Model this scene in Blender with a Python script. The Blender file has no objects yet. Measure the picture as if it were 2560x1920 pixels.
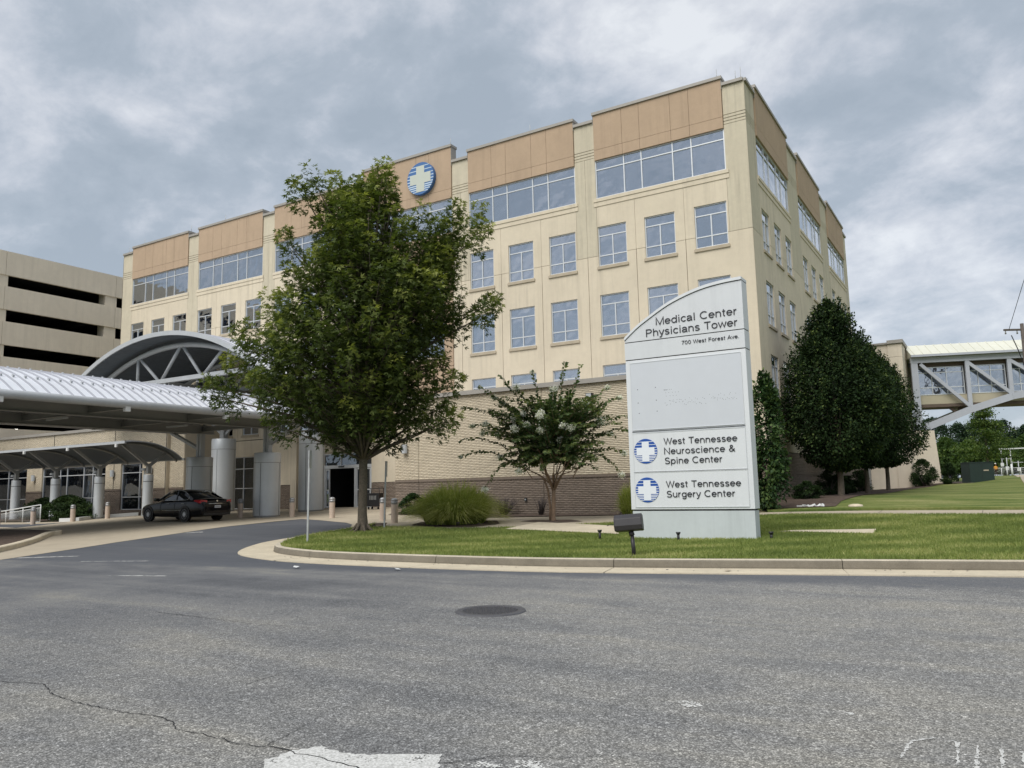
import bpy, bmesh, math, random
import numpy as np
from mathutils import Vector, Matrix
from mathutils.geometry import delaunay_2d_cdt, tessellate_polygon

random.seed(7)
RNG = np.random.default_rng(11)
PI = math.pi
R = math.radians
scene = bpy.context.scene
COL = scene.collection

# ------------------------------------------------------------------ camera
cam_d = bpy.data.cameras.new('camera')
cam = bpy.data.objects.new('camera', cam_d)
COL.objects.link(cam)
scene.camera = cam
cam_d.sensor_width = 36.0
cam_d.lens = 1969.93 / 2560 * 36.0
cam_d.clip_start = 0.05
cam_d.clip_end = 3000
_p, _r, _y = R(7.5536), R(-1.2337), R(31.3088)
_fwd = Vector((-math.sin(_y) * math.cos(_p), math.cos(_y) * math.cos(_p), math.sin(_p)))
_right = Vector((math.cos(_y), math.sin(_y), 0))
_up = _right.cross(_fwd)
_r2 = _right * math.cos(_r) + _up * math.sin(_r)
_u2 = _up * math.cos(_r) - _right * math.sin(_r)
cam.matrix_world = Matrix(((_r2.x, _u2.x, -_fwd.x, 0), (_r2.y, _u2.y, -_fwd.y, 0), (_r2.z, _u2.z, -_fwd.z, 1.5), (0, 0, 0, 1)))

# ------------------------------------------------------------------ sky, sun, exposure
SUN_ELEV, SUN_AZ = 52.0, 184.0            # azimuth of the sun measured clockwise from +Y
scene.view_settings.view_transform = 'Standard'
scene.view_settings.look = 'None'
scene.view_settings.gamma = 1.0
scene.view_settings.exposure = 1.10
scene.view_settings.use_curve_mapping = False
scene.render.engine = 'CYCLES'
scene.cycles.use_denoising = True
scene.cycles.max_bounces = 6
scene.cycles.transparent_max_bounces = 8

world = bpy.data.worlds.new('World')
scene.world = world
world.use_nodes = True


class NT:
    """tiny node-tree writer"""
    def __init__(self, tree):
        self.t = tree

    def n(self, kind, **kw):
        nd = self.t.nodes.new(kind)
        for k, v in kw.items():
            if k.startswith('i_'):
                key = k[2:]
                key = int(key) if key.isdigit() else key.replace('_', ' ')
                s = nd.inputs[key]
                if isinstance(v, bpy.types.NodeSocket):
                    self.t.links.new(v, s)
                else:
                    if isinstance(v, (tuple, list)) and len(v) == 3 and s.type == 'RGBA':
                        v = (*v, 1)
                    s.default_value = v
            else:
                setattr(nd, k, v)
        return nd

    def link(self, a, b):
        self.t.links.new(a, b)

    def math(self, op, a, b=None, c=None, clamp=False):
        nd = self.n('ShaderNodeMath', operation=op, use_clamp=clamp)
        for i, v in enumerate((a, b, c)):
            if v is None:
                continue
            if isinstance(v, bpy.types.NodeSocket):
                self.link(v, nd.inputs[i])
            else:
                nd.inputs[i].default_value = v
        return nd.outputs[0]

    def noise(self, vec, scale, detail=4, rough=0.55, dist=0.0):
        nd = self.n('ShaderNodeTexNoise', i_Scale=scale, i_Detail=detail, i_Roughness=rough, i_Distortion=dist)
        if vec is not None:
            self.link(vec, nd.inputs['Vector'])
        return nd.outputs['Fac']

    def ramp(self, fac, stops, interp='LINEAR'):
        nd = self.n('ShaderNodeValToRGB')
        nd.color_ramp.interpolation = interp
        el = nd.color_ramp.elements
        while len(el) < len(stops):
            el.new(0.5)
        for e, (p, c) in zip(el, stops):
            e.position = p
            if not isinstance(c, (tuple, list)):
                c = (c, c, c)
            e.color = (*c[:3], 1)
        self.link(fac, nd.inputs[0])
        return nd.outputs[0]

    def mix(self, fac, a, b, blend='MIX'):
        nd = self.n('ShaderNodeMix', data_type='RGBA', blend_type=blend)
        for s, v in ((nd.inputs[0], fac), (nd.inputs[6], a), (nd.inputs[7], b)):
            if isinstance(v, bpy.types.NodeSocket):
                self.link(v, s)
            elif isinstance(v, (tuple, list)):
                s.default_value = (*v[:3], 1)
            else:
                s.default_value = v if s.type != 'RGBA' else (v, v, v, 1)
        return nd.outputs[2]


def build_world():
    wt = world.node_tree
    wt.nodes.clear()
    w = NT(wt)
    out = w.n('ShaderNodeOutputWorld')
    bg = w.n('ShaderNodeBackground', i_Strength=0.1)
    w.link(bg.outputs[0], out.inputs[0])
    sky = w.n('ShaderNodeTexSky')
    sky.sky_type = 'NISHITA'
    sky.sun_disc = False
    sky.sun_elevation = R(SUN_ELEV)
    sky.sun_rotation = R(SUN_AZ)
    tc = w.n('ShaderNodeTexCoord')
    sep = w.n('ShaderNodeSeparateXYZ')
    w.link(tc.outputs['Generated'], sep.inputs[0])
    # cloud deck: the view ray meets a flat layer, so clouds shrink towards the horizon
    zc = w.math('MAXIMUM', sep.outputs[2], 0.0)
    zz = w.math('ADD', zc, 0.40)
    px = w.math('DIVIDE', sep.outputs[0], zz)
    py = w.math('DIVIDE', sep.outputs[1], zz)
    comb = w.n('ShaderNodeCombineXYZ')
    w.link(px, comb.inputs[0]); w.link(py, comb.inputs[1])
    comb.inputs[2].default_value = 3.7
    mp = w.n('ShaderNodeMapping')
    w.link(comb.outputs[0], mp.inputs[0])
    mp.inputs['Rotation'].default_value = (0, 0, R(35))
    mp.inputs['Scale'].default_value = (1.15, 1.25, 1.0)
    v = mp.outputs[0]
    big = w.noise(v, 1.5, 3, 0.5, 0.5)
    med = w.noise(v, 4.4, 8, 0.58, 0.25)
    fine = w.noise(v, 11.0, 6, 0.62, 0.3)
    s = w.math('ADD', w.math('MULTIPLY', big, 0.48), w.math('MULTIPLY', med, 0.42))
    s = w.math('ADD', s, w.math('MULTIPLY', fine, 0.12))
    cl = w.ramp(s, [(0.42, (1.80, 2.08, 2.40)), (0.475, (2.06, 2.33, 2.66)), (0.515, (2.55, 2.76, 3.08)),
                    (0.555, (3.08, 3.23, 3.50)), (0.61, (3.85, 3.98, 4.15))])
    # paler towards the horizon
    hz = w.ramp(zc, [(0.0, 1.0), (0.30, 0.0)])
    cl = w.mix(w.math('MULTIPLY', hz, 0.30), cl, (2.45, 2.78, 3.20))
    col = w.mix(0.93, sky.outputs[0], cl)
    w.link(col, bg.inputs[0])


build_world()

sun_d = bpy.data.lights.new('sun', 'SUN')
sun_d.energy = 1.5
sun_d.angle = R(45)
sun_d.color = (1.0, 0.965, 0.91)
sun = bpy.data.objects.new('sun', sun_d)
COL.objects.link(sun)
_sd = Vector((math.sin(R(SUN_AZ)) * math.cos(R(SUN_ELEV)), math.cos(R(SUN_AZ)) * math.cos(R(SUN_ELEV)), math.sin(R(SUN_ELEV))))
sun.rotation_euler = _sd.to_track_quat('Z', 'Y').to_euler()
sun.location = (-30, -40, 60)

# ------------------------------------------------------------------ terrain height
_ctrl = [(-60, -20, 0), (-30, -20, 0), (0, -20, 0), (30, -20, 0), (-60, 0, 0), (-30, 0, 0), (-12, 2, 0), (0, 0, 0), (-5, 6, 0), (6, 6, 0), (-20, 6, 0), (-40, 8, 0), (20, 4, 0), (45, 0, 0),
         (-13, 13.2, 0), (-6.9, 13.6, 0), (-2.5, 14.8, 0), (.2, 15.4, 0), (12, 18, 0), (45, 18, 0.1),
         (-16.3, 15.84, .03), (-17.3, 19.1, .13), (-17.2, 20.2, .2), (-21, 11, .04), (-25, 19, .22), (-25, 14, .1),
         (-19.4, 23.2, .31), (-21.4, 24.9, .32), (-25.4, 26.1, .36), (-29.2, 27.35, .36), (-31.8, 26.8, .37), (-31.9, 23.2, .33),
         (-40, 27, .42), (-44.6, 27, .27), (-46, 22.5, .1), (-44, 23.7, .15), (-50, 26, .15), (-60, 26, .1), (-75, 26, .1), (-36, 17, .15), (-34, 31.8, .47), (-40, 31.8, .49), (-46, 31, .4), (-60, 32, .3),
         (-32.5, 34, .62), (-28, 34, .6), (-24.6, 29.5, .48), (-21, 29.5, .4), (-17.8, 29.5, .37), (-13.2, 29.5, .37), (-16.4, 22.8, .31), (-13.4, 24.6, .34), (-10, 27, .38),
         (-7.5, 20.3, .05), (-5.2, 20.3, .08), (-3, 23, .15), (5, 23, .15), (30, 24, .2), (-6, 28.5, .4), (0, 28.9, .4), (15, 29.5, .4), (45, 30, .4),
         (-7.4, 30.6, .43), (-6.4, 37, .78), (-6.2, 44, .76), (-6.1, 51.3, .82), (-5.9, 66.6, .88), (-2, 69, 1.05), (-.5, 69.9, 1.32), (-4, 67.8, 1.12),
         (5, 60, 1.1), (30, 60, 1.1), (2, 75, 1.42), (2, 90, 1.55), (1, 110, 1.7), (1, 129, 1.7), (40, 110, 1.7), (-40, 110, 1.3), (-75, 110, 1.0), (-75, 60, .6), (-40, 50, .7), (45, 80, 1.3), (-20, 80, 1.0)]
_CP = np.array(_ctrl, float)
_d = np.hypot(_CP[:, None, 0] - _CP[None, :, 0], _CP[:, None, 1] - _CP[None, :, 1])
_A = np.sqrt(_d ** 2 + 2.0 ** 2)
_N = len(_CP)
_M = np.zeros((_N + 1, _N + 1)); _M[:_N, :_N] = _A - 0.02 * np.eye(_N); _M[:_N, _N] = 1; _M[_N, :_N] = 1
_W = np.linalg.solve(_M, np.append(_CP[:, 2], 0))


def garr(x, y):
    x = np.clip(np.asarray(x, float), -75, 45); y = np.clip(np.asarray(y, float), -20, 129)
    sh = x.shape
    x = x.ravel(); y = y.ravel()
    out = np.zeros(len(x))
    for i in range(0, len(x), 20000):
        k = np.sqrt((x[i:i + 20000, None] - _CP[None, :, 0]) ** 2 + (y[i:i + 20000, None] - _CP[None, :, 1]) ** 2 + 4.0)
        out[i:i + 20000] = k @ _W[:_N] + _W[_N]
    return out.reshape(sh)


def g(x, y):
    return float(garr(np.array([x]), np.array([y]))[0])


# ------------------------------------------------------------------ materials
def mat(name, color, rough=0.8, var=0.12, scale=3.0, bump=0.0, bscale=40.0, metal=0.0, spec=0.4, color2=None, coat=0.0, rnd=0.0, streak=0.0, fine=0.0):
    """diffuse-ish material with two scales of mottling, optional rain streaks, per-face random tint and fine bump"""
    m = bpy.data.materials.new(name)
    m.use_nodes = True
    t = NT(m.node_tree)
    b = m.node_tree.nodes['Principled BSDF']
    tc = t.n('ShaderNodeTexCoord').outputs['Object']
    n1 = t.noise(tc, scale, 5, 0.6)
    n2 = t.noise(tc, scale * 7, 3, 0.6)
    f = t.math('ADD', t.math('MULTIPLY', n1, 0.65), t.math('MULTIPLY', n2, 0.35))
    lo = tuple(c * (1 - var * 1.6) for c in color)
    hi = tuple(min(1, c * (1 + var * 1.6)) for c in color)
    if color2:
        lo = color2
    c = t.ramp(f, [(0.3, lo), (0.7, hi)])
    if fine:
        n3 = t.noise(tc, bscale, 2, 0.6)
        c = t.mix(1.0, c, t.ramp(n3, [(0.3, 1 - fine), (0.7, 1 + fine)]), 'MULTIPLY')
    if streak:
        mp = t.n('ShaderNodeMapping'); t.link(tc, mp.inputs[0]); mp.inputs['Scale'].default_value = (3.2, 3.2, 0.12)
        n4 = t.noise(mp.outputs[0], 1.0, 5, 0.7)
        n5 = t.noise(tc, 0.35, 3, 0.5)
        k = t.math('MULTIPLY', t.ramp(n4, [(0.47, 0.0), (0.68, 1.0)]), t.ramp(n5, [(0.38, 0.0), (0.56, 1.0)]))
        c = t.mix(t.math('MULTIPLY', k, streak), c, tuple(x * 0.42 for x in color))
    if rnd:
        at = t.n('ShaderNodeAttribute', attribute_name='rnd')
        c = t.mix(1.0, c, t.ramp(at.outputs['Fac'], [(0.0, 1 - rnd), (1.0, 1 + rnd)]), 'MULTIPLY')
    t.link(c, b.inputs['Base Color'])
    b.inputs['Roughness'].default_value = rough
    b.inputs['Metallic'].default_value = metal
    b.inputs['Specular IOR Level'].default_value = spec
    b.inputs['Coat Weight'].default_value = coat
    if bump:
        nb = t.noise(tc, bscale, 4, 0.6)
        bp = t.n('ShaderNodeBump', i_Strength=bump, i_Distance=0.02)
        t.link(nb, bp.inputs['Height'])
        t.link(bp.outputs[0], b.inputs['Normal'])
    return m


def leaf_mat(name, c_lo, c_mid, c_hi, rough=0.5, trans=0.25):
    m = bpy.data.materials.new(name)
    m.use_nodes = True
    nt = m.node_tree
    t = NT(nt)
    b = nt.nodes['Principled BSDF']
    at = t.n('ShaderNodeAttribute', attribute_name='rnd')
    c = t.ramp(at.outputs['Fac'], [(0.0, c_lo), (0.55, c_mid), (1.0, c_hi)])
    t.link(c, b.inputs['Base Color'])
    b.inputs['Roughness'].default_value = rough
    b.inputs['Specular IOR Level'].default_value = 0.2
    tr = t.n('ShaderNodeBsdfTranslucent')
    c2 = t.mix(1.0, c, (1.3, 1.4, 0.6), 'MULTIPLY')
    t.link(c2, tr.inputs[0])
    mx = t.n('ShaderNodeMixShader', i_0=trans)
    t.link(b.outputs[0], mx.inputs[1]); t.link(tr.outputs[0], mx.inputs[2])
    t.link(mx.outputs[0], nt.nodes['Material Output'].inputs[0])
    return m


def plain(name, color, rough=0.5, metal=0.0, spec=0.5, coat=0.0, emit=0.0):
    m = bpy.data.materials.new(name)
    m.use_nodes = True
    b = m.node_tree.nodes['Principled BSDF']
    b.inputs['Base Color'].default_value = (*color, 1)
    b.inputs['Roughness'].default_value = rough
    b.inputs['Metallic'].default_value = metal
    b.inputs['Specular IOR Level'].default_value = spec
    b.inputs['Coat Weight'].default_value = coat
    if emit:
        b.inputs['Emission Color'].default_value = (*color, 1)
        b.inputs['Emission Strength'].default_value = emit
    return m


def glass_mat(name, tint, refl, rough=0.03, wave=0.10):
    """coated window glass: mirror-like tint over a dark room"""
    m = bpy.data.materials.new(name)
    m.use_nodes = True
    nt = m.node_tree
    t = NT(nt)
    b = nt.nodes['Principled BSDF']
    tc = t.n('ShaderNodeTexCoord').outputs['Object']
    at = t.n('ShaderNodeObjectInfo')
    base = t.ramp(at.outputs['Random'], [(0.0, tuple(c * 0.7 for c in tint)), (1.0, tuple(c * 1.25 for c in tint))])
    mp = t.n('ShaderNodeMapping'); t.link(tc, mp.inputs[0]); mp.inputs['Scale'].default_value = (5.0, 5.0, 0.4)
    dirt = t.noise(mp.outputs[0], 1.4, 4, 0.6)
    base = t.mix(1.0, base, t.ramp(dirt, [(0.35, 0.8), (0.7, 1.35)]), 'MULTIPLY')
    t.link(base, b.inputs['Base Color'])
    b.inputs['Roughness'].default_value = 0.4
    trn = t.n('ShaderNodeBsdfTransparent', i_0=(.62, .70, .78, 1))
    see = t.n('ShaderNodeMixShader', i_0=.75)
    t.link(b.outputs[0], see.inputs[1]); t.link(trn.outputs[0], see.inputs[2])
    gl = t.n('ShaderNodeBsdfGlossy', i_Roughness=rough, i_Color=(0.86, 0.90, 0.95))
    lw = t.n('ShaderNodeLayerWeight', i_Blend=0.25)
    f = t.math('ADD', t.math('MULTIPLY', lw.outputs['Fresnel'], 0.5), refl, clamp=True)
    nb = t.noise(tc, 0.8, 2, 0.5)
    bp = t.n('ShaderNodeBump', i_Strength=wave, i_Distance=0.3)
    t.link(nb, bp.inputs['Height']); t.link(bp.outputs[0], gl.inputs['Normal'])
    mx = t.n('ShaderNodeMixShader')
    t.link(f, mx.inputs[0]); t.link(see.outputs[0], mx.inputs[1]); t.link(gl.outputs[0], mx.inputs[2])
    t.link(mx.outputs[0], nt.nodes['Material Output'].inputs[0])
    return m


M = {}
M['cream'] = mat('cream_stucco', (.63, .555, .43), .9, .05, .5, .25, 60, streak=.28, fine=.05)
M['tan'] = mat('tan_stucco', (.435, .322, .225), .9, .05, .6, .25, 60, streak=.22, fine=.05)
M['pier_cream'] = mat('weathered_cream_stucco', (.55, .495, .38), .9, .06, .7, .25, 60, streak=.42, fine=.05)
M['gar'] = mat('garage_concrete', (.68, .60, .485), .9, .05, .35, .2, 30, streak=.16, fine=.05)
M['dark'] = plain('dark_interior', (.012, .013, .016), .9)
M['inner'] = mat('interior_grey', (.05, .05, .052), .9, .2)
M['core'] = mat('wall_core', (.02, .022, .027), .9)
M['blind'] = mat('window_blind', (.30, .34, .40), .8, .1, 2)
M['coping'] = mat('coping_metal', (.33, .31, .28), .55, .05, 1, metal=.1)
M['sill'] = mat('sill_stone', (.42, .36, .27), .85, .08, 2)
M['alu'] = mat('window_aluminium', (.62, .64, .66), .4, .04, 2, metal=.3)
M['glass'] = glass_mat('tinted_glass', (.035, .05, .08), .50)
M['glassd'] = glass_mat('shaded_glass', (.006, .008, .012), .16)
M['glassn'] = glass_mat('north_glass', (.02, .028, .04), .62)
M['bglass'] = glass_mat('bridge_glass', (.04, .06, .09), .42)
M['brick'] = mat('cream_brick', (.57, .495, .375), .9, .06, .6, .1, 80, rnd=.07, streak=.15)
M['brown'] = mat('brown_brick', (.215, .172, .137), .9, .08, .6, .1, 80, rnd=.12)
M['mortar'] = mat('mortar', (.46, .40, .30), .95, .08, 3)
M['bmortar'] = mat('brown_mortar', (.18, .148, .12), .95, .08, 3)
M['conc'] = mat('concrete_paving', (.40, .345, .26), .9, .09, .5, .2, 60, fine=.10, streak=0)
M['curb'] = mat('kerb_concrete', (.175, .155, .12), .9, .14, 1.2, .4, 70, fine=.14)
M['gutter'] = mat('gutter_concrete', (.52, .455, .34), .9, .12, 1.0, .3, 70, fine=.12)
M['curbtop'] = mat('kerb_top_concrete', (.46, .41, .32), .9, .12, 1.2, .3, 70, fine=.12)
M['wood_mulch'] = mat('mulch', (.085, .06, .045), .95, .35, 5, .9, 30, fine=.4)
M['silver'] = mat('silver_metal_panel', (.55, .575, .59), .42, .04, .8, metal=.2)
M['steelw'] = mat('grey_painted_steel', (.42, .44, .46), .5, .05, 1)
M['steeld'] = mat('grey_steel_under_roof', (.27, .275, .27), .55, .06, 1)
M['roofm'] = mat('standing_seam_metal', (.74, .76, .80), .4, .04, .7, metal=.2)
M['seamm'] = mat('roof_seam', (.36, .37, .41), .5, .04, 1)
M['decku'] = mat('roof_deck_underside', (.12, .137, .155), .6, .08, 1)
M['bridge'] = mat('bridge_steel', (.40, .42, .47), .55, .05, .6)
M['broof'] = mat('bridge_roof', (.62, .62, .53), .5, .05, .5)
M['bpan'] = mat('bridge_panel', (.42, .38, .28), .8, .04, .6)
M['bsoff'] = mat('bridge_soffit', (.12, .09, .07), .8, .1)
M['bark'] = mat('bark', (.115, .095, .072), .95, .25, 9, 1.0, 45, fine=.3)
M['barkl'] = mat('crape_bark', (.22, .15, .10), .9, .25, 6, .6, 30)
M['bollard'] = mat('bollard_concrete', (.52, .42, .34), .85, .08, 3)
M['bollcap'] = mat('bollard_cap', (.34, .34, .34), .45, .05, 3, metal=.5)
M['galv'] = mat('galvanised_steel', (.42, .43, .43), .5, .1, 5, metal=.3)
M['black'] = plain('black_plastic', (.012, .012, .013), .5)
M['bronze'] = mat('dark_bronze_paint', (.035, .033, .036), .45, .1, 4)
M['lamp'] = plain('lamp_grey', (.45, .47, .48), .5)
M['green'] = mat('transformer_green', (.018, .034, .028), .5, .1, 1)
M['white'] = mat('white_steel', (.62, .63, .62), .6, .06, 1)
M['wood'] = mat('pole_wood', (.10, .085, .075), .9, .2, 3)
M['signw'] = mat('sign_white', (.65, .67, .69), .5, .015, .8, streak=.1)
M['signc'] = mat('sign_cap', (.60, .62, .64), .5, .02, .8, streak=.12)
M['signp'] = mat('sign_blank_panel', (.56, .585, .625), .45, .02, .5)
M['signb'] = mat('sign_base', (.50, .54, .55), .6, .04, .9, streak=.22)
M['signt'] = plain('sign_letter', (.022, .022, .028), .5)
M['signl'] = plain('sign_emblem_blue', (.012, .075, .33), .4)
M['signx'] = plain('sign_emblem_white', (.72, .75, .80), .5)
M['signx2'] = plain('facade_emblem_white', (.50, .53, .47), .6)
M['stripe2'] = plain('facade_emblem_stripe', (.50, .60, .70), .6)
M['signl2'] = plain('facade_emblem_blue', (.05, .14, .34), .5)
M['seam'] = plain('seam_shadow_gap', (.03, .03, .035), .9)
M['paint'] = plain('car_paint', (.0025, .003, .005), .12, 0, .3, 0.0)
M['cglass'] = plain('car_glass', (.01, .012, .014), .04, 0, .9)
M['tyre'] = plain('tyre', (.012, .012, .012), .9)
M['rim'] = plain('alloy_rim', (.60, .61, .62), .35, .1)
M['chrome'] = plain('chrome', (.6, .6, .58), .2, .9)
M['red'] = plain('tail_light', (.32, .008, .015), .15, 0, .6, 1.0)
M['plate'] = plain('number_plate', (.45, .47, .5), .5)
M['iron2'] = mat('cast_iron_recess', (.035, .035, .04), .6, .15, 20)
M['iron'] = mat('cast_iron', (.085, .085, .092), .55, .15, 20, .3, 90, metal=.2)


def asphalt():
    m = bpy.data.materials.new('worn_asphalt')
    m.use_nodes = True
    t = NT(m.node_tree)
    b = m.node_tree.nodes['Principled BSDF']
    tc = t.n('ShaderNodeTexCoord').outputs['Object']
    # stones
    vo = t.n('ShaderNodeTexVoronoi', i_Scale=92.0, feature='F1'); t.link(tc, vo.inputs['Vector'])
    vo2 = t.n('ShaderNodeTexVoronoi', i_Scale=34.0, feature='F1'); t.link(tc, vo2.inputs['Vector'])
    sepc = t.n('ShaderNodeSeparateColor'); t.link(vo.outputs['Color'], sepc.inputs[0])
    sepd = t.n('ShaderNodeSeparateColor'); t.link(vo2.outputs['Color'], sepd.inputs[0])
    st = t.ramp(sepc.outputs[0], [(0.0, .62), (.42, .86), (.75, 1.12), (.93, 1.55), (1.0, 2.0)])
    st2 = t.ramp(sepd.outputs[1], [(0.0, .84), (.5, .97), (.85, 1.08), (1.0, 1.4)])
    gap = t.ramp(vo.outputs['Distance'], [(.25, 1.0), (.75, .45)])
    stones = t.mix(1.0, t.mix(1.0, st, st2, 'MULTIPLY'), gap, 'MULTIPLY')
    # large wear: bands along the driving direction (roughly across the picture)
    mp = t.n('ShaderNodeMapping'); t.link(tc, mp.inputs[0])
    mp.inputs['Rotation'].default_value = (0, 0, R(-22)); mp.inputs['Scale'].default_value = (.12, .80, 1)
    band = t.noise(mp.outputs[0], 1.0, 5, .62, .5)
    pat = t.noise(tc, .33, 5, .6, .4)
    mid = t.noise(tc, 2.2, 5, .65)
    wv = t.math('ADD', t.math('MULTIPLY', band, .55), t.math('MULTIPLY', pat, .33))
    wv = t.math('ADD', wv, t.math('MULTIPLY', mid, .16))
    col = t.ramp(wv, [(.36, (.105, .108, .114)), (.455, (.158, .160, .163)), (.53, (.196, .195, .191)), (.60, (.228, .222, .206)), (.68, (.26, .247, .22))])
    # newer, darker and smoother asphalt further up the drive
    sp = t.n('ShaderNodeSeparateXYZ'); t.link(tc, sp.inputs[0])
    far = t.math('ADD', t.math('MULTIPLY', sp.outputs[0], -.50), t.math('MULTIPLY', sp.outputs[1], .55))
    farn = t.math('ADD', far, t.math('MULTIPLY', pat, 3.0))
    k = t.ramp(t.math('DIVIDE', farn, 22.0), [(.40, 0.0), (.60, 1.0)])
    smooth = t.ramp(wv, [(.40, (.088, .091, .098)), (.50, (.122, .124, .129)), (.58, (.160, .160, .158)), (.66, (.235, .225, .195))])
    stones2 = t.mix(.65, stones, (1.0, 1.0, 1.0))
    c = t.mix(k, t.mix(1.0, col, stones, 'MULTIPLY'), t.mix(1.0, smooth, stones2, 'MULTIPLY'))
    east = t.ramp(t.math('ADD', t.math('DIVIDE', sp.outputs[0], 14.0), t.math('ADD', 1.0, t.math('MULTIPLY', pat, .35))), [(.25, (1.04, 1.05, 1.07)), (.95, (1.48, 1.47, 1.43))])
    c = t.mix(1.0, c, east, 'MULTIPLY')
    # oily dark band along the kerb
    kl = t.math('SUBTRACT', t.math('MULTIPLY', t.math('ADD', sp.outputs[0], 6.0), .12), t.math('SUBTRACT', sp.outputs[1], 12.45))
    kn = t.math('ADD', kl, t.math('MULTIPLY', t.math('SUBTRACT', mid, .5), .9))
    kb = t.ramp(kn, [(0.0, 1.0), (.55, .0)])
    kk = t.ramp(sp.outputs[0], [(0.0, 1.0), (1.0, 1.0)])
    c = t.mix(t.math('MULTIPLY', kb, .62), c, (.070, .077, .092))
    t.link(c, b.inputs['Base Color'])
    b.inputs['Roughness'].default_value = .88
    b.inputs['Specular IOR Level'].default_value = .3
    hb = t.math('ADD', t.math('MULTIPLY', vo.outputs['Distance'], -1.0), t.math('MULTIPLY', mid, .4))
    bp = t.n('ShaderNodeBump', i_Strength=.55, i_Distance=.006)
    t.link(hb, bp.inputs['Height']); t.link(bp.outputs[0], b.inputs['Normal'])
    return m


def lawn_mat(name):
    m = bpy.data.materials.new(name)
    m.use_nodes = True
    t = NT(m.node_tree)
    b = m.node_tree.nodes['Principled BSDF']
    tc = t.n('ShaderNodeTexCoord').outputs['Object']
    mp = t.n('ShaderNodeMapping'); t.link(tc, mp.inputs[0]); mp.inputs['Rotation'].default_value = (0, 0, R(-18)); mp.inputs['Scale'].default_value = (.35, 1.3, 1)
    a = t.noise(mp.outputs[0], .9, 5, .6, .3)
    f = t.noise(tc, 9, 4, .7)
    ff = t.noise(tc, 60, 3, .7)
    s = t.math('ADD', t.math('MULTIPLY', a, .6), t.math('MULTIPLY', f, .22))
    s = t.math('ADD', s, t.math('MULTIPLY', ff, .18))
    c = t.ramp(s, [(.40, (.075, .115, .028)), (.48, (.135, .170, .046)), (.54, (.185, .205, .066)), (.63, (.31, .30, .13))])
    t.link(c, b.inputs['Base Color'])
    b.inputs['Roughness'].default_value = .95
    b.inputs['Specular IOR Level'].default_value = .15
    bp = t.n('ShaderNodeBump', i_Strength=.8, i_Distance=.03)
    t.link(ff, bp.inputs['Height']); t.link(bp.outputs[0], b.inputs['Normal'])
    return m


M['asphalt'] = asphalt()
M['lawn'] = lawn_mat('mown_lawn')
M['grass'] = leaf_mat('grass_blades', (.105, .145, .042), (.215, .262, .075), (.46, .44, .20), .8, .3)
M['maple'] = leaf_mat('maple_leaves', (.020, .036, .012), (.090, .122, .033), (.31, .33, .092), .6, .32)
M['crape'] = leaf_mat('crape_leaves', (.016, .034, .014), (.068, .110, .040), (.24, .27, .10), .5, .25)
M['flower'] = leaf_mat('crape_blossom', (.62, .63, .57), (.80, .80, .74), (.88, .87, .82), .9, .15)
M['hornb'] = leaf_mat('hornbeam_leaves', (.006, .014, .006), (.024, .049, .013), (.16, .20, .055), .75, .18)
M['holly'] = leaf_mat('broad_leaf_shrub', (.010, .024, .010), (.032, .070, .020), (.12, .17, .05), .6, .2)
M['jun'] = leaf_mat('juniper', (.008, .018, .006), (.020, .042, .010), (.05, .08, .02), .7, .1)
M['fount'] = leaf_mat('fountain_grass', (.11, .15, .03), (.30, .35, .08), (.58, .56, .26), .7, .4)
M['forest'] = leaf_mat('forest_leaves', (.012, .026, .014), (.028, .055, .026), (.065, .09, .038), .8, .1)
M['oakl'] = leaf_mat('young_oak_leaves', (.025, .05, .014), (.07, .12, .03), (.17, .22, .06), .6, .3)
M['twig'] = mat('dead_twigs', (.085, .07, .065), .9, .2, 4)
M['crackm'] = mat('crack_dark', (.018, .018, .02), .95, .3, 20)


def paint_mat():
    m = bpy.data.materials.new('worn_road_paint')
    m.use_nodes = True
    nt = m.node_tree
    t = NT(nt)
    b = nt.nodes['Principled BSDF']
    tc = t.n('ShaderNodeTexCoord').outputs['Object']
    vo = t.n('ShaderNodeTexVoronoi', i_Scale=55.0, feature='F1'); t.link(tc, vo.inputs['Vector'])
    n = t.noise(tc, 6, 5, .7)
    nf = t.noise(tc, 70, 3, .6)
    s = t.math('ADD', t.math('MULTIPLY', n, .75), t.math('MULTIPLY', nf, .45))
    at = t.n('ShaderNodeAttribute', attribute_name='rnd')
    s = t.math('SUBTRACT', s, at.outputs['Fac'])
    vis = t.ramp(s, [(.0, 0.0), (.04, 1.0)])
    c = t.ramp(nf, [(.35, (.36, .36, .34)), (.65, (.62, .62, .60))])
    t.link(c, b.inputs['Base Color']); b.inputs['Roughness'].default_value = .8
    tr = t.n('ShaderNodeBsdfTransparent')
    mx = t.n('ShaderNodeMixShader')
    t.link(vis, mx.inputs[0]); t.link(tr.outputs[0], mx.inputs[1]); t.link(b.outputs[0], mx.inputs[2])
    t.link(mx.outputs[0], nt.nodes['Material Output'].inputs[0])
    return m


M['paintw'] = paint_mat()


# ------------------------------------------------------------------ object helpers
def tag(o, label=None, cat=None, group=None, kind=None):
    if label: o['label'] = label
    if cat: o['category'] = cat
    if group: o['group'] = group
    if kind: o['kind'] = kind
    return o


def empty(name, loc=(0, 0, 0), rz=0.0, label=None, cat=None, group=None):
    o = bpy.data.objects.new(name, None)
    o.empty_display_size = 0.3
    COL.objects.link(o)
    o.location = loc
    o.rotation_euler = (0, 0, rz)
    return tag(o, label, cat, group)


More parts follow.
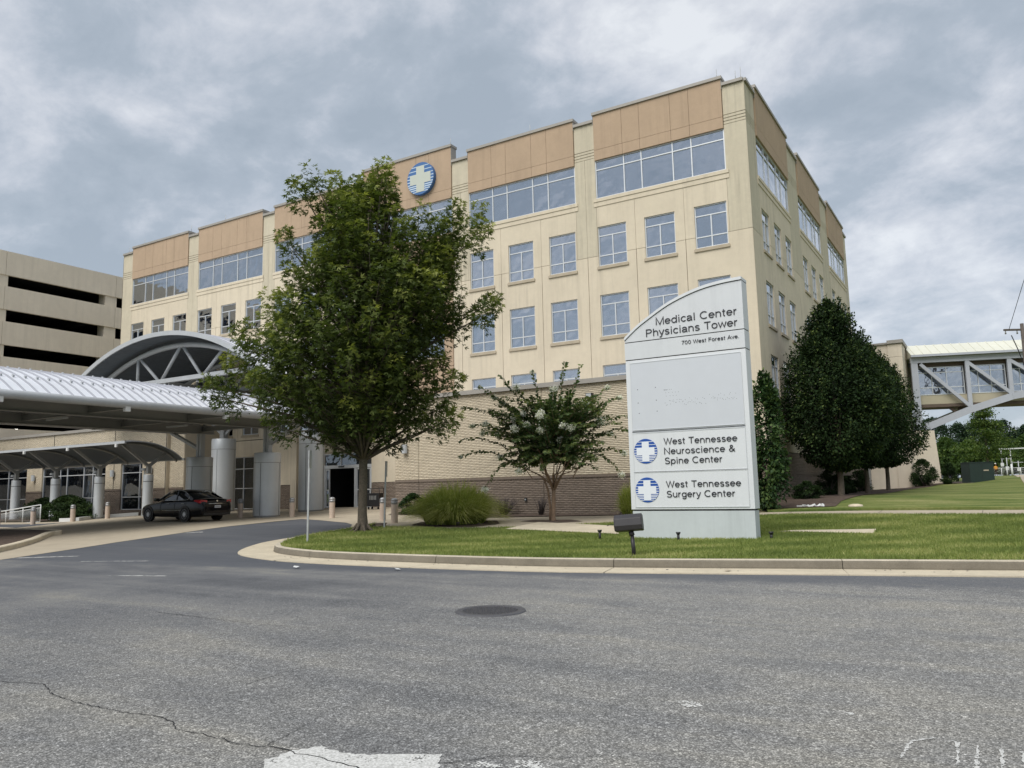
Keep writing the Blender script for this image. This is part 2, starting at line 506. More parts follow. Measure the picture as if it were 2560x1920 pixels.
def inst(name, mesh, parent=None, loc=(0, 0, 0), rot=(0, 0, 0), scale=None):
    o = bpy.data.objects.new(name, mesh)
    COL.objects.link(o)
    if parent is not None: o.parent = parent
    o.location = loc
    o.rotation_euler = rot
    if scale: o.scale = scale
    return o


def np_mesh(name, verts, faces, material, rnd=None, smooth=False):
    """faces: int array (n,k)"""
    verts = np.asarray(verts, np.float32); faces = np.asarray(faces, np.int32)
    n, k = faces.shape
    me = bpy.data.meshes.new(name)
    me.vertices.add(len(verts)); me.vertices.foreach_set('co', verts.ravel())
    me.loops.add(n * k); me.loops.foreach_set('vertex_index', faces.ravel())
    me.polygons.add(n); me.polygons.foreach_set('loop_start', np.arange(0, n * k, k, dtype=np.int32))
    me.polygons.foreach_set('loop_total', np.full(n, k, np.int32))
    if smooth: me.polygons.foreach_set('use_smooth', np.ones(n, bool))
    me.update(calc_edges=True)
    me.materials.append(material)
    if rnd is not None:
        a = me.attributes.new('rnd', 'FLOAT', 'FACE')
        a.data.foreach_set('value', np.asarray(rnd, np.float32))
    return me


class MB:
    """collects simple shapes for ONE mesh"""
    def __init__(self):
        self.v = []; self.f = []; self.sm = []

    def add(self, vs, fs, smooth=False):
        o = len(self.v)
        self.v += [tuple(p) for p in vs]
        self.f += [tuple(i + o for i in f) for f in fs]
        self.sm += [smooth] * len(fs)

    def box(self, x0, x1, y0, y1, z0, z1, T=None):
        vs = [(x, y, z) for z in (z0, z1) for y in (y0, y1) for x in (x0, x1)]
        if T: vs = [T(*p) for p in vs]
        self.add(vs, [(0, 2, 3, 1), (4, 5, 7, 6), (0, 1, 5, 4), (2, 6, 7, 3), (0, 4, 6, 2), (1, 3, 7, 5)])

    def beam(self, a, b, w, h, up=(0, 0, 1)):
        a = Vector(a); b = Vector(b); d = (b - a).normalized(); u = Vector(up)
        s = d.cross(u)
        if s.length < 1e-4: s = d.cross(Vector((1, 0, 0)))
        s.normalize(); u = s.cross(d).normalized()
        vs = []
        for p in (a, b):
            for i, j in ((-1, -1), (1, -1), (1, 1), (-1, 1)):
                vs.append(p + s * (w / 2 * i) + u * (h / 2 * j))
        self.add(vs, [(3, 2, 1, 0), (4, 5, 6, 7), (0, 1, 5, 4), (1, 2, 6, 5), (2, 3, 7, 6), (3, 0, 4, 7)])

    def ibeam(self, a, b, w, h, t=.03, up=(0, 0, 1)):
        a = Vector(a); b = Vector(b); u = Vector(up)
        self.beam(a + u * (h / 2 - t / 2), b + u * (h / 2 - t / 2), w, t, up)
        self.beam(a - u * (h / 2 - t / 2), b - u * (h / 2 - t / 2), w, t, up)
        self.beam(a, b, t, h - 2 * t, up)

    def lathe(self, cx, cy, prof, n=24, smooth=True, caps=True):
        rows = []
        vs = []
        for r, z in prof:
            rows.append(len(vs))
            for i in range(n):
                a = 2 * PI * i / n
                vs.append((cx + r * math.cos(a), cy + r * math.sin(a), z))
        fs = []
        for k in range(len(prof) - 1):
            for i in range(n):
                j = (i + 1) % n
                fs.append((rows[k] + i, rows[k] + j, rows[k + 1] + j, rows[k + 1] + i))
        self.add(vs, fs, smooth)
        if caps:
            for k, flip in ((len(prof) - 1, False), (0, True)):
                ring = vs[rows[k]:rows[k] + n]
                self.add(ring, [tuple(range(n))[::-1] if flip else tuple(range(n))])

    def tube(self, pts, radii, n=8, smooth=True):
        pts = [Vector(p) for p in pts]
        if not isinstance(radii, (list, tuple)): radii = [radii] * len(pts)
        vs = []
        pu = None
        for i, p in enumerate(pts):
            d = (pts[min(i + 1, len(pts) - 1)] - pts[max(i - 1, 0)]).normalized()
            if pu is None:
                pu = Vector((0, 0, 1)) if abs(d.z) < .9 else Vector((1, 0, 0))
            s = d.cross(pu).normalized(); u = s.cross(d).normalized(); pu = u
            for k in range(n):
                a = 2 * PI * k / n
                vs.append(p + (s * math.cos(a) + u * math.sin(a)) * radii[i])
        fs = []
        for i in range(len(pts) - 1):
            for k in range(n):
                j = (k + 1) % n
                fs.append((i * n + k, i * n + j, (i + 1) * n + j, (i + 1) * n + k))
        fs.append(tuple(range(n - 1, -1, -1)))
        e = (len(pts) - 1) * n
        fs.append(tuple(e + k for k in range(n)))
        self.add(vs, fs, smooth)

    def prism(self, poly, T0, T1):
        """poly: 2-d points; T0/T1 map (a,b) to 3-d on the two end planes"""
        n = len(poly)
        self.add([T0(*p) for p in poly] + [T1(*p) for p in poly],
                 [tuple(range(n - 1, -1, -1)), tuple(range(n, 2 * n))] + [(i, (i + 1) % n, n + (i + 1) % n, n + i) for i in range(n)])

    def mesh(self, name, material, fix=True, bevel=0.0):
        me = bpy.data.meshes.new(name)
        me.from_pydata([tuple(p) for p in self.v], [], self.f)
        me.polygons.foreach_set('use_smooth', self.sm)
        if fix or bevel:
            bm = bmesh.new(); bm.from_mesh(me)
            if bevel:
                bmesh.ops.remove_doubles(bm, verts=bm.verts, dist=1e-5)
                bmesh.ops.bevel(bm, geom=[e for e in bm.edges if len(e.link_faces) == 2 and e.calc_face_angle(0) > .6], offset=bevel, segments=2, affect='EDGES', profile=.6)
            bmesh.ops.recalc_face_normals(bm, faces=bm.faces)
            bm.to_mesh(me); bm.free()
        me.materials.append(material)
        me.update()
        return me

    def build(self, name, material, parent=None, loc=(0, 0, 0), rot=(0, 0, 0), bevel=0.0):
        return inst(name, self.mesh(name, material, bevel=bevel), parent, loc, rot)


def boxobj(name, x0, x1, y0, y1, z0, z1, material, parent=None, loc=(0, 0, 0), rot=(0, 0, 0), bevel=0.0):
    b = MB(); b.box(x0, x1, y0, y1, z0, z1)
    return b.build(name, material, parent, loc, rot, bevel)


def sheet(name, poly, off, material, step=1.0, parent=None, kind='structure', skirt=0.0):
    """a ground sheet that follows the terrain; off is a number or a function of (x,y)"""
    P = [Vector((x, y)) for x, y in poly]
    pts = []; edges = []
    n = len(P)
    for i in range(n):
        a, b = P[i], P[(i + 1) % n]
        m = max(1, int((b - a).length / step))
        for k in range(m):
            pts.append(a.lerp(b, k / m))
    nb = len(pts)
    edges = [(i, (i + 1) % nb) for i in range(nb)]
    xs = [p.x for p in P]; ys = [p.y for p in P]
    x = min(xs) + step * .5
    while x < max(xs):
        y = min(ys) + step * .5
        while y < max(ys):
            pts.append(Vector((x, y))); y += step
        x += step
    r = delaunay_2d_cdt(pts, edges, [], 1, 1e-4)
    vs = np.array([(v.x, v.y) for v in r[0]])
    z = garr(vs[:, 0], vs[:, 1])
    o = np.array([off(a, b) for a, b in vs]) if callable(off) else off
    V = [(a, b, c) for (a, b), c in zip(vs, z + o)]
    F = [tuple(f) for f in r[2]]
    me = bpy.data.meshes.new(name)
    me.from_pydata(V, [], F)
    bm = bmesh.new(); bm.from_mesh(me)
    for f in bm.faces:
        if f.normal.z < 0: f.normal_flip()
    if skirt:
        be = [e for e in bm.edges if e.is_boundary]
        ret = bmesh.ops.extrude_edge_only(bm, edges=be)
        for v in ret['geom']:
            if isinstance(v, bmesh.types.BMVert): v.co.z -= skirt
        bmesh.ops.recalc_face_normals(bm, faces=bm.faces)
    for f in bm.faces: f.smooth = abs(f.normal.z) > .5
    bm.to_mesh(me); bm.free()
    me.materials.append(material)
    ob = inst(name, me, parent)
    if kind and parent is None: ob['kind'] = kind
    return ob


def catmull(pts, n=8):
    pts = [Vector(p) for p in pts]
    out = []
    for i in range(len(pts) - 1):
        p0 = pts[max(i - 1, 0)]; p1 = pts[i]; p2 = pts[i + 1]; p3 = pts[min(i + 2, len(pts) - 1)]
        for k in range(n):
            t = k / n
            out.append(.5 * ((2 * p1) + (p2 - p0) * t + (2 * p0 - 5 * p1 + 4 * p2 - p3) * t * t + (3 * p1 - p0 - 3 * p2 + p3) * t ** 3))
    out.append(pts[-1])
    return out


# ================================================================== SETTING
KERB = catmull([(-18.7, 21.2), (-18.45, 19.6), (-18.35, 18.2), (-18.0, 16.9), (-17.0, 15.4), (-15.9, 14.3), (-14.6, 13.7), (-13, 13.35), (-10, 13.3), (-6.9, 13.55), (-2.5, 14.7), (.2, 15.4), (6, 16.9), (14, 19), (30, 23)], 8)
KERB = [Vector((p.x, p.y)) for p in KERB]


def offset_path(path, d):
    out = []
    for i, p in enumerate(path):
        t = (path[min(i + 1, len(path) - 1)] - path[max(i - 1, 0)]).normalized()
        out.append(p + Vector((-t.y, t.x)) * d)
    return out


BACK = offset_path(KERB, .17)
_kb = np.array([(p.x, p.y) for p in KERB])


def lawn_off(x, y):
    d = float(np.min(np.hypot(_kb[:, 0] - x, _kb[:, 1] - y)))
    s = min(1, max(0, (d - 1.0) / 5.0)); s = s * s * (3 - 2 * s)
    return .145 - .105 * s


def build_ground():
    # base earth out to the horizon
    xs = np.concatenate([[-1500, -400, -150], np.arange(-80, 50, 4.0), [80, 200, 500, 1500]])
    ys = np.concatenate([[-1500, -400, -100, -40], np.arange(-20, 132, 4.0), [160, 250, 600, 1800]])
    X, Y = np.meshgrid(xs, ys, indexing='ij')
    Z = garr(X, Y) - .08
    V = np.stack([X.ravel(), Y.ravel(), Z.ravel()], 1)
    ny = len(ys)
    F = [(i * ny + j, (i + 1) * ny + j, (i + 1) * ny + j + 1, i * ny + j + 1) for i in range(len(xs) - 1) for j in range(ny - 1)]
    inst('ground', np_mesh('ground', V, F, M['lawn'], smooth=True))['kind'] = 'structure'
    # asphalt road and drive
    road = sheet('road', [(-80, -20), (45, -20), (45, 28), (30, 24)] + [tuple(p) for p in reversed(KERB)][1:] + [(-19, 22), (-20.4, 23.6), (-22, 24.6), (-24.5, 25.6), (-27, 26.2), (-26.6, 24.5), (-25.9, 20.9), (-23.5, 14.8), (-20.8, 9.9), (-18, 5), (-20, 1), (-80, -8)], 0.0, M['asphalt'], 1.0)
    # concrete drive under the canopies and the plaza
    pl = [(-26.75, 25.6), (-24.5, 24.65), (-22.1, 23.5), (-20.75, 22.4), (-19.1, 20.45), (-18.5, 19.2), (-17.9, 19.9), (-17.2, 20.35), (-15, 20.6), (-12.9, 22.2), (-10.6, 24.3), (-8, 27.2), (-6, 28.3), (30, 29.6), (30, 31.4), (-7, 30.2), (-13, 28.6), (-17.6, 27.0), (-20, 27.8), (-21.6, 29.5), (-24.6, 29.5), (-24.6, 34.3),
          (-44, 34.3), (-44, 29), (-45.4, 27.1), (-44.2, 25.2), (-80, 25.2), (-80, -7), (-20, 1), (-18, 5), (-20.8, 9.9), (-23.5, 14.8), (-25.9, 20.9), (-26.6, 23.8)]
    sheet('plaza_paving', pl, .006, M['conc'], 1.0)
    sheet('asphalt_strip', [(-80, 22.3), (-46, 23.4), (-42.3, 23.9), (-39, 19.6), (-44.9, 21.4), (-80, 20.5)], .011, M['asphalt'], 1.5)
    # front lawn island
    pts = [tuple(p) for p in BACK] + [(30, 28.9), (-6, 28.25), (-8, 27.15), (-10.6, 24.25), (-12.9, 22.15), (-15, 20.55), (-17.2, 20.3), (-17.9, 19.9)]
    sheet('front_lawn', pts[2:], lawn_off, M['lawn'], .6, skirt=.14)
    sheet('side_lawn', [(-7.4, 30.25), (-4, 30.45), (30, 31.45), (45, 75), (30, 128), (-.8, 128), (-1.6, 90), (-8.2, 66), (-8.2, 34)], .085, M['lawn'], 1.6, skirt=.12)
    sheet('far_sidewalk', [(1.4, 56), (3.8, 56), (3.0, 128), (1.6, 128)], .12, M['conc'], 2.0)
    sheet('side_mulch_bed', [(-8.2, 32), (-7.3, 30.9), (-5.2, 31.4), (-5.4, 34), (-4.9, 40), (-4.6, 50), (-4.5, 60), (-3.8, 65.6), (-1.8, 68.6), (-1.4, 71), (-6, 73), (-8.2, 62)], .105, M['wood_mulch'], .8)
    sheet('front_mulch_bed', [(-24.2, 29.5), (-23.9, 28.1), (-21.4, 28.0), (-20.1, 27.4), (-17.6, 26.8), (-13, 28.4), (-7.6, 29.9), (-7.4, 31), (-9.8, 31), (-9.8, 29.6)], .035, M['wood_mulch'], .7)
    sheet('grass_plant_bed', [(-18.4, 23.6), (-17.7, 22.1), (-16.6, 21.4), (-14.9, 21.7), (-14.6, 23.0), (-15.6, 24.4), (-17.4, 24.8)], .022, M['wood_mulch'], .6)
    sheet('tree_pit', [(-14.5, 24.2), (-13.0, 23.7), (-12.2, 24.5), (-13.0, 25.2), (-14.4, 24.9)], .018, M['wood_mulch'], .5)
    sheet('left_shrub_bed', [(-80, 25.3), (-44.3, 25.3), (-45.5, 27.1), (-44.1, 29.0), (-44.1, 30.6), (-80, 30.6)], .05, M['wood_mulch'], 1.5)
    return road


ROAD = build_ground()


def strip_mesh(name, path, prof, material, zf=None):
    """sweep prof [(offset, height)] along a 2-d path over the terrain"""
    n = len(prof)
    vs = []; fs = []
    for i, p in enumerate(path):
        t = (path[min(i + 1, len(path) - 1)] - path[max(i - 1, 0)]).normalized()
        nn = Vector((-t.y, t.x))
        z = g(p.x, p.y)
        for o, h in prof:
            q = p + nn * o
            vs.append((q.x, q.y, z + h))
    for i in range(len(path) - 1):
        for k in range(n - 1):
            fs.append((i * n + k, i * n + k + 1, (i + 1) * n + k + 1, (i + 1) * n + k))
    fs.append(tuple(range(n))); e = (len(path) - 1) * n
    fs.append(tuple(e + n - 1 - k for k in range(n)))
    b = MB(); b.add(vs, fs)
    me = b.mesh(name, material)
    return me


def build_kerb():
    k = empty('kerb', (0, 0, 0)); k['kind'] = 'structure'
    L = [0]
    for i in range(1, len(KERB)): L.append(L[-1] + (KERB[i] - KERB[i - 1]).length)
    def at(s):
        for i in range(1, len(KERB)):
            if L[i] >= s:
                u = (s - L[i - 1]) / (L[i] - L[i - 1])
                return KERB[i - 1].lerp(KERB[i], u)
        return KERB[-1]
    prof = [(0, -.05), (0, .035), (.018, .125), (.05, .152), (.17, .16), (.17, -.05)]
    joints = [0, 3.2, 6.4, 10.0, 13.8, 17.65, 21.6, 25.5, 29.6, 34, 38, 42, 46]
    gut = [(-.66, -.02), (-.66, .012), (-.02, -.004), (-.02, -.04)]
    gut2 = [(-.88, -.02), (-.88, .014), (-.005, .010), (-.005, -.04)]
    for a, b in zip(joints[:-1], joints[1:]):
        b = min(b, L[-1]) - .012
        if b <= a: break
        m = max(2, int((b - a) / .35))
        path = [at(a + (b - a) * i / m) for i in range(m + 1)]
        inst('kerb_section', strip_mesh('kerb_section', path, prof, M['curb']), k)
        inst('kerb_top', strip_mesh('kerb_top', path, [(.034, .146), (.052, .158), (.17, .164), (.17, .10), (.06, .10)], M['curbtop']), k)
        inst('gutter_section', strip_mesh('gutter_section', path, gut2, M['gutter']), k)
    # small planter island under the left canopy
    pk = [Vector(p[:2]) for p in catmull([(-21.6, 9.0, 0), (-23.4, 11.3, 0), (-26, 13.6, 0), (-28.2, 15.2, 0), (-29.3, 16.0, 0), (-29.6, 16.5, 0), (-30.6, 16.9, 0), (-33, 17.3, 0), (-37, 17.2, 0), (-42, 16.4, 0), (-50, 14.5, 0)], 5)]
    k2 = empty('planter_kerb', (0, 0, 0)); k2['kind'] = 'structure'
    s = 9
    for i in range(0, len(pk) - 1, s):
        seg = pk[i:i + s + 1]
        inst('kerb_section', strip_mesh('kerb_section', seg, [(0, -.02), (0, .13), (.03, .15), (.2, .15), (.2, -.02)], M['gutter']), k2)
    inner = offset_path(pk, .2)
    sheet('planter_bed', [tuple(p) for p in inner] + [(-50, 8), (-30, 5)], .12, M['wood_mulch'], 1.0)
    # pale edge kerb by the left shrub bed
    k3 = empty('bed_kerb', (0, 0, 0)); k3['kind'] = 'structure'
    for a, b in (((-44.0, 25.15), (-45.3, 25.15)), ((-43.9, 25.3), (-45.2, 27.2)), ((-45.25, 27.3), (-43.95, 29.0))):
        a = Vector(a); b = Vector(b)
        inst('kerb_section', strip_mesh('kerb_section', [a, (a + b) / 2, b], [(-.09, 0), (-.09, .2), (.09, .2), (.09, 0)], M['white']), k3)


build_kerb()


def flat_patch(name, poly, off, material, parent, rnd=None, jag=0.0, n=4):
    """a thin mark lying on the ground"""
    P = [Vector(p) for p in poly]
    pts = []
    for i in range(len(P)):
        a, b = P[i], P[(i + 1) % len(P)]
        for k in range(n):
            q = a.lerp(b, k / n)
            pts.append((q.x + random.uniform(-jag, jag), q.y + random.uniform(-jag, jag)))
    tri = tessellate_polygon([[Vector((x, y, 0)) for x, y in pts]])
    V = [(x, y, g(x, y) + off) for x, y in pts]
    me = np_mesh(name, V, [tuple(t) for t in tri], material, rnd=[rnd or 0] * len(tri))
    bm = bmesh.new(); bm.from_mesh(me)
    for f in bm.faces:
        if f.normal.z < 0: f.normal_flip()
    bm.to_mesh(me); bm.free()
    return inst(name, me, parent)


def crack(pts, w0, w1, parent):
    path = []
    for a, b in zip(pts[:-1], pts[1:]):
        a = Vector(a); b = Vector(b); m = max(2, int((b - a).length / .045))
        for k in range(m):
            path.append(a.lerp(b, k / m) + Vector((random.uniform(-.012, .012), random.uniform(-.014, .014))))
    path.append(Vector(pts[-1]))
    V = []; F = []
    for i, p in enumerate(path):
        t = (path[min(i + 1, len(path) - 1)] - path[max(i - 1, 0)]).normalized(); nn = Vector((-t.y, t.x))
        u = i / (len(path) - 1)
        w = (w0 * (1 - u) + w1 * u) * random.uniform(.45, 1.3)
        for s in (-1, 1):
            q = p + nn * w * s
            V.append((q.x, q.y, g(q.x, q.y) + .005))
    for i in range(len(path) - 1):
        F.append((2 * i, 2 * i + 1, 2 * i + 3, 2 * i + 2))
    me = np_mesh('crack', V, F, M['crackm'])
    bm = bmesh.new(); bm.from_mesh(me)
    for f in bm.faces:
        if f.normal.z < 0: f.normal_flip()
    bm.to_mesh(me); bm.free()
    return inst('crack', me, parent)


MARKS = (((-.56, 5.28), (-.58, 4.95)), ((-.45, 5.40), (-.41, 4.70)), ((-.33, 5.38), (-.30, 4.75)), ((-.23, 5.36), (-.22, 4.75)), ((-.11, 5.35), (-.11, 4.8)), ((-.01, 5.34), (0, 4.8)), ((-.47, 5.40), (.08, 5.33)), ((-.56, 5.28), (-.46, 5.40)))


def road_marks():
    crack([(-7.6, 3.52), (-7.21, 3.57), (-6.78, 3.7), (-6.38, 3.54), (-5.96, 3.48), (-5.68, 3.49), (-5.39, 3.48), (-5.11, 3.54), (-4.91, 3.52), (-4.67, 3.42), (-4.37, 3.42), (-4.05, 3.4), (-3.75, 3.46), (-3.6, 3.43), (-3.4, 3.45), (-3.0, 3.40)], .0035, .0045, ROAD)
    crack([(-6.38, 3.54), (-6.54, 3.7), (-6.49, 3.98), (-6.2, 4.3)], .003, .001, ROAD)
    crack([(-3.88, 3.45), (-3.94, 3.75), (-4.04, 4.1)], .003, .001, ROAD)
    crack([(-5.23, 4.43), (-5.29, 5.03), (-5.1, 5.6)], .003, .001, ROAD)
    crack([(-2.75, 3.7), (-2.55, 3.95), (-2.3, 4.05), (-1.8, 4.35)], .004, .001, ROAD)
    crack([(-4.6, 9.6), (-3.2, 8.9), (-1.6, 8.6), (.2, 8.4)], .0035, .002, ROAD)
    crack([(-9.5, 6.6), (-7.6, 6.5), (-6.2, 6.6)], .006, .002, ROAD)
    flat_patch('paint_mark', [(-3.68, 3.27), (-3.66, 3.47), (-3.57, 3.60), (-3.38, 3.57), (-3.21, 3.62), (-2.84, 3.82), (-2.72, 3.62), (-2.7, 3.2), (-3.3, 2.9)], .004, M['paintw'], ROAD, .46, .012, 8)
    flat_patch('paint_mark', [(-2.62, 3.75), (-2.45, 4.0), (-2.1, 3.95), (-1.8, 3.7), (-2.1, 3.3), (-2.6, 3.3)], .004, M['paintw'], ROAD, .62, .03, 8)
    flat_patch('paint_mark', [(-2.07, 5.49), (-1.95, 5.56), (-1.84, 5.45), (-1.93, 5.37)], .004, M['paintw'], ROAD, .56, .012, 6)
    flat_patch('paint_mark', [(-.98, 5.72), (-.94, 5.75), (-.92, 5.70), (-.95, 5.68)], .004, M['paintw'], ROAD, .5, .004, 5)
    # the worn outline of a box at lower right
    for a, b in MARKS:
        a = Vector(a); b = Vector(b); t = (b - a).normalized(); nn = Vector((-t.y, t.x)) * .008
        flat_patch('paint_mark', [a + nn, b + nn, b - nn, a - nn], .004, M['paintw'], ROAD, .505, .009, 22)
    # faded arrow strokes up the drive
    for a, b, w in (((-21.3, 10.5), (-20.0, 11.6), .12), ((-24.6, 18.1), (-24.2, 18.5), .16), ((-14.8, 9.2), (-13.6, 9.6), .05), ((-18.5, 10.8), (-17.0, 11.5), .05)):
        a = Vector(a); b = Vector(b); t = (b - a).normalized(); nn = Vector((-t.y, t.x)) * w
        flat_patch('paint_mark', [a + nn * .3, (a + b) / 2 + nn, b + nn * .8, b - nn, (a + b) / 2 - nn * .7, a - nn], .004, M['paintw'], ROAD, .55, .02, 6)
    sheet('concrete_pad', [(-13.2, 21.1), (-13.3, 23.4), (-10.3, 22.95), (-9.3, 20.96)], lambda x, y: lawn_off(x, y) + .02, M['gutter'], .8)
    sheet('concrete_pad', [(-5.2, 22.35), (-4.9, 22.75), (-2.9, 23.4), (-2.8, 22.1)], lambda x, y: lawn_off(x, y) + .015, M['gutter'], .5)


road_marks()


def manhole():
    c = (-5.5, 8.42); z = g(*c)
    e = empty('manhole_cover', (c[0], c[1], z), 0, 'round dark cast iron manhole cover set in the asphalt road', 'manhole cover')
    rim = MB(); rim.lathe(0, 0, [(.34, .002), (.34, .017), (.43, .017), (.44, .002)], 40, caps=False); rim.build('rim', M['iron'], e)
    pl = MB(); pl.lathe(0, 0, [(.335, .0), (.335, .011)], 40); pl.build('plate', M['iron2'], e)
    for d in (0, 1):
        for i in range(-5, 6):
            o = i * .058; h = math.sqrt(max(.0, .33 ** 2 - o * o))
            b = MB(); b.box(-h, h, o - .009, o + .009, .0095, .0165)
            b.build('bar', M['iron'], e, rot=(0, 0, R(35 + 90 * d)))


manhole()

# ================================================================== TOWER
FY, RX = 34.03, -8.19


def TF(y0=FY):
    return lambda u, d, z: (u, y0 - d, z)          # front facade: u = world x, d = outward


def TR(x0=RX):
    return lambda u, d, z: (x0 + d, u, z)          # right facade: u = world y


def panel(b, u0, u1, z0, z1, holes, T, d0=-.22, d1=0.0, gap=.012):
    """a wall panel with window holes, front at d1, reveals back to d0"""
    u0 += gap; u1 -= gap; z0 += gap; z1 -= gap
    us = {u0, u1}; zs = {z0, z1}
    hs = []
    for a, c, e, f in holes:
        a2, c2, e2, f2 = max(a, u0), min(c, u1), max(e, z0), min(f, z1)
        if a2 < c2 and e2 < f2:
            hs.append((a2, c2, e2, f2)); us |= {a2, c2}; zs |= {e2, f2}
    us = sorted(us); zs = sorted(zs)
    nu, nz = len(us) - 1, len(zs) - 1
    solid = [[not any(a <= (us[i] + us[i + 1]) / 2 <= c and e <= (zs[j] + zs[j + 1]) / 2 <= f for a, c, e, f in hs) for j in range(nz)] for i in range(nu)]
    S = lambda i, j: 0 <= i < nu and 0 <= j < nz and solid[i][j]
    for i in range(nu):
        for j in range(nz):
            if not solid[i][j]: continue
            a, c, e, f = us[i], us[i + 1], zs[j], zs[j + 1]
            b.add([T(a, d1, e), T(c, d1, e), T(c, d1, f), T(a, d1, f)], [(0, 1, 2, 3)])
            if not S(i - 1, j): b.add([T(a, d0, e), T(a, d1, e), T(a, d1, f), T(a, d0, f)], [(0, 1, 2, 3)])
            if not S(i + 1, j): b.add([T(c, d1, e), T(c, d0, e), T(c, d0, f), T(c, d1, f)], [(0, 1, 2, 3)])
            if not S(i, j - 1): b.add([T(a, d0, e), T(c, d0, e), T(c, d1, e), T(a, d1, e)], [(0, 1, 2, 3)])
            if not S(i, j + 1): b.add([T(a, d1, f), T(c, d1, f), T(c, d0, f), T(a, d0, f)], [(0, 1, 2, 3)])


def wall_panel(parent, u0, u1, z0, z1, holes, T, material, d1=0.0, d0=-.22, name='wall_panel', gap=.012):
    b = MB(); panel(b, u0, u1, z0, z1, holes, T, d0, d1, gap)
    if not b.v: return
    me = bpy.data.meshes.new(name); me.from_pydata(b.v, [], b.f); me.materials.append(material); me.update()
    return inst(name, me, parent)


_cache = {}


def window_frame_mesh(w, h, vs, hs, material, key, t=.05, d=.07):
    """frame lying in the x-z plane, outward is -y; vs: list of (x,z0,z1), hs: list of (z,x0,x1)"""
    if key in _cache: return _cache[key]
    b = MB()
    b.box(0, w, -d, 0, 0, t); b.box(0, w, -d, 0, h - t, h); b.box(0, t, -d, 0, t, h - t); b.box(w - t, w, -d, 0, t, h - t)
    for x, z0, z1 in vs: b.box(x - t * .5, x + t * .5, -d + .004, 0, z0, z1)
    for z, x0, x1 in hs: b.box(x0, x1, -d + .008, 0, z - t * .5, z + t * .5)
    _cache[key] = b.mesh('window', material)
    return _cache[key]


def pane_mesh(w, h, material, key):
    k = (round(w, 3), round(h, 3), key)
    if k not in _cache:
        b = MB(); b.box(0, w, -.012, 0, 0, h); _cache[k] = b.mesh('pane', material)
    return _cache[k]


def window(parent, u, z, w, h, vs, hs, panes, side, glass='glass', gkey='g', key=None, sill=True, recess=.13, joined=False, plane=None, fm='alu', t=.05):
    fmz = window_frame_mesh(w, h, vs, hs, M[fm], key + fm)
    if side == 'F':
        loc = (u, (plane if plane is not None else FY) + recess, z); rot = (0, 0, 0)
    else:
        loc = ((plane if plane is not None else RX) - recess, u, z); rot = (0, 0, PI / 2)
    o = inst('window', fmz, parent, loc, rot)
    if side == 'F' and gkey == 'g':
        rb = random.Random(int(u * 97 + z * 31))
        if rb.random() < .55:
            if h > 1.9 and w > 3:
                a0 = rb.choice([.28, .55, .72, .86]) * w; a1 = a0 + rb.uniform(.3, .75)
                bz = (.05, h - .55)
            else:
                a0 = rb.choice([.05, w * .55]); a1 = a0 + rb.uniform(.25, .6); bz = (.05, h - .45) if rb.random() < .6 else (rb.uniform(.6, 1.1), h - .05)
            a1 = min(a1, w - .05)
            bb = MB(); bb.box(a0, a1, .018, .026, *bz); bb.build('blind', M['blind'], o)
    if joined:
        k = ('joined', key, gkey)
        if k not in _cache:
            b = MB()
            for x0, x1, z0, z1 in panes: b.box(x0, x1, -.012, 0, z0, z1)
            _cache[k] = b.mesh('glazing', M[glass])
        inst('glazing', _cache[k], o, (0, -.012, 0))
    else:
        for x0, x1, z0, z1 in panes:
            inst('pane', pane_mesh(x1 - x0, z1 - z0, M[glass], gkey), o, (x0, -.012, z0), (R(random.uniform(-.25, .25)), 0, R(random.uniform(-.25, .25))))
    if sill:
        k = ('sill', round(w, 2))
        if k not in _cache:
            b = MB(); b.box(-.07, w + .07, -recess - .06, -recess + .05, -.16, -.045); b.box(-.04, w + .04, -recess - .03, -.07, -.045, -.003); _cache[k] = b.mesh('sill', M['sill'])
        inst('sill', _cache[k], o)
    return o


def four_light(parent, u, z0, z1, w, side, glass, gkey, joined=False, plane=None):
    h = z1 - z0
    tz, lz, c = h - .47, .52, w / 2
    g0 = .05
    panes = [(g0, w - g0, tz + .025, h - g0), (g0, c - .025, lz + .025, tz - .025), (c + .025, w - g0, lz + .025, tz - .025), (g0, c - .025, g0, lz - .025), (c + .025, w - g0, g0, lz - .025)]
    window(parent, u, z0, w, h, [(c, g0, tz - .025)], [(tz, g0, w - g0), (lz, g0, w - g0)], panes, side, glass, gkey, 'four%.2f_%.2f' % (w, h), True, joined=joined, plane=plane)


def strip_light(parent, u, z0, z1, w, side, glass, gkey, joined=False):
    h = z1 - z0; tz = h - .48
    ms = [1.5 / 6.4 * w, 2.4 / 6.4 * w, 3.95 / 6.4 * w, 4.85 / 6.4 * w]
    ed = [.05] + [x for m in ms for x in (m - .025, m + .025)] + [w - .05]
    panes = []
    for i in range(5):
        a, c = ed[2 * i], ed[2 * i + 1]
        panes += [(a, c, .05, tz - .025), (a, c, tz + .025, h - .05)]
    window(parent, u, z0, w, h, [(m, .05, h - .05) for m in ms], [(tz, .05, w - .05)], panes, side, glass, gkey, 'strip%.2f_%.2f' % (w, h), False, joined=joined, recess=.10)


Z_T, Z_L, Z_ST, Z_SB, Z_4T, Z_4B, Z_J, Z_3T, Z_3B, Z_2T, Z_2B = 19.93, 19.6, 17.45, 15.5, 14.07, 12.09, 12.62, 10.66, 8.62, 7.23, 5.24


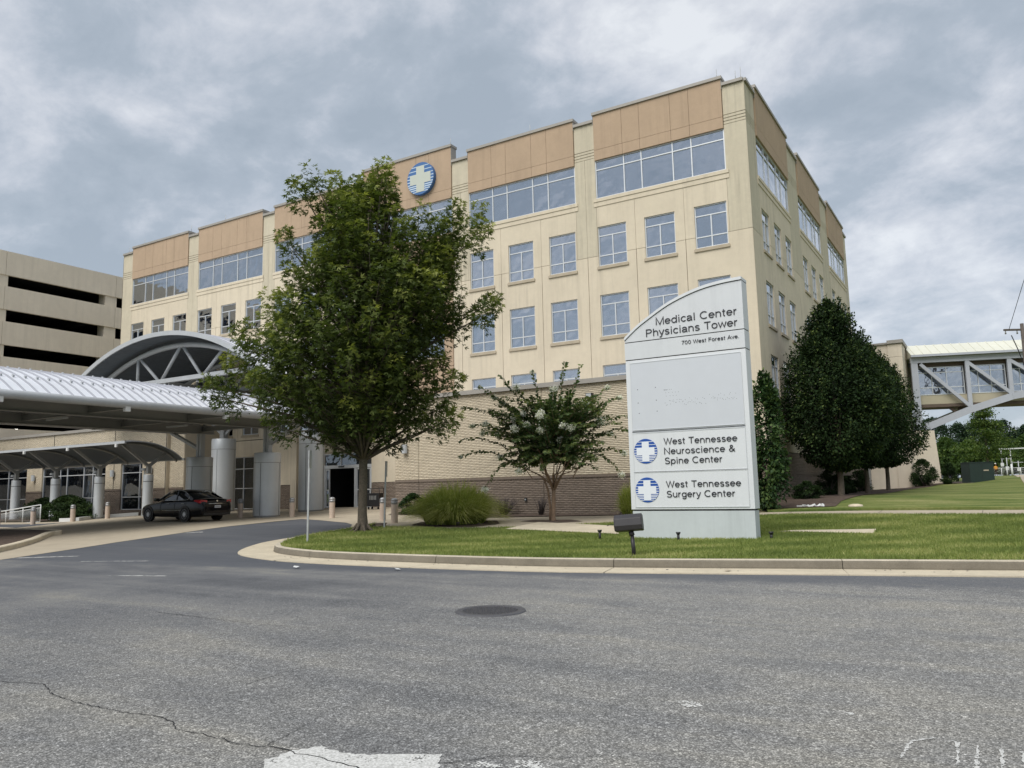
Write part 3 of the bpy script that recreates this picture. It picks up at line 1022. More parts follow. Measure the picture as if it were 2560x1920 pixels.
def facade(tw, T, side, bay_r, pier_ends, direction, zbot, special=None):
    """bay_r: list of (u_low, u_high) of the bays in ascending u"""
    gl, gk = ('glass', 'g') if side == 'F' else ('glassn', 'n')
    for bi, (a, c) in enumerate(bay_r):
        spec = special is not None and bi == special
        jn = side == 'R' and bi > 0
        wins = []
        wst = [a + .02 + 2.42 * k for k in range(3)] if side == 'F' else [a + .25 + 2.4 * k for k in range(3)]
        ww = 1.49 if side == 'F' else 1.42
        holes = [(u, u + ww, z0, z1) for u in wst for z0, z1 in ((Z_4B, Z_4T), (Z_3B, Z_3T), (Z_2B, Z_2T))]
        sh = (a, c, Z_SB, Z_ST)
        if not spec:
            for u in wst:
                for z0, z1 in ((Z_4B, Z_4T), (Z_3B, Z_3T), (Z_2B, Z_2T)):
                    if z1 < zbot: continue
                    four_light(tw, u, z0, z1, ww, side, gl, gk, jn)
        strip_light(tw, a, Z_SB, Z_ST, c - a, side, gl, gk, jn)
        joints = [pier_ends[bi][0], wst[0] + ww + .47, wst[1] + ww + .47, pier_ends[bi][1]]
        if spec:
            for z0, z1 in ((12.2, 14.0), (8.7, 10.7)):
                window(tw, a + .6, z0, c - a - 1.2, z1 - z0, [((c - a - 1.2) * k / 4, .05, z1 - z0 - .05) for k in (1, 2, 3)], [(z1 - z0 - .5, .05, c - a - 1.25)],
                       [((c - a - 1.2) * k / 4 + .03, (c - a - 1.2) * (k + 1) / 4 - .03, .05, z1 - z0 - .53) for k in range(4)] + [((c - a - 1.2) * k / 4 + .03, (c - a - 1.2) * (k + 1) / 4 - .03, z1 - z0 - .47, z1 - z0 - .05) for k in range(4)], side, gl, gk, 'wide', True)
            hs = [(a + .6, c - .6, 12.2, 14.0), (a + .6, c - .6, 8.7, 10.7)]
            wall_panel(tw, pier_ends[bi][0], a, zbot, Z_J, [], T, M['cream'])
            wall_panel(tw, c, pier_ends[bi][1], zbot, Z_J, [], T, M['cream'])
            wall_panel(tw, pier_ends[bi][0], a, Z_J, 17.62, [], T, M['pier_cream'])
            wall_panel(tw, c, pier_ends[bi][1], Z_J, 17.62, [], T, M['pier_cream'])
            for z0, z1 in ((zbot, 8.1), (8.1, 11.4), (11.4, Z_SB)):
                wall_panel(tw, a, (a + c) / 2, z0, z1, hs, T, M['tan'], d1=.03)
                wall_panel(tw, (a + c) / 2, c, z0, z1, hs, T, M['tan'], d1=.03)
        else:
            for j in range(3):
                u0, u1 = joints[j], joints[j + 1]
                wall_panel(tw, u0, u1, zbot, Z_J, holes, T, M['cream'])
                # between the joint line and the strip window; clipped at the piers
                ua, uc = max(u0, a), min(u1, c)
                wall_panel(tw, ua, uc, Z_J, Z_SB, holes, T, M['cream'], gap=.006)
            wall_panel(tw, pier_ends[bi][0], a, Z_J, 17.62, [], T, M['pier_cream'], gap=.006)
            wall_panel(tw, c, pier_ends[bi][1], Z_J, 17.62, [], T, M['pier_cream'], gap=.006)
            # stepped ledge below the long window
            for z0, z1, d in ((Z_SB - .17, Z_SB - .01, .06), (Z_SB - .40, Z_SB - .175, .03)):
                b = MB(); b.box(a - .12, c + .12, .001, d, z0, z1, T); b.build('ledge', M['cream'], tw)
        top = Z_T if not spec else 20.53
        # tan parapet panels
        W = c - a
        eds = [0, 1.5 / 6.4 * W, 2.4 / 6.4 * W, 3.95 / 6.4 * W, 4.85 / 6.4 * W, W]
        for i in range(5):
            for z0, z1 in ((Z_ST, 17.98), (17.98, top - .14)):
                wall_panel(tw, a + eds[i], a + eds[i + 1], z0, z1, [], T, M['tan'], d1=.07, gap=.007, name='parapet_panel')
        b = MB(); b.box(a - .05, c + .05, -.45, .14, top - .14, top, T); b.build('coping', M['coping'], tw)
        b = MB(); b.box(a - .02, a - .001, -.4, .075, Z_L - .3, top - .14, T); b.box(c + .001, c + .02, -.4, .075, Z_L - .3, top - .14, T); b.build('coping_return', M['coping'], tw)
        b = MB(); b.box(a + .02, c - .02, -.4, -.225, 17.3, top - .14, T); b.build('parapet_back', M['core'], tw)
    # pier tops with the four grooves
    zs = [17.62, 17.77, 17.92, 18.07]
    edges = []
    for bi, (a, c) in enumerate(bay_r):
        edges.append((pier_ends[bi][0], a)); edges.append((c, pier_ends[bi][1]))
    merged = []
    for e in sorted(edges):
        if merged and abs(merged[-1][1] - e[0]) < .02: merged[-1] = (merged[-1][0], e[1])
        else: merged.append(e)
    for a, c in merged:
        for z0, z1 in list(zip(zs[:-1], zs[1:])):
            wall_panel(tw, a, c, z0, z1, [], T, M['pier_cream'], gap=.016, name='groove_course')
        wall_panel(tw, a, c, 18.07, Z_L - .14, [], T, M['pier_cream'], gap=.014)
        b = MB(); b.box(a + .022, c - .022, -.4, .10, Z_L - .14, Z_L, T); b.build('coping', M['coping'], tw)


def tower():
    tw = empty('office_building', (0, 0, 0), 0, 'five storey cream and tan medical office building with stepped parapet and long top floor windows', 'building')
    bays = [(-15.63 - 7.553 * k, -9.2 - 7.553 * k) for k in range(6)][::-1]
    ends = []
    for i, (a, c) in enumerate(bays):
        lo = (bays[i - 1][1] + a) / 2 if i else -54.65
        hi = (c + bays[i + 1][0]) / 2 if i < 5 else -8.19
        ends.append((lo, hi))
    facade(tw, TF(), 'F', bays, ends, 1, 4.9, special=3)
    rb = [(35.62 + 9.07 * k, 42.12 + 9.07 * k) for k in range(3)]
    re = [(34.03, 43.4), (43.4, 52.5), (52.5, 61.66)]
    facade(tw, TR(), 'R', rb, re, 1, 2.9)
    # body behind the panels
    boxobj('wall_core', -54.6, RX - .20, FY + .20, 61.6, 4.9, 19.2, M['core'], tw)
    boxobj('wall_core', -54.6, RX - .20, FY + 6.6, 61.6, -.2, 4.9, M['core'], tw)
    boxobj('left_end_wall', -54.65, -54.602, FY + .0, 61.6, 0, 19.45, M['cream'], tw)
    # brick base of the right side
    return tw, bays, rb


TW, BAYS, RBAYS = tower()


def brick_mesh(name, regions, T, material, course=.073, length=.30, joint=.007, d0=-.012, d1=.003):
    """running-bond bricks laid over rectangles (u0,u1,z0,z1); every brick is a little box"""
    V = []; F = []; C = []
    for u0, u1, z0, z1 in regions:
        nz = max(1, int(round((z1 - z0) / course)))
        ch = (z1 - z0) / nz
        for j in range(nz):
            za, zb = z0 + j * ch + joint / 2, z0 + (j + 1) * ch - joint / 2
            x = u0 - (length / 2 if j % 2 else 0)
            while x < u1:
                a, c = max(x, u0) + joint / 2, min(x + length, u1) - joint / 2
                x += length
                if c - a < .03: continue
                o = len(V); e = random.uniform(-.002, .003)
                for d in (d0, d1 + e):
                    V += [T(a, d, za), T(c, d, za), T(c, d, zb), T(a, d, zb)]
                F += [(o + 4, o + 5, o + 6, o + 7), (o, o + 1, o + 5, o + 4), (o + 3, o + 7, o + 6, o + 2), (o, o + 4, o + 7, o + 3), (o + 1, o + 2, o + 6, o + 5)]
                C += [random.random()] * 5
    me = np_mesh(name, V, F, material, rnd=C)
    return me


def brick_wall(parent, u0, u1, zb, zt, T, holes=(), band=2.0, soldier=True):
    """cream running bond above a brown base with a projecting band"""
    def regs(a, c, e, f):
        rs = []
        us = sorted({a, c} | {min(max(h[0], a), c) for h in holes} | {min(max(h[1], a), c) for h in holes})
        for p, q in zip(us[:-1], us[1:]):
            if q - p < .01: continue
            m = (p + q) / 2
            cuts = sorted([(max(h[2], e), min(h[3], f)) for h in holes if h[0] <= m <= h[1]])
            z = e
            for s, t in cuts:
                if s >= t: continue
                if s - z > .02: rs.append((p, q, z, s))
                z = max(z, t)
            if f - z > .02: rs.append((p, q, z, f))
        return rs
    if band:
        o = inst('brown_brick_base', brick_mesh('brown_brick_base', regs(u0, u1, zb, band - .1), T, M['brown']), parent); o['kind'] = 'stuff'
        b = MB()
        for r in regs(u0, u1, band - .1, band): b.box(r[0], r[1], -.02, .03, r[2], r[3], T)
        b.build('brick_band', M['brown'], parent)
    o = inst('cream_brickwork', brick_mesh('cream_brickwork', regs(u0, u1, band or zb, zt), T, M['brick']), parent); o['kind'] = 'stuff'
    # mortar backing
    for (z0, z1, mt) in ((zb - .3, (band or zb) - .05, 'bmortar'), ((band or zb) - .05, zt, 'mortar')):
        if z1 - z0 < .05: continue
        b = MB()
        for r in regs(u0, u1, z0, z1): b.box(r[0], r[1], -.2, 0, r[2], r[3], T)
        b.build('mortar_backing', M[mt], parent)


def podium():
    p = empty('brick_podium', (0, 0, 0), 0, 'single storey cream brick wing with brown brick base behind the flowering tree', 'building')
    T = TF(29.5)
    zt = 5.78
    cuts = [-24.6, -23.17, -16.47, -9.8]
    for a, c in zip(cuts[:-1], cuts[1:]):
        brick_wall(p, a + .01, c - .01, .2, zt, T)
    # return wall on the left (faces -x) with tall dark window
    TL = lambda u, d, z: (-24.6 - d, u, z)
    brick_wall(p, 29.52, 34.0, .2, zt, TL, holes=[(29.75, 30.9, .55, 3.9)])
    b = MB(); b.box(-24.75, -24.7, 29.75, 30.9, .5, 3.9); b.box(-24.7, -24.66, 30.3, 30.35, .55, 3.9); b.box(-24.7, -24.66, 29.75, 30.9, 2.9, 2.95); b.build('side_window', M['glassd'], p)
    boxobj('block_core', -24.58 + .22, -9.85, 29.52 + .2, FY - .02, -.2, 5.7, M['core'], p)
    boxobj('coping', -24.72, -9.7, 29.36, 29.9, zt, 5.97, M['coping'], p)
    boxobj('coping', -24.72, -24.2, 29.9, 34.0, zt + .002, 5.968, M['coping'], p)
    boxobj('roof', -24.2, -9.8, 29.9, 34.0, 5.6, 5.75, M['coping'], p)
    boxobj('right_wall', -9.85, -9.8, 29.5, 34, 0, zt, M['brick'], p)
    return p


POD = podium()


def wall_lamp(x, y, z, label, s=1.0, group='wall lamps'):
    e = empty('wall_lamp', (x, y, z), 0, label, 'wall lamp', group)
    b = MB(); b.box(-.05 * s, .05 * s, -.06, 0, -.10, .10); b.build('bracket', M['galv'], e)
    b = MB(); n = 12
    pts = [(.15 * s * math.cos(PI * k / n), -.06 - .16 * s * math.sin(PI * k / n)) for k in range(n + 1)]
    b.prism(pts, lambda a, c: (a, c, -.21 * s), lambda a, c: (a, c, .21 * s)); b.build('shade', M['lamp'], e)


wall_lamp(-23.93, 29.46, 3.47, 'grey half round wall lamp on the cream brick wall beside the entrance corner')
e = empty('security_light', (-14.1, 29.46, 5.25), 0, 'small dark floodlight high on the cream brick wall above the flowering tree', 'light')
boxobj('housing', -.14, .14, -.22, -.02, -.10, .10, M['bronze'], e, bevel=.01); boxobj('arm', -.03, .03, -.03, .0, -.04, .04, M['galv'], e)
boxobj('lens', -.11, .11, -.235, -.222, -.07, .07, M['lamp'], e)
e = empty('hose_bib', (-17.35, 29.46, 1.02), 0, 'small dark outlet box on the brown brick base behind the cut back bushes', 'outlet')
boxobj('plate', -.06, .06, -.03, 0, -.08, .08, M['black'], e); boxobj('cap', -.03, .03, -.06, -.03, -.03, .03, M['galv'], e)


def entrance():
    p = empty('entrance_front', (0, 0, 0), 0, 'shaded cream entrance front with sliding glass doors and brown brick base under the canopy', 'building')
    T = TF(FY)
    holes = [(-41.8, -39.3, .55, 3.85), (-33.8, -30.1, .3, 3.75)]
    wall_panel(p, -43.6, -36.2, 2.0, 4.88, holes, T, M['cream'])
    wall_panel(p, -35.7, -24.62, 2.0, 4.88, holes, T, M['cream'])
    brick_wall_regions = [(-43.6, -41.8, .3, 1.98), (-39.3, -36.2, .3, 1.98), (-35.7, -33.8, .3, 1.98), (-30.1, -24.62, .3, 1.98)]
    for r in brick_wall_regions:
        o = inst('brown_brick_base', brick_mesh('brown_brick_base', [r], T, M['brown']), p); o['kind'] = 'stuff'
        boxobj('mortar_backing', r[0], r[1], FY, FY + .2, 0, 1.98, M['bmortar'], p)
    boxobj('pilaster', -36.2, -35.7, FY - .35, FY + .1, 0, 4.88, M['cream'], p)
    # tall side window
    w, h = 2.5, 3.28
    window(p, -41.8, .57, w, h, [(.95, .05, h - .05), (1.9, .05, h - .05)], [(h - .75, .05, w - .05), (1.3, .05, w - .05)],
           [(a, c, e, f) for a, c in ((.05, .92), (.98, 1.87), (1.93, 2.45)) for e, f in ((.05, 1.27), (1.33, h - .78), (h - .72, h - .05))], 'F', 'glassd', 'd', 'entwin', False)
    # doorway
    room = MB()
    x0, x1, y0, y1, z0, z1 = -33.8, -30.1, FY + .16, FY + 6, .55, 3.75
    V = [(x, y, z) for z in (z0, z1) for y in (y0, y1) for x in (x0, x1)]
    room.add(V, [(0, 1, 3, 2), (4, 6, 7, 5), (2, 3, 7, 6), (0, 2, 6, 4), (1, 5, 7, 3)])
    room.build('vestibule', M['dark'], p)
    d = MB()
    y = FY + .02
    d.box(-33.8, -30.1, y, y + .12, 2.87, 3.06); d.box(-33.8, -33.72, y, y + .12, .6, 2.87); d.box(-30.18, -30.1, y, y + .12, .6, 2.87)
    d.box(-31.42, -31.30, y, y + .12, .6, 2.87); d.box(-33.8, -30.1, y, y + .12, 3.68, 3.75); d.box(-32.5, -32.44, y, y + .1, 3.06, 3.68)
    d.build('door_frame', M['alu'], p)
    for a, c in ((-33.69, -33.36), (-31.28, -30.2)):
        o = inst('door_leaf', window_frame_mesh(c - a, 2.22, [], [(1.0, .05, c - a - .05)], M['alu'], 'leaf%.2f' % a, t=.07), p, (a, y + .09, .63))
        inst('pane', pane_mesh(c - a - .14, 2.08, M['glassd'], 'd'), o, (.07, -.02, .07))
    boxobj('transom_pane', -33.72, -32.5, y + .05, y + .06, 3.06, 3.68, M['glassd'], p)
    boxobj('transom_pane', -32.44, -30.1, y + .05, y + .06, 3.06, 3.68, M['glassd'], p)
    boxobj('door_sensor', -32.62, -32.2, y - .05, y - .002, 2.93, 3.0, M['black'], p)
    boxobj('lintel_line', -33.9, -30.0, FY - .03, FY - .001, 3.76, 3.84, M['sill'], p)


entrance()


def left_wing():
    p = empty('left_brick_wing', (0, 0, 0), 0, 'low cream brick wing with brown brick base and tall windows behind the small walkway canopy', 'building')
    T = TF(30.5)
    holes = [(-48.25, -46.0, .68, 3.6), (-57.6, -49.95, .68, 3.6), (-66.0, -59.6, .68, 3.6)]
    brick_wall(p, -70, -50.0, .0, 5.9, T, holes)
    brick_wall(p, -50.0, -43.6, .0, 5.9, T, holes)
    T2 = TF(30.72)
    brick_wall(p, -43.58, -42.2, .1, 5.9, T2, [])
    boxobj('coping', -70, -43.5, 30.38, 31, 5.9, 6.09, M['coping'], p)
    boxobj('coping', -43.5, -42.15, 30.6, 31, 5.9, 6.088, M['coping'], p)
    boxobj('block_core', -70, -42.25, 30.95, 33.98, -.2, 5.85, M['core'], p)
    boxobj('corner_return', -43.6, -43.58, 30.5, 30.95, 0, 5.9, M['brick'], p)
    boxobj('end_wall', -42.2, -42.18, 30.74, 34, 0, 5.9, M['brick'], p)
    for (a, c, ms) in ((-48.25, -46.0, [1.85]), (-57.6, -49.95, [2.15, 3.0, 5.0, 6.05]), (-66.0, -59.6, [2.0, 3.7])):
        w = c - a; h = 2.92
        ed = [.05] + [x for m in ms for x in (m - .025, m + .025)] + [w - .05]
        panes = [(ed[2 * i], ed[2 * i + 1], e, f) for i in range(len(ms) + 1) for e, f in ((.05, .77), (.83, 2.31), (2.37, h - .05))]
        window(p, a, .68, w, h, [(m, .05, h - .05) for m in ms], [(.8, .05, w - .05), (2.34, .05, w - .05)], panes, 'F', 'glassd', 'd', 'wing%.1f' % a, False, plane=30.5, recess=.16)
    for x in (-64.5, -52.0 - .9, -45.2):
        b = MB(); b.box(x - .16, x + .16, 30.46, 30.498, 4.62, 4.98); b.build('vent_frame', M['sill'], p)
        b = MB(); b.box(x - .09, x + .09, 30.44, 30.458, 4.68, 4.92); b.build('vent', M['brown'], p)
    for x in (-56.2, -49.0, -43.62):
        boxobj('joint', x - .012, x + .012, 30.462, 30.48, 2, 5.9, M['seam'], p)


left_wing()
wall_lamp(-58.5, 30.46, 2.95, 'grey half round wall lamp on the brick pier left of the wide dark window', group='wall lamps on the left wing')
wall_lamp(-49.0, 30.46, 3.02, 'grey half round wall lamp on the brick pier right of the wide dark window', group='wall lamps on the left wing')
wall_lamp(-45.0, 30.46, 3.12, 'grey half round wall lamp right of the narrow dark window, above the parked car', group='wall lamps on the left wing')


def side_base():
    """brick base of the tower's right side"""
    T = TR(RX)
    o = inst('brown_brick_base', brick_mesh('brown_brick_base', [(34.05, 61.6, .5, 1.9)], T, M['brown'], .073, .3), TW); o['kind'] = 'stuff'
    boxobj('brick_band', RX - .1, RX + .03, 34.05, 61.6, 1.9, 2.0, M['brown'], TW)
    o = inst('brown_brick_base', brick_mesh('brown_brick_base', [(34.05, 61.6, 2.0, 2.85)], T, M['brown'], .073, .3), TW); o['kind'] = 'stuff'
    boxobj('mortar_backing', RX - .19, RX, 34.05, 61.6, 0, 2.88, M['bmortar'], TW)


side_base()


def corner_base():
    T = TF(FY)
    for nm, z0, z1, mt in (('brown_brick_base', .2, 1.9, 'brown'), ('brown_brick_base', 2.0, 2.85, 'brown')):
        o = inst(nm, brick_mesh(nm, [(-9.8, RX - .01, z0, z1)], T, M[mt]), TW); o['kind'] = 'stuff'
    boxobj('brick_band', -9.8, RX, FY - .03, FY + .1, 1.9, 2.0, M['brown'], TW)
    boxobj('mortar_backing', -9.8, RX - .19, FY, FY + .2, 0, 2.88, M['bmortar'], TW)
    wall_panel(TW, -9.8, RX, 2.88, 4.9, [], T, M['cream'])


corner_base()


def emblem(e, r, thick, face, blue, white, stripe, side=None, th=.012):
    """blue disc, white cross, white stripes; drawn in the x-z plane, outward is -y"""
    b = MB(); n = 48
    pts = [(r * math.cos(2 * PI * k / n), r * math.sin(2 * PI * k / n)) for k in range(n)]
    b.prism(pts, lambda a, c: (a, 0, c), lambda a, c: (a, -thick, c)); b.build('disc', blue, e)
    aw, ah = .27 * r, .76 * r
    b = MB(); y0, y1 = -thick - .001, -thick - th
    cross = [(-.30, .78), (.30, .78), (.30, .30), (.77, .30), (.77, -.33), (.30, -.33), (.30, -.84), (-.30, -.84), (-.30, -.33), (-.77, -.33), (-.77, .30), (-.30, .30)]
    b.prism([(a * r, c * r) for a, c in cross], lambda a, c: (a, y0, c), lambda a, c: (a, y1, c)); b.build('cross', white, e)
    ys = [(.755, .045), (.51, .045), (.27, .045), (.07, .055), (-.12, .06), (-.30, .065), (-.43, .07), (-.56, .07), (-.69, .065), (-.82, .05)]
    for zc, hh in ys:
        half = math.sqrt(max(0, 1 - zc * zc)) * .985
        inner = .30 if (zc > .30 or zc < -.33) else .77
        for s in (-1, 1):
            a, c = inner + .0, half
            if zc < -.8: a = 0.0
            if a >= c: continue
            b = MB(); b.box(min(s * a, s * c) * r, max(s * a, s * c) * r, y1 * .5 + y0 * .5, y0, (zc - hh / 2) * r, (zc + hh / 2) * r); b.build('stripe', stripe, e)


e = empty('facade_emblem', (-26.27, FY - .08, 18.93), 0, 'large round blue sign with a white cross high on the tan parapet', 'sign')
emblem(e, .94, .22, None, M['signl2'], M['signx2'], M['stripe2'])


def lightning_rods():
    for x in (-9.45, -11.9 - 7.5, -24.55, -31.0, -33.5, -39.5 - 4, -47.1, -52.5, -54.4, -8.6):
        top = 20.53 if -31 < x < -24 else (Z_T if abs(x + 8.6) > .2 and abs(x + 54.4) > .2 else Z_L)
        b = MB(); b.tube([(x, FY + .25, top), (x, FY + .25, top + .55)], .014, 5); b.build('lightning_rod', M['galv'], TW)
    for y in (34.6, 35.8, 44.9, 53.9):
        b = MB(); b.tube([(RX - .25, y, Z_L), (RX - .25, y, 20.45)], .014, 5); b.build('lightning_rod', M['galv'], TW)
    # small roof unit left of the raised parapet
    boxobj('roof_unit', -33.2, -31.9, FY + .4, FY + 1.4, 19.2, 20.15, M['gar'], TW)


lightning_rods()


def garage():
    X = -66.0
    p = empty('parking_garage', (0, 0, 0), 0, 'beige concrete parking garage with long dark horizontal openings at the far left', 'building')
    T = TR(X)
    y_cols = [(12.0, 13.1), (21.5, 22.6), (30.0, 31.5), (39.6, 40.66), (49.0, 50.1), (58.5, 59.6)]
    top = 21.2
    bands = [(19.25, top), (16.46, 18.34), (13.62, 15.5), (10.78, 12.68), (7.94, 9.85), (5.1, 7.0), (.2, 2.6)]
    ycut = [8, 21.9, 31.25, 40.5, 50, 62]
    for z0, z1 in bands:
        for a, c in zip(ycut[:-1], ycut[1:]):
            b = MB(); b.box(a + .012, c - .012, -.25, .0, z0, z1, T); b.build('spandrel_panel', M['gar'], p)
    for a, c in y_cols:
        b = MB(); b.box(a, c, -1.1, -.1, 0, top - .1, T); b.build('column', M['gar'], p)
    for z0, z1 in bands[1:]:
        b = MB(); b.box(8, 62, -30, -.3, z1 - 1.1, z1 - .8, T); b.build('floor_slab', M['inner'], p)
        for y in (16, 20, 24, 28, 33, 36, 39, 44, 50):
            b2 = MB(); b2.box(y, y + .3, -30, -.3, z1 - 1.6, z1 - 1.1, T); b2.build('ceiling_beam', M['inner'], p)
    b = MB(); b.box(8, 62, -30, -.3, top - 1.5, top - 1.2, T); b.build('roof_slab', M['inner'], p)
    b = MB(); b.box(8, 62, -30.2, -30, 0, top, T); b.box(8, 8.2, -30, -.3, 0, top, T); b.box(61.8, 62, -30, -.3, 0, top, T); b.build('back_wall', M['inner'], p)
    # the one lit ceiling lamp visible inside
    b = MB(); b.box(-69.1, -68.9, 34.15, 34.3, 7.20, 7.25); b.build('ceiling_lamp', plain('garage_lamp', (1.0, .96, .85), .5, emit=6.0), p)


garage()


# ================================================================== CANOPIES
def curved_roof(name, pts, y0, y1, thick, seam_step, material, under, parent, seam_h=.06, along='Y'):
    """curved metal roof; pts profile (a,z); extruded along y (or x) with raised seams as parts"""
    P = pts
    def V(a, t, z): return (a, t, z) if along == 'Y' else (t, a, z)
    nrm = []
    for i in range(len(P)):
        d = Vector(P[min(i + 1, len(P) - 1)]) - Vector(P[max(i - 1, 0)])
        nrm.append(Vector((-d.y, d.x)).normalized() * (1 if d.x > 0 else -1))
    top = P; bot = [(P[i][0] - nrm[i].x * thick, P[i][1] - nrm[i].y * thick) for i in range(len(P))]
    n = len(P)
    b = MB()
    b.add([V(a, y0, z) for a, z in top] + [V(a, y1, z) for a, z in top], [(i, i + 1, n + i + 1, n + i) for i in range(n - 1)], True)
    ring = top + bot[::-1]
    m = len(ring)
    b.add([V(a, y0, z) for a, z in ring], [(i, i + 1, m - 2 - i, m - 1 - i) for i in range(n - 1)])
    b.add([V(a, y1, z) for a, z in ring], [(i, m - 1 - i, m - 2 - i, i + 1) for i in range(n - 1)])
    b.build(name, material, parent)
    b = MB()
    b.add([V(a, y0, z) for a, z in bot] + [V(a, y1, z) for a, z in bot], [(i, n + i, n + i + 1, i + 1) for i in range(n - 1)], True)
    b.build('roof_deck', under, parent)
    # seams: one shared mesh
    s = MB(); w = .02
    tp = [(P[i][0] + nrm[i].x * seam_h, P[i][1] + nrm[i].y * seam_h) for i in range(n)]
    vs = [V(a, -w, z) for a, z in P] + [V(a, w, z) for a, z in P] + [V(a, -w, z) for a, z in tp] + [V(a, w, z) for a, z in tp]
    fs = []
    for i in range(n - 1):
        fs += [(2 * n + i, 2 * n + i + 1, 3 * n + i + 1, 3 * n + i), (i, 2 * n + i, 2 * n + i + 1, i + 1), (n + i, n + i + 1, 3 * n + i + 1, 3 * n + i)]
    fs += [(0, n, 3 * n, 2 * n), (n - 1, 3 * n - 1, 4 * n - 1, 2 * n - 1)]
    s.add(vs, fs)
    me = s.mesh('seam', M['seamm'])
    t = y0 + seam_step / 2
    while t < y1:
        inst('seam', me, parent, (0, t, 0) if along == 'Y' else (t, 0, 0)); t += seam_step


def arc(cx, half, z_mid, rise, n=16):
    """profile points of a shallow arc from cx-half to cx+half"""
    Rr = (half * half + rise * rise) / (2 * rise)
    a0 = math.asin(half / Rr)
    return [(cx + Rr * math.sin(a0 * (2 * k / n - 1)), z_mid + rise - Rr + Rr * math.cos(a0 * (2 * k / n - 1))) for k in range(n + 1)]


def clad_column(parent_name, x, y, r, ztop, ring, label, group, n=32):
    z = g(x, y)
    e = empty(parent_name, (x, y, z), 0, label, 'column', group)
    h = ztop - z
    b = MB(); b.lathe(0, 0, [(r * .97, -.1), (r * .97, .07)], n); b.build('base_ring', M['steeld'], e)
    b = MB(); b.lathe(0, 0, [(r, .075), (r, ring - z - .012)], n, caps=True)
    b.build('shaft', M['silver'], e)
    b = MB(); b.lathe(0, 0, [(r * .985, ring - z - .02), (r * .985, ring - z + .012)], n, caps=False); b.build('joint_ring', M['seam'], e)
    b = MB(); b.lathe(0, 0, [(r, ring - z + .004), (r, h - .03), (r * .97, h)], n); b.build('top_band', M['silver'], e)
    for k in range(4):
        a = R(20 + 90 * k)
        b = MB(); b.box(-.008, .008, -.006, .004, .09, ring - z - .03)
        b.build('panel_seam', M['seam'], e, (r * math.cos(a) * 1.0, r * math.sin(a) * 1.0, 0), (0, 0, a + PI / 2))
    return e


def drive_canopy():
    e = empty('drive_canopy', (0, 0, 0), 0, 'long curved silver standing seam roof over the drive-up lane, with grey steel beams below', 'canopy')
    prof = arc(-33.5, 4.95, 5.18, 1.42, 14)
    curved_roof('roof', prof, 2.0, 28.1, .08, .42, M['roofm'], M['decku'], e, .055)
    gm = MB(); gm.box(-.05, .05, -.03, .03, -.01, .07); gmesh = gm.mesh('snow_guard', M['steelw'])
    t = 2.0 + .42
    while t < 28.1:
        for i in (12, 9):
            a, zz = prof[i]; inst('snow_guard', gmesh, e, (a, t, zz + .01), (0, R(20), 0))
        t += .42
    for s, x in ((1, -28.46), (-1, -38.54)):
        b = MB(); b.tube([(x, 2.0, 5.05), (x, 28.15, 5.05)], .16, 14); b.build('eave_pipe', M['steelw'], e)
    for x in (-31.0, -36.0):
        b = MB(); b.ibeam((x, 2.0, 4.97), (x, 28.0, 4.97), .26, .46, .035); b.build('main_beam', M['steeld'], e)
    for x, z in ((-33.5, 6.3), (-29.8, 5.55), (-37.2, 5.55)):
        b = MB(); b.beam((x, 2.0, z), (x, 28.0, z), .12, .18); b.build('purlin', M['steeld'], e)
    # cross beams at each bay
    for y in (4.3, 8.9, 13.5, 18.1, 22.7, 27.3):
        b = MB(); b.ibeam((-38.4, y, 4.98), (-28.55, y, 4.98), .16, .24, .03); b.build('cross_beam', M['steeld'], e)
        b = MB(); b.box(-28.52, -28.34, y - .1, y + .1, 4.76, 4.96); b.build('beam_end_cap', M['white'], e)
        for x in (-31.0, -36.0):
            for s in (-1, 1):
                b = MB(); b.beam((x, y, 5.1), (x + s * 1.3, y, 5.62 + (.5 if s * (x + 33.5) < 0 else -.05)), .09, .12); b.build('roof_strut', M['steeld'], e)
    for y in (8, 12.6, 19, 24.5):
        for s in (-1, 1):
            b = MB(); b.beam((-31.0, y, 5.15), (-31.0 + s * 1.2, y + .3, 5.75), .07, .09); b.build('roof_strut', M['steeld'], e)
    for y in (12.0, 17.5, 23.0):
        boxobj('strip_lamp', -33.0, -31.6, y, y + .14, 4.66, 4.73, M['steelw'], e)
    # posts and braces on the short columns
    for x, s in ((-30.97, 1), (-36.15, -1)):
        b = MB()
        b.box(x - .20, x - .03, 27.18, 27.42, 3.5, 4.74); b.box(x + .03, x + .20, 27.18, 27.42, 3.5, 4.74); b.build('post', M['steelw'], e)
        for dy in (-.09, .09):
            b = MB(); b.beam((x + s * .1, 27.3 + dy, 3.95), (x + s * 2.45, 27.3 + dy, 4.92), .07, .14); b.build('brace', M['steelw'], e)
    clad_column('canopy_column', -36.18, 27.3, .67, 3.5, 3.0, 'short wide silver clad column behind the parked car, carrying the drive canopy', 'silver clad entrance columns')
    clad_column('canopy_column', -30.97, 27.3, .65, 3.52, 3.03, 'short wide silver clad column between the two bollards right of the parked car', 'silver clad entrance columns')
    for x, w in ((-36.18, 1), (-30.97, 1), (-36.18, 2), (-30.97, 2)):
        pass


drive_canopy()


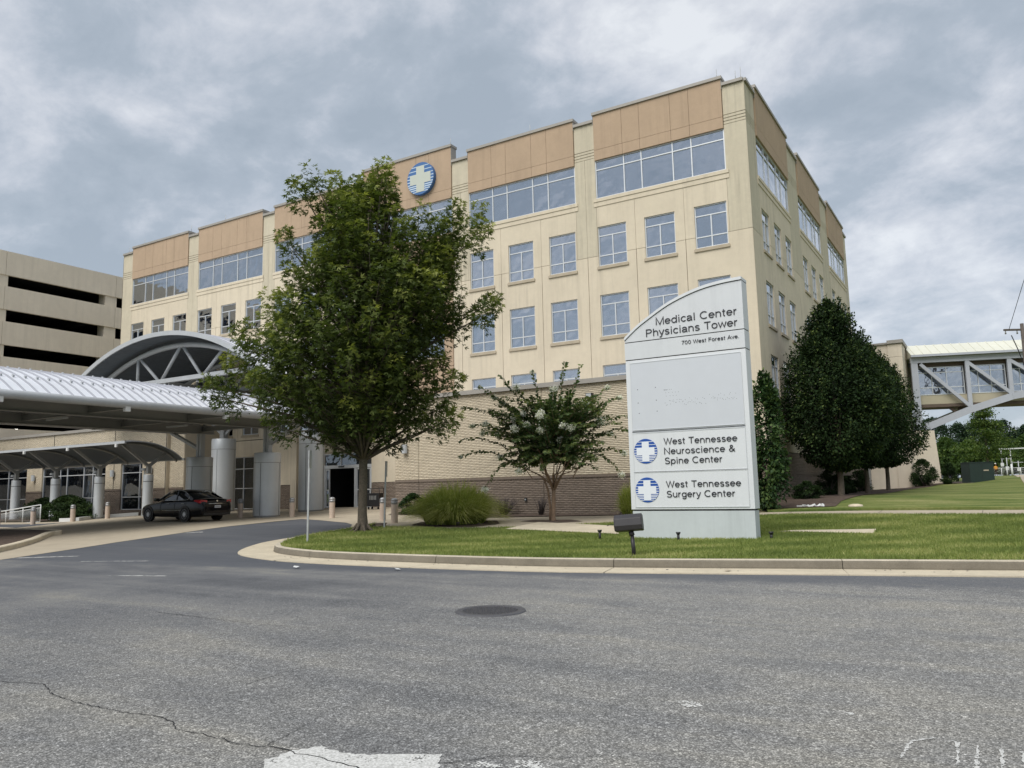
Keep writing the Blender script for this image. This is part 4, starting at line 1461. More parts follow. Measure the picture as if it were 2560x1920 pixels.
def arch_canopy():
    e = empty('arched_canopy', (0, 0, 0), 0, 'tall arched entrance canopy with grey pipe truss and dark ribbed underside', 'canopy')
    cx, yf = -39.7, 28.0
    # outer roof: arc with half span 9.3, crown 10.58 at the front
    prof = arc(cx, 9.2, 7.45, 3.14, 28)
    curved_roof('roof', prof, yf - 1.2, 33.9, .10, .46, M['roofm'], M['decku'], e, .05)
    # ribbed soffit boards
    bot = arc(cx, 9.05, 7.33, 3.10, 56)
    for i in range(0, 56):
        (a0, z0), (a1, z1) = bot[i], bot[i + 1]
        b = MB(); b.prism([(a0 + .03, z0), (a1 - .03, z1), (a1 - .03, z1 - .06), (a0 + .03, z0 - .06)], lambda a, c: (a, yf - 1.15, c), lambda a, c: (a, 33.85, c)); b.build('soffit_board', M['decku'], e)
    # fascia at the front edge
    fr = arc(cx, 9.25, 7.47, 3.16, 28); fi = arc(cx, 9.1, 7.25, 3.13, 28)
    b = MB(); n = len(fr)
    V = [(a, yf - 1.26, z) for a, z in fr] + [(a, yf - 1.26, z) for a, z in fi] + [(a, yf - 1.18, z) for a, z in fr] + [(a, yf - 1.18, z) for a, z in fi]
    F = []
    for i in range(n - 1): F += [(i, i + 1, n + i + 1, n + i), (2 * n + i, 3 * n + i, 3 * n + i + 1, 2 * n + i + 1), (i, 2 * n + i, 2 * n + i + 1, i + 1), (n + i, n + i + 1, 3 * n + i + 1, 3 * n + i)]
    b.add(V, F); b.build('front_fascia', M['steelw'], e)
    for yy in (yf, 33.2):
        inner = arc(cx, 8.6, 7.3, 2.72, 24)
        b = MB(); b.tube([(a, yy, z) for a, z in inner], .15, 10); b.build('arch_pipe', M['steelw'], e)
        b = MB(); b.beam((cx - 8.7, yy, 8.05), (cx + 8.7, yy, 8.05), .28, .24); b.build('bottom_chord', M['steelw'], e)
        def za(x):
            Rr = (8.6 ** 2 + 2.72 ** 2) / (2 * 2.72)
            return 7.3 + 2.72 - Rr + math.sqrt(Rr * Rr - (x - cx) ** 2)
        web = [(-43.03, -43.03), (-42.95, -41.0), (-39.05, -40.75), (-38.95, -37.2), (-35.4, -37.0), (-34.95, -34.95), (-46.2, -44.2)]
        for xt, xb in web:
            b = MB(); b.tube([(xb, yy, 8.1), (xt, yy, za(xt))], .095, 10); b.build('web_pipe', M['steelw'], e)
    # legs on the tall columns
    for x in (-39.95, -32.5, -46.9):
        b = MB(); b.box(x - .17, x + .17, 31.63, 31.97, 4.6, 8.0); b.build('post', M['steeld'], e)
        for s in (-1, 1):
            b = MB(); b.beam((x, 31.8, 5.0), (x + s * 1.1, 31.8, 5.85), .10, .16); b.build('brace', M['steeld'], e)
        b = MB(); b.ibeam((x, 27.9, 7.8), (x, 33.9, 7.8), .2, .3, .03); b.build('side_beam', M['steeld'], e)
    b = MB(); b.beam((-32.5, 31.8, 4.8), (-28.6, 31.8, 7.6), .18, .22); b.build('outrigger', M['steelw'], e)
    clad_column('canopy_column', -39.93, 31.8, .71, 4.85, 4.22, 'tall silver clad column left of the dark lobby window, with a steel fork on top', 'silver clad entrance columns')
    clad_column('canopy_column', -32.52, 31.8, .70, 4.85, 4.2, 'tall silver clad column beside the sliding entrance doors', 'silver clad entrance columns')


arch_canopy()


def walkway_canopy():
    e = empty('walkway_canopy', (0, 0, 0), 0, 'low walkway canopy with a thin curved dark roof along the left brick wing', 'canopy')
    # profile in (y,z)
    prof = [Vector(p) for p in ((25.2, 4.45), (25.8, 4.50), (26.5, 4.47), (27.2, 4.36), (27.9, 4.12), (28.4, 3.86), (28.75, 3.60))]
    prof = [(p.x, p.y) for p in catmull([(a, b, 0) for a, b in prof], 3)]
    curved_roof('roof', prof, -68, -39.6, .05, .45, M['steelw'], M['decku'], e, .03, along='X')
    boxobj('front_gutter', -68, -39.5, 25.1, 25.2, 4.33, 4.47, M['steelw'], e)
    boxobj('back_gutter', -68, -39.5, 28.72, 28.84, 3.5, 3.62, M['steeld'], e)
    for k, x in enumerate((-40.15, -44.8, -49.4, -54.0, -58.6, -63.2)):
        b = MB(); pts = [(x, a, z - .12) for a, z in prof]
        b.tube(pts, .07, 6); b.build('rib', M['steeld'], e)
        b = MB(); b.beam((x, 27.0, 2.75), (x, 27.0, 3.3), .2, .2, (0, 1, 0)); b.build('post', M['steeld'], e)
        b = MB(); b.beam((x, 27.0, 3.15), (x, 25.4, 4.32), .13, .15); b.build('arm', M['steeld'], e)
        b = MB(); b.beam((x, 27.0, 3.15), (x, 28.0, 3.9), .13, .15); b.build('arm', M['steeld'], e)
        b = MB(); b.box(x - .08, x + .08, 25.0, 25.09, 4.15, 4.33); b.build('end_cap', M['white'], e)
        z = g(x, 27)
        labels = ['slim silver column under the right end of the walkway canopy, behind the front of the parked car',
                  'slim silver walkway column rising right of the large green shrub',
                  'slim silver walkway column standing behind the left side of the large green shrub',
                  'slim silver walkway column above the white handrail',
                  'slim silver walkway column at the left edge of the view', 'slim silver walkway column beyond the left edge of the view']
        if k > 4: continue
        c = empty('walkway_column', (x, 27.0, z), 0, labels[k], 'column', 'slim columns of the walkway canopy')
        b = MB(); b.lathe(0, 0, [(.30, 0), (.30, .10)], 20); b.build('foot', M['steeld'], c)
        b = MB(); b.lathe(0, 0, [(.27, .1), (.27, 2.3 - z)], 24); b.build('shaft', M['silver'], c)
        b = MB(); b.lathe(0, 0, [(.255, 2.3 - z), (.255, 2.33 - z)], 24, caps=False); b.build('joint_ring', M['seam'], c)
        b = MB(); b.lathe(0, 0, [(.27, 2.33 - z), (.27, 2.66 - z), (.25, 2.7 - z)], 24); b.build('top_band', M['silver'], c)
        b = MB(); b.tube([(-.34, 0, 2.45 - z), (-.34, 0, 2.95 - z)], .04, 6); b.build('lamp_arm', M['galv'], c)
        b = MB(); b.lathe(-.42, 0, [(.16, 2.93 - z), (.13, 3.06 - z)], 14); b.build('lamp_head', M['lamp'], c)


walkway_canopy()


def bollards():
    spots = [(-19.36, 23.17, 'pale round concrete bollard nearest the camera, right of the tree trunk'),
             (-21.39, 24.87, 'pale round concrete bollard partly hidden behind the leaning thin sign post'),
             (-25.42, 26.13, 'pale round concrete bollard in front of the dark open entrance doorway'),
             (-29.24, 27.35, 'pale round concrete bollard between the two wide silver columns'),
             (-31.8, 26.4, 'pale round concrete bollard between the back of the car and the short silver column'),
             (-42.7, 26.3, 'pale round concrete bollard left of the slim column in front of the narrow window'),
             (-43.59, 24.85, 'pale round concrete bollard at the right end of the large green shrub'),
             (-44.08, 23.0, 'pale round concrete bollard right of the end of the handrail'),
             (-46.06, 22.2, 'pale round concrete bollard in front of the handrail at the left edge')]
    base = None
    sm = MB(); sm.lathe(0, 0, [(.125, -.05), (.125, .69)], 20); shaft = sm.mesh('shaft', M['bollard'])
    sm = MB(); sm.lathe(0, 0, [(.118, .69), (.118, .715), (.128, .716), (.128, .80), (.118, .801), (.118, .815), (.128, .816), (.128, .86), (.10, .905), (.05, .925)], 20); cap = sm.mesh('cap', M['bollcap'])
    for x, y, lb in spots:
        e = empty('bollard', (x, y, g(x, y) + .005), 0, lb, 'bollard', 'concrete bollards along the plaza edge')
        inst('shaft', shaft, e); inst('cap', cap, e)


bollards()


def handrail():
    x0, x1, y = -53.0, -47.15, 25.0
    e = empty('handrail', (x1, y, g(x1, y)), 0, 'pale metal handrail with thin vertical pickets sloping down beside the green shrub', 'railing')
    z1 = g(x1, y); 
    top = lambda x: 1.15 + (x - x1) * .085
    bot = lambda x: .18 + (x - x1) * .035
    def loc(x, z): return (x - x1, 0, z - z1)
    for f, r in ((top, .035), (lambda x: top(x) - .16, .02), (bot, .02)):
        b = MB(); b.tube([loc(x0, f(x0)), loc(x1, f(x1))], r, 6); b.build('rail', M['white'], e)
    for k in range(4):
        x = x1 - k * 1.9
        if x < x0: break
        b = MB(); b.tube([loc(x, z1 - .1), loc(x, top(x))], .03, 6); b.build('post', M['white'], e)
    k = 0
    pk = MB(); pk.tube([(0, 0, 0), (0, 0, 1)], .011, 4); me = pk.mesh('picket', M['galv'])
    x = x1 - .12
    while x > x0:
        o = inst('picket', me, e, loc(x, bot(x)), scale=(1, 1, top(x) - .16 - bot(x))); x -= .12


handrail()


# ================================================================== SIGN
def _arc(cx, cy, rx, ry, a0, a1, n=9):
    return [(cx + rx * math.cos(R(a0 + (a1 - a0) * k / n)), cy + ry * math.sin(R(a0 + (a1 - a0) * k / n))) for k in range(n + 1)]


# plain grotesque letters as centre-line strokes; cap height 1, x-height .72
_o = _arc(.30, .36, .245, .31, 0, 360, 20)
GL = {
    'M': (.90, [[(.08, 0), (.08, 1), (.45, .03), (.82, 1), (.82, 0)]]),
    'C': (.80, [_arc(.44, .5, .37, .45, 48, 312, 16)]),
    'P': (.70, [[(.09, 0), (.09, .95), (.36, .95)] + _arc(.38, .715, .235, .235, 80, -80) + [(.36, .48), (.09, .48)]]),
    'T': (.66, [[(.02, .95), (.64, .95)], [(.33, .95), (.33, 0)]]),
    'W': (1.02, [[(.03, 1), (.27, .04), (.51, .96), (.75, .04), (.99, 1)]]),
    'F': (.62, [[(.09, 0), (.09, .95), (.58, .95)], [(.09, .52), (.53, .52)]]),
    'A': (.74, [[(.02, 0), (.37, .98), (.72, 0)], [(.15, .33), (.59, .33)]]),
    'N': (.78, [[(.09, 0), (.09, .98), (.69, .02), (.69, 1)]]),
    'S': (.70, [_arc(.35, .72, .25, .235, 25, 250, 12)[:-1] + [(.35, .50)] + _arc(.34, .27, .28, .225, 70, -155, 12)]),
    'a': (.58, [[(.07, .52)] + _arc(.27, .50, .20, .17, 165, 0) + [(.48, .12), (.50, .05), (.55, .05)], [(.47, .40), (.26, .37)] + _arc(.22, .205, .165, .155, 90, 300) + [(.47, .17)]]),
    'c': (.54, [_arc(.30, .36, .245, .31, 42, 318, 14)]),
    'd': (.62, [_arc(.30, .36, .235, .31, 0, 360, 18), [(.54, 0), (.54, 1)]]),
    'e': (.60, [[(.06, .37), (.54, .37)] + _arc(.30, .36, .245, .31, 2, 318, 16)]),
    'g': (.62, [_arc(.30, .37, .235, .30, 0, 360, 18), [(.54, .72), (.54, -.02)] + _arc(.31, -.02, .23, .22, 0, -155)]),
    'h': (.60, [[(.08, 0), (.08, 1)], [(.08, .40)] + _arc(.295, .45, .21, .22, 165, 0) + [(.505, 0)]]),
    'i': (.24, [[(.12, 0), (.12, .72)], [(.12, .87), (.12, 1)]]),
    'l': (.24, [[(.12, 0), (.12, 1)]]),
    'n': (.60, [[(.08, 0), (.08, .72)], [(.08, .40)] + _arc(.295, .45, .21, .22, 165, 0) + [(.505, 0)]]),
    'o': (.60, [_o]),
    'p': (.62, [[(.08, -.26), (.08, .72)], _arc(.32, .36, .235, .31, 0, 360, 18)]),
    'r': (.38, [[(.08, 0), (.08, .72)], [(.08, .38)] + _arc(.30, .45, .20, .22, 165, 85, 5)]),
    's': (.52, [_arc(.26, .52, .175, .155, 20, 250, 10)[:-1] + [(.26, .37)] + _arc(.25, .205, .20, .155, 70, -155, 10)]),
    't': (.34, [[(.15, .92), (.15, .14)] + _arc(.25, .14, .10, .09, 180, 280, 4), [(.02, .67), (.31, .67)]]),
    'u': (.60, [[(.08, .72)] + _arc(.29, .27, .21, .22, 180, 345) + [(.50, .32)], [(.505, .72), (.505, 0)]]),
    'v': (.52, [[(.02, .72), (.26, .03), (.50, .72)]]),
    'w': (.78, [[(.02, .72), (.20, .04), (.39, .68), (.58, .04), (.76, .72)]]),
    'y': (.52, [[(.02, .72), (.27, .03)], [(.50, .72), (.24, -.12), (.16, -.22), (.04, -.22)]]),
    '7': (.60, [[(.05, .95), (.55, .95), (.30, .45), (.22, 0)]]),
    '0': (.62, [_arc(.31, .49, .235, .44, 0, 360, 20)]),
    '.': (.28, [[(.12, .0), (.12, .13)]]),
    '&': (.72, [[(.68, 0), (.22, .62)] + _arc(.31, .78, .13, .165, 220, -40, 9) + [(.16, .43)] + _arc(.27, .25, .20, .21, 130, 300, 8) + [(.55, .25), (.63, .47)]]),
}


def put_text(e, txt, x_left, z_base, cap_h, width, y, align='L', sw=.132):
    """every character is a part of its own, cut from flat sheet 8 mm thick"""
    adv = sum(.36 if c == ' ' else GL[c][0] + .055 for c in txt) - .055
    sx = width / adv; h2 = sw / 2 * cap_h
    x = x_left if align == 'L' else x_left - width
    for c in txt:
        if c == ' ':
            x += .36 * sx; continue
        key = ('gl', c, round(sx, 4), round(cap_h, 4))
        if key not in _cache:
            b = MB(); dz = 0
            for st in GL[c][1]:
                P = [Vector((a * sx, q * cap_h)) for a, q in st]
                clean = [P[0]]
                for p in P[1:]:
                    if (p - clean[-1]).length > 1e-4: clean.append(p)
                P = clean; closed = (P[0] - P[-1]).length < 1e-3 and len(P) > 3
                n = len(P); L = []; Rr = []
                for i in range(n):
                    a = P[(i - 1) % n if not closed else (i - 1 if i else n - 2)] if (i or closed) else None
                    c2 = P[i + 1] if i < n - 1 else (P[1] if closed else None)
                    d0 = (P[i] - a).normalized() if a is not None else None
                    d1 = (c2 - P[i]).normalized() if c2 is not None else None
                    if d0 is None: d0 = d1
                    if d1 is None: d1 = d0
                    n0 = Vector((-d0.y, d0.x)); n1 = Vector((-d1.y, d1.x)); m = n0 + n1
                    m = n0 if m.length < .3 else m.normalized()
                    k = min(1.9, 1 / max(.3, m.dot(n0)))
                    L.append(P[i] + m * h2 * k); Rr.append(P[i] - m * h2 * k)
                vs = [(p.x, -.008 - dz, p.y) for p in L] + [(p.x, -.008 - dz, p.y) for p in Rr] + [(p.x, 0, p.y) for p in L] + [(p.x, 0, p.y) for p in Rr]
                fs = []
                for i in range(n - 1):
                    fs += [(i, n + i, n + i + 1, i + 1), (i, i + 1, 2 * n + i + 1, 2 * n + i), (n + i, 3 * n + i, 3 * n + i + 1, n + i + 1)]
                fs += [(0, 2 * n, 3 * n, n), (n - 1, 2 * n - 1, 4 * n - 1, 3 * n - 1)]
                b.add(vs, fs); dz += .0006
            _cache[key] = b.mesh('letter', M['signt'])
        inst('letter', _cache[key], e, (x, y, z_base))
        x += (GL[c][0] + .055) * sx


def main_sign():
    W, D = 3.34, .42
    x0 = -8.60; y0 = 20.30
    zg = g(-6.9, 20.4) + .03
    e = empty('monument_sign', (x0, y0, 0), R(0.0), 'tall white monument sign with curved top and black lettering standing on the lawn', 'sign')
    # base
    b = MB(); b.box(.03, W - .02, 0, D, zg - .1, .82); b.build('base', M['signb'], e)
    boxobj('shadow_gap', .05, W - .04, .03, D - .03, .8, .865, M['seam'], e)
    # cabinet body (slightly proud)
    b = MB(); b.box(0, W, -.02, D + .02, .86, 4.96); b.build('cabinet', M['signw'], e, bevel=.008)
    # address band
    b = MB(); b.box(-.005, W + .0, -.03, D + .03, 4.985, 5.46); b.build('address_band', M['signc'], e)
    boxobj('band_joint', .01, W - .01, -.015, D + .015, 4.96, 4.985, M['seam'], e)
    boxobj('band_joint', .01, W - .01, -.015, D + .015, 5.46, 5.485, M['seam'], e)
    # curved head
    z0 = 5.485; n = 20
    cc = catmull([(0, 5.52, 0), (.10, 5.79, 0), (.19, 5.985, 0), (.40, 6.37, 0), (.63, 6.63, 0), (.82, 6.735, 0), (1, 6.765, 0)], 5)
    CX = [p.x for p in cc]; CZ = [p.y for p in cc]
    cur = []
    for k in range(n + 1):
        u = k / n
        ang = R(52) * (1 - u) ** 1.0
        cur.append((W * u, float(np.interp(u, CX, CZ))))
    poly = [(-.0, z0)] + [(W, z0)] + [(a, c) for a, c in reversed(cur)]
    b = MB(); b.prism(poly, lambda a, c: (a, -.03, c), lambda a, c: (a, D + .03, c)); b.build('head', M['signc'], e)
    # cap that follows the curve
    b = MB()
    for (a0, c0), (a1, c1) in zip(cur[:-1], cur[1:]):
        b.prism([(a0, c0 + .022), (a1, c1 + .022), (a1, c1 + .10), (a0, c0 + .10)], lambda a, c: (a, -.06, c), lambda a, c: (a, D + .06, c))
    b.build('curved_cap', M['signw'], e)
    b = MB()
    for (a0, c0), (a1, c1) in zip(cur[:-1], cur[1:]):
        b.prism([(a0, c0), (a1, c1), (a1, c1 + .022), (a0, c0 + .022)], lambda a, c: (a, -.022, c), lambda a, c: (a, D + .022, c))
    b.build('cap_joint', M['seam'], e)
    # framed panels
    y = -.02
    def frame(za, zb, pm, nm, l=.14, r=.14):
        b = MB(); b.box(l, W - r, y - .012, y - .001, za, zb); b.build(nm, M[pm], e)
        f = MB(); t = .014; yy = y - .02
        f.box(l - t, W - r + t, yy, y - .001, za - t, za); f.box(l - t, W - r + t, yy, y - .001, zb, zb + t); f.box(l - t, l, yy, y - .001, za, zb); f.box(W - r, W - r + t, yy, y - .001, za, zb)
        f.build('panel_frame', M['signc'], e)
    frame(3.02, 4.87, 'signp', 'blank_panel')
    frame(1.885, 2.92, 'signw', 'tenant_panel')
    frame(.93, 1.845, 'signw', 'tenant_panel')
    boxobj('frame_seam', .12, W - .12, y - .022, y - .001, 2.965, 2.975, M['seam'], e)
    boxobj('frame_seam', .12, W - .12, y - .022, y - .013, 1.862, 1.870, M['seam'], e)
    # screw holes left by removed letters
    rr = random.Random(4)
    hs = [(.33, 4.13), (.85, 4.15), (.33, 3.76), (.86, 3.80), (.35, 3.47), (.87, 3.50)]
    for k in range(5): hs.append((1.10 + k * .05, 4.06))
    for k in range(9): hs.append((1.15 + (k % 5) * .09 + rr.uniform(-.02, .02), 3.98 - (k // 5) * .09))
    for k in range(36): hs.append((1.12 + k * .031 + rr.uniform(-.02, .02), 3.70 + rr.uniform(-.09, .09)))
    for k in range(24): hs.append((2.35 + k * .03 + rr.uniform(-.02, .02), 3.76 + rr.uniform(-.09, .09)))
    b = MB()
    for hx, hz in hs:
        r = .006 if len(b.v) > 60 else .011
        b.box(hx - r, hx + r, y - .0135, y - .0118, hz - r, hz + r)
    o = b.build('screw_holes', M['signt'], e); o['kind'] = 'stuff'
    yt = y - .020
    yh = -.036
    put_text(e, 'Medical Center', 3.19, 5.87, .205, 2.25, yh, 'R')
    put_text(e, 'Physicians Tower', 3.19, 5.575, .205, 2.55, yh, 'R')
    put_text(e, '700 West Forest Ave.', 3.21, 5.245, .102, 1.56, yh, 'R', .13)
    put_text(e, 'West Tennessee', 1.02, 2.585, .17, 1.98, yt)
    put_text(e, 'Neuroscience &', 1.01, 2.325, .17, 1.92, yt)
    put_text(e, 'Spine Center', 1.02, 2.065, .17, 1.57, yt)
    put_text(e, 'West Tennessee', 1.03, 1.44, .17, 2.0, yt)
    put_text(e, 'Surgery Center', 1.03, 1.18, .17, 1.84, yt)
    for zc in (2.43, 1.385):
        m = empty('emblem', (.49, y - .012, zc)); m.parent = e
        for nm in ():
            pass
        emblem(m, .335, .012, None, M['signl'], M['signx'], M['signx'], th=.006)
    return e


SIGN = main_sign()


def sign_floodlight():
    x, y = -6.2, 14.62
    z = g(x, y) + .145
    e = empty('sign_floodlight', (x, y, z), R(0), 'dark bronze box floodlight on a short post in the lawn, aimed at the sign', 'floodlight')
    b = MB(); b.tube([(.02, 0, -.05), (-.01, 0, .40)], [.042, .036], 10); b.build('stem', M['bronze'], e)
    b = MB(); b.tube([(-.01, 0, .39), (-.03, 0, .47)], [.055, .05], 12); b.build('knuckle', M['bronze'], e)
    b = MB()
    prof = [(-.27, .50), (-.29, .62), (-.27, .76), (-.22, .80), (.20, .80), (.26, .74), (.30, .56), (.27, .47), (-.20, .46)]
    poly = [(-.16, -.10), (.14, -.17), (.19, .13), (.05, .19), (-.12, .17), (-.17, .06)]
    b = MB()
    sec = [(-.13, .50), (.12, .46), (.17, .56), (.15, .78), (-.02, .81), (-.13, .74), (-.16, .60)]
    b.prism(sec, lambda a, c: (-.30, a, c), lambda a, c: (.25, a, c)); o = b.build('housing', M['bronze'], e, bevel=.02); o.rotation_euler = (0, R(-4), R(16))
    b = MB(); b.prism([(.172, .50), (.195, .50), (.175, .80), (.152, .80)], lambda a, c: (-.27, a, c), lambda a, c: (.22, a, c)); o = b.build('lens', M['glassd'], e); o.rotation_euler = (0, R(-4), R(16))
    b = MB(); b.tube([(-.28, -.05, .63), (-.32, -.06, .62)], [.045, .012], 8); b.build('end_knob', M['bronze'], e)
    b = MB(); b.tube([(-.32, -.06, .62), (-.50, -.10, .58)], .006, 5); b.build('cable', M['black'], e)
    boxobj('foot', -.07, .07, -.07, .07, -.03, .012, M['curb'], e)


sign_floodlight()


def little_spots():
    for x, y, lb, tall in ((-9.24, 19.56, 'small black ground spotlight in the lawn at the left of the sign base', .2), (-7.13, 19.79, 'small black ground spotlight in front of the middle of the sign base', .16), (-4.91, 20.29, 'small black ground spotlight in the lawn right of the sign base', .12)):
        z = g(x, y) + lawn_off(x, y)
        e = empty('ground_spotlight', (x, y, z), 0, lb, 'spotlight', 'small black spotlights around the sign')
        b = MB(); b.tube([(0, 0, -.03), (0, 0, tall)], .035, 8); b.build('stake', M['black'], e)
        b = MB(); b.tube([(0, 0, tall), (0, .0, tall + .06)], [.045, .065], 10); b.build('head', M['black'], e)


little_spots()


def thin_sign(x, y, h, lean, lb, pw, ph, ztop):
    z = g(x, y) + lawn_off(x, y)
    e = empty('sign_post', (x, y, z), 0, lb, 'sign post', 'thin edge-on sign posts')
    b = MB(); b.box(-.024, .024, -.018, .018, -.05, h); o = b.build('post', M['galv'], e); o.rotation_euler = (0, lean, R(25))
    # plate seen almost edge on
    b = MB(); b.box(-.008, .008, -pw / 2, pw / 2, h - ph, h); o = b.build('plate', M['galv'], e, (math.sin(lean) * 0 + .035, 0, 0)); o.rotation_euler = (0, lean, R(34))


thin_sign(-16.32, 15.84, 2.5, R(.6), 'thin grey sign post standing at the lawn corner, its plate seen edge-on', .32, .5, 0)
thin_sign(-17.1, 19.95, 2.15, R(1.6), 'thin grey leaning sign post with narrow plate just right of the tree trunk', .32, .5, 0)

e = empty('utility_box', (-17.75, 20.55, g(-17.75, 20.55)), 0, 'small brown utility box beside the foot of the tree', 'utility box')
boxobj('body', -.14, .14, -.1, .1, 0, .2, M['brown'], e, bevel=.01); boxobj('lid', -.16, .16, -.12, .12, .2, .23, M['brown'], e)


# ================================================================== VEGETATION
def leaves_mesh(name, C, D, N, size, material, rnd, shape='kite', jitter=.25):
    """C centres, D leaf direction, N normal, size array; builds many leaf faces at once"""
    n = len(C)
    D = D / (np.linalg.norm(D, axis=1, keepdims=True) + 1e-9)
    S = np.cross(D, N); S /= (np.linalg.norm(S, axis=1, keepdims=True) + 1e-9)
    U = np.cross(S, D)
    size = np.asarray(size)[:, None]
    if shape == 'kite':
        P = [(0, 0, 0), (.38, .30, .04), (1, 0, -.05), (.38, -.30, .04)]
        quads = [(0, 1, 2, 3)]
    elif shape == 'long':
        P = [(0, 0, 0), (.45, .17, .02), (1, 0, -.06), (.45, -.17, .02)]
        quads = [(0, 1, 2, 3)]
    else:  # maple: three lobes
        P = [(0, 0, 0), (.55, .15, .03), (1, 0, -.08), (.55, -.15, .03),
             (.22, .30, .0), (.62, .62, -.08), (.42, .16, .03),
             (.22, -.30, .0), (.62, -.62, -.08), (.42, -.16, .03)]
        quads = [(0, 3, 2, 1), (0, 6, 5, 4), (0, 7, 8, 9)]
    k = len(P)
    V = np.zeros((n, k, 3))
    for i, (a, b, c) in enumerate(P):
        V[:, i] = C + (D * a + S * b + U * c) * size
    base = (np.arange(n) * k)[:, None]
    F = np.concatenate([base + np.array(q)[None] for q in quads], 1).reshape(-1, 4)
    rr = np.repeat(rnd, len(quads))
    return np_mesh(name, V.reshape(-1, 3), F, material, rnd=rr)


def unit(n):
    v = RNG.normal(size=(n, 3)); return v / np.linalg.norm(v, axis=1, keepdims=True)


def interp(tab, h):
    hs = [t[0] for t in tab]
    return [float(np.interp(h, hs, [t[i] for t in tab])) for i in range(1, len(tab[0]))]


CAMR = np.array([math.cos(_y), math.sin(_y), 0.0]); CAMF = np.array([-math.sin(_y), math.cos(_y), 0.0])


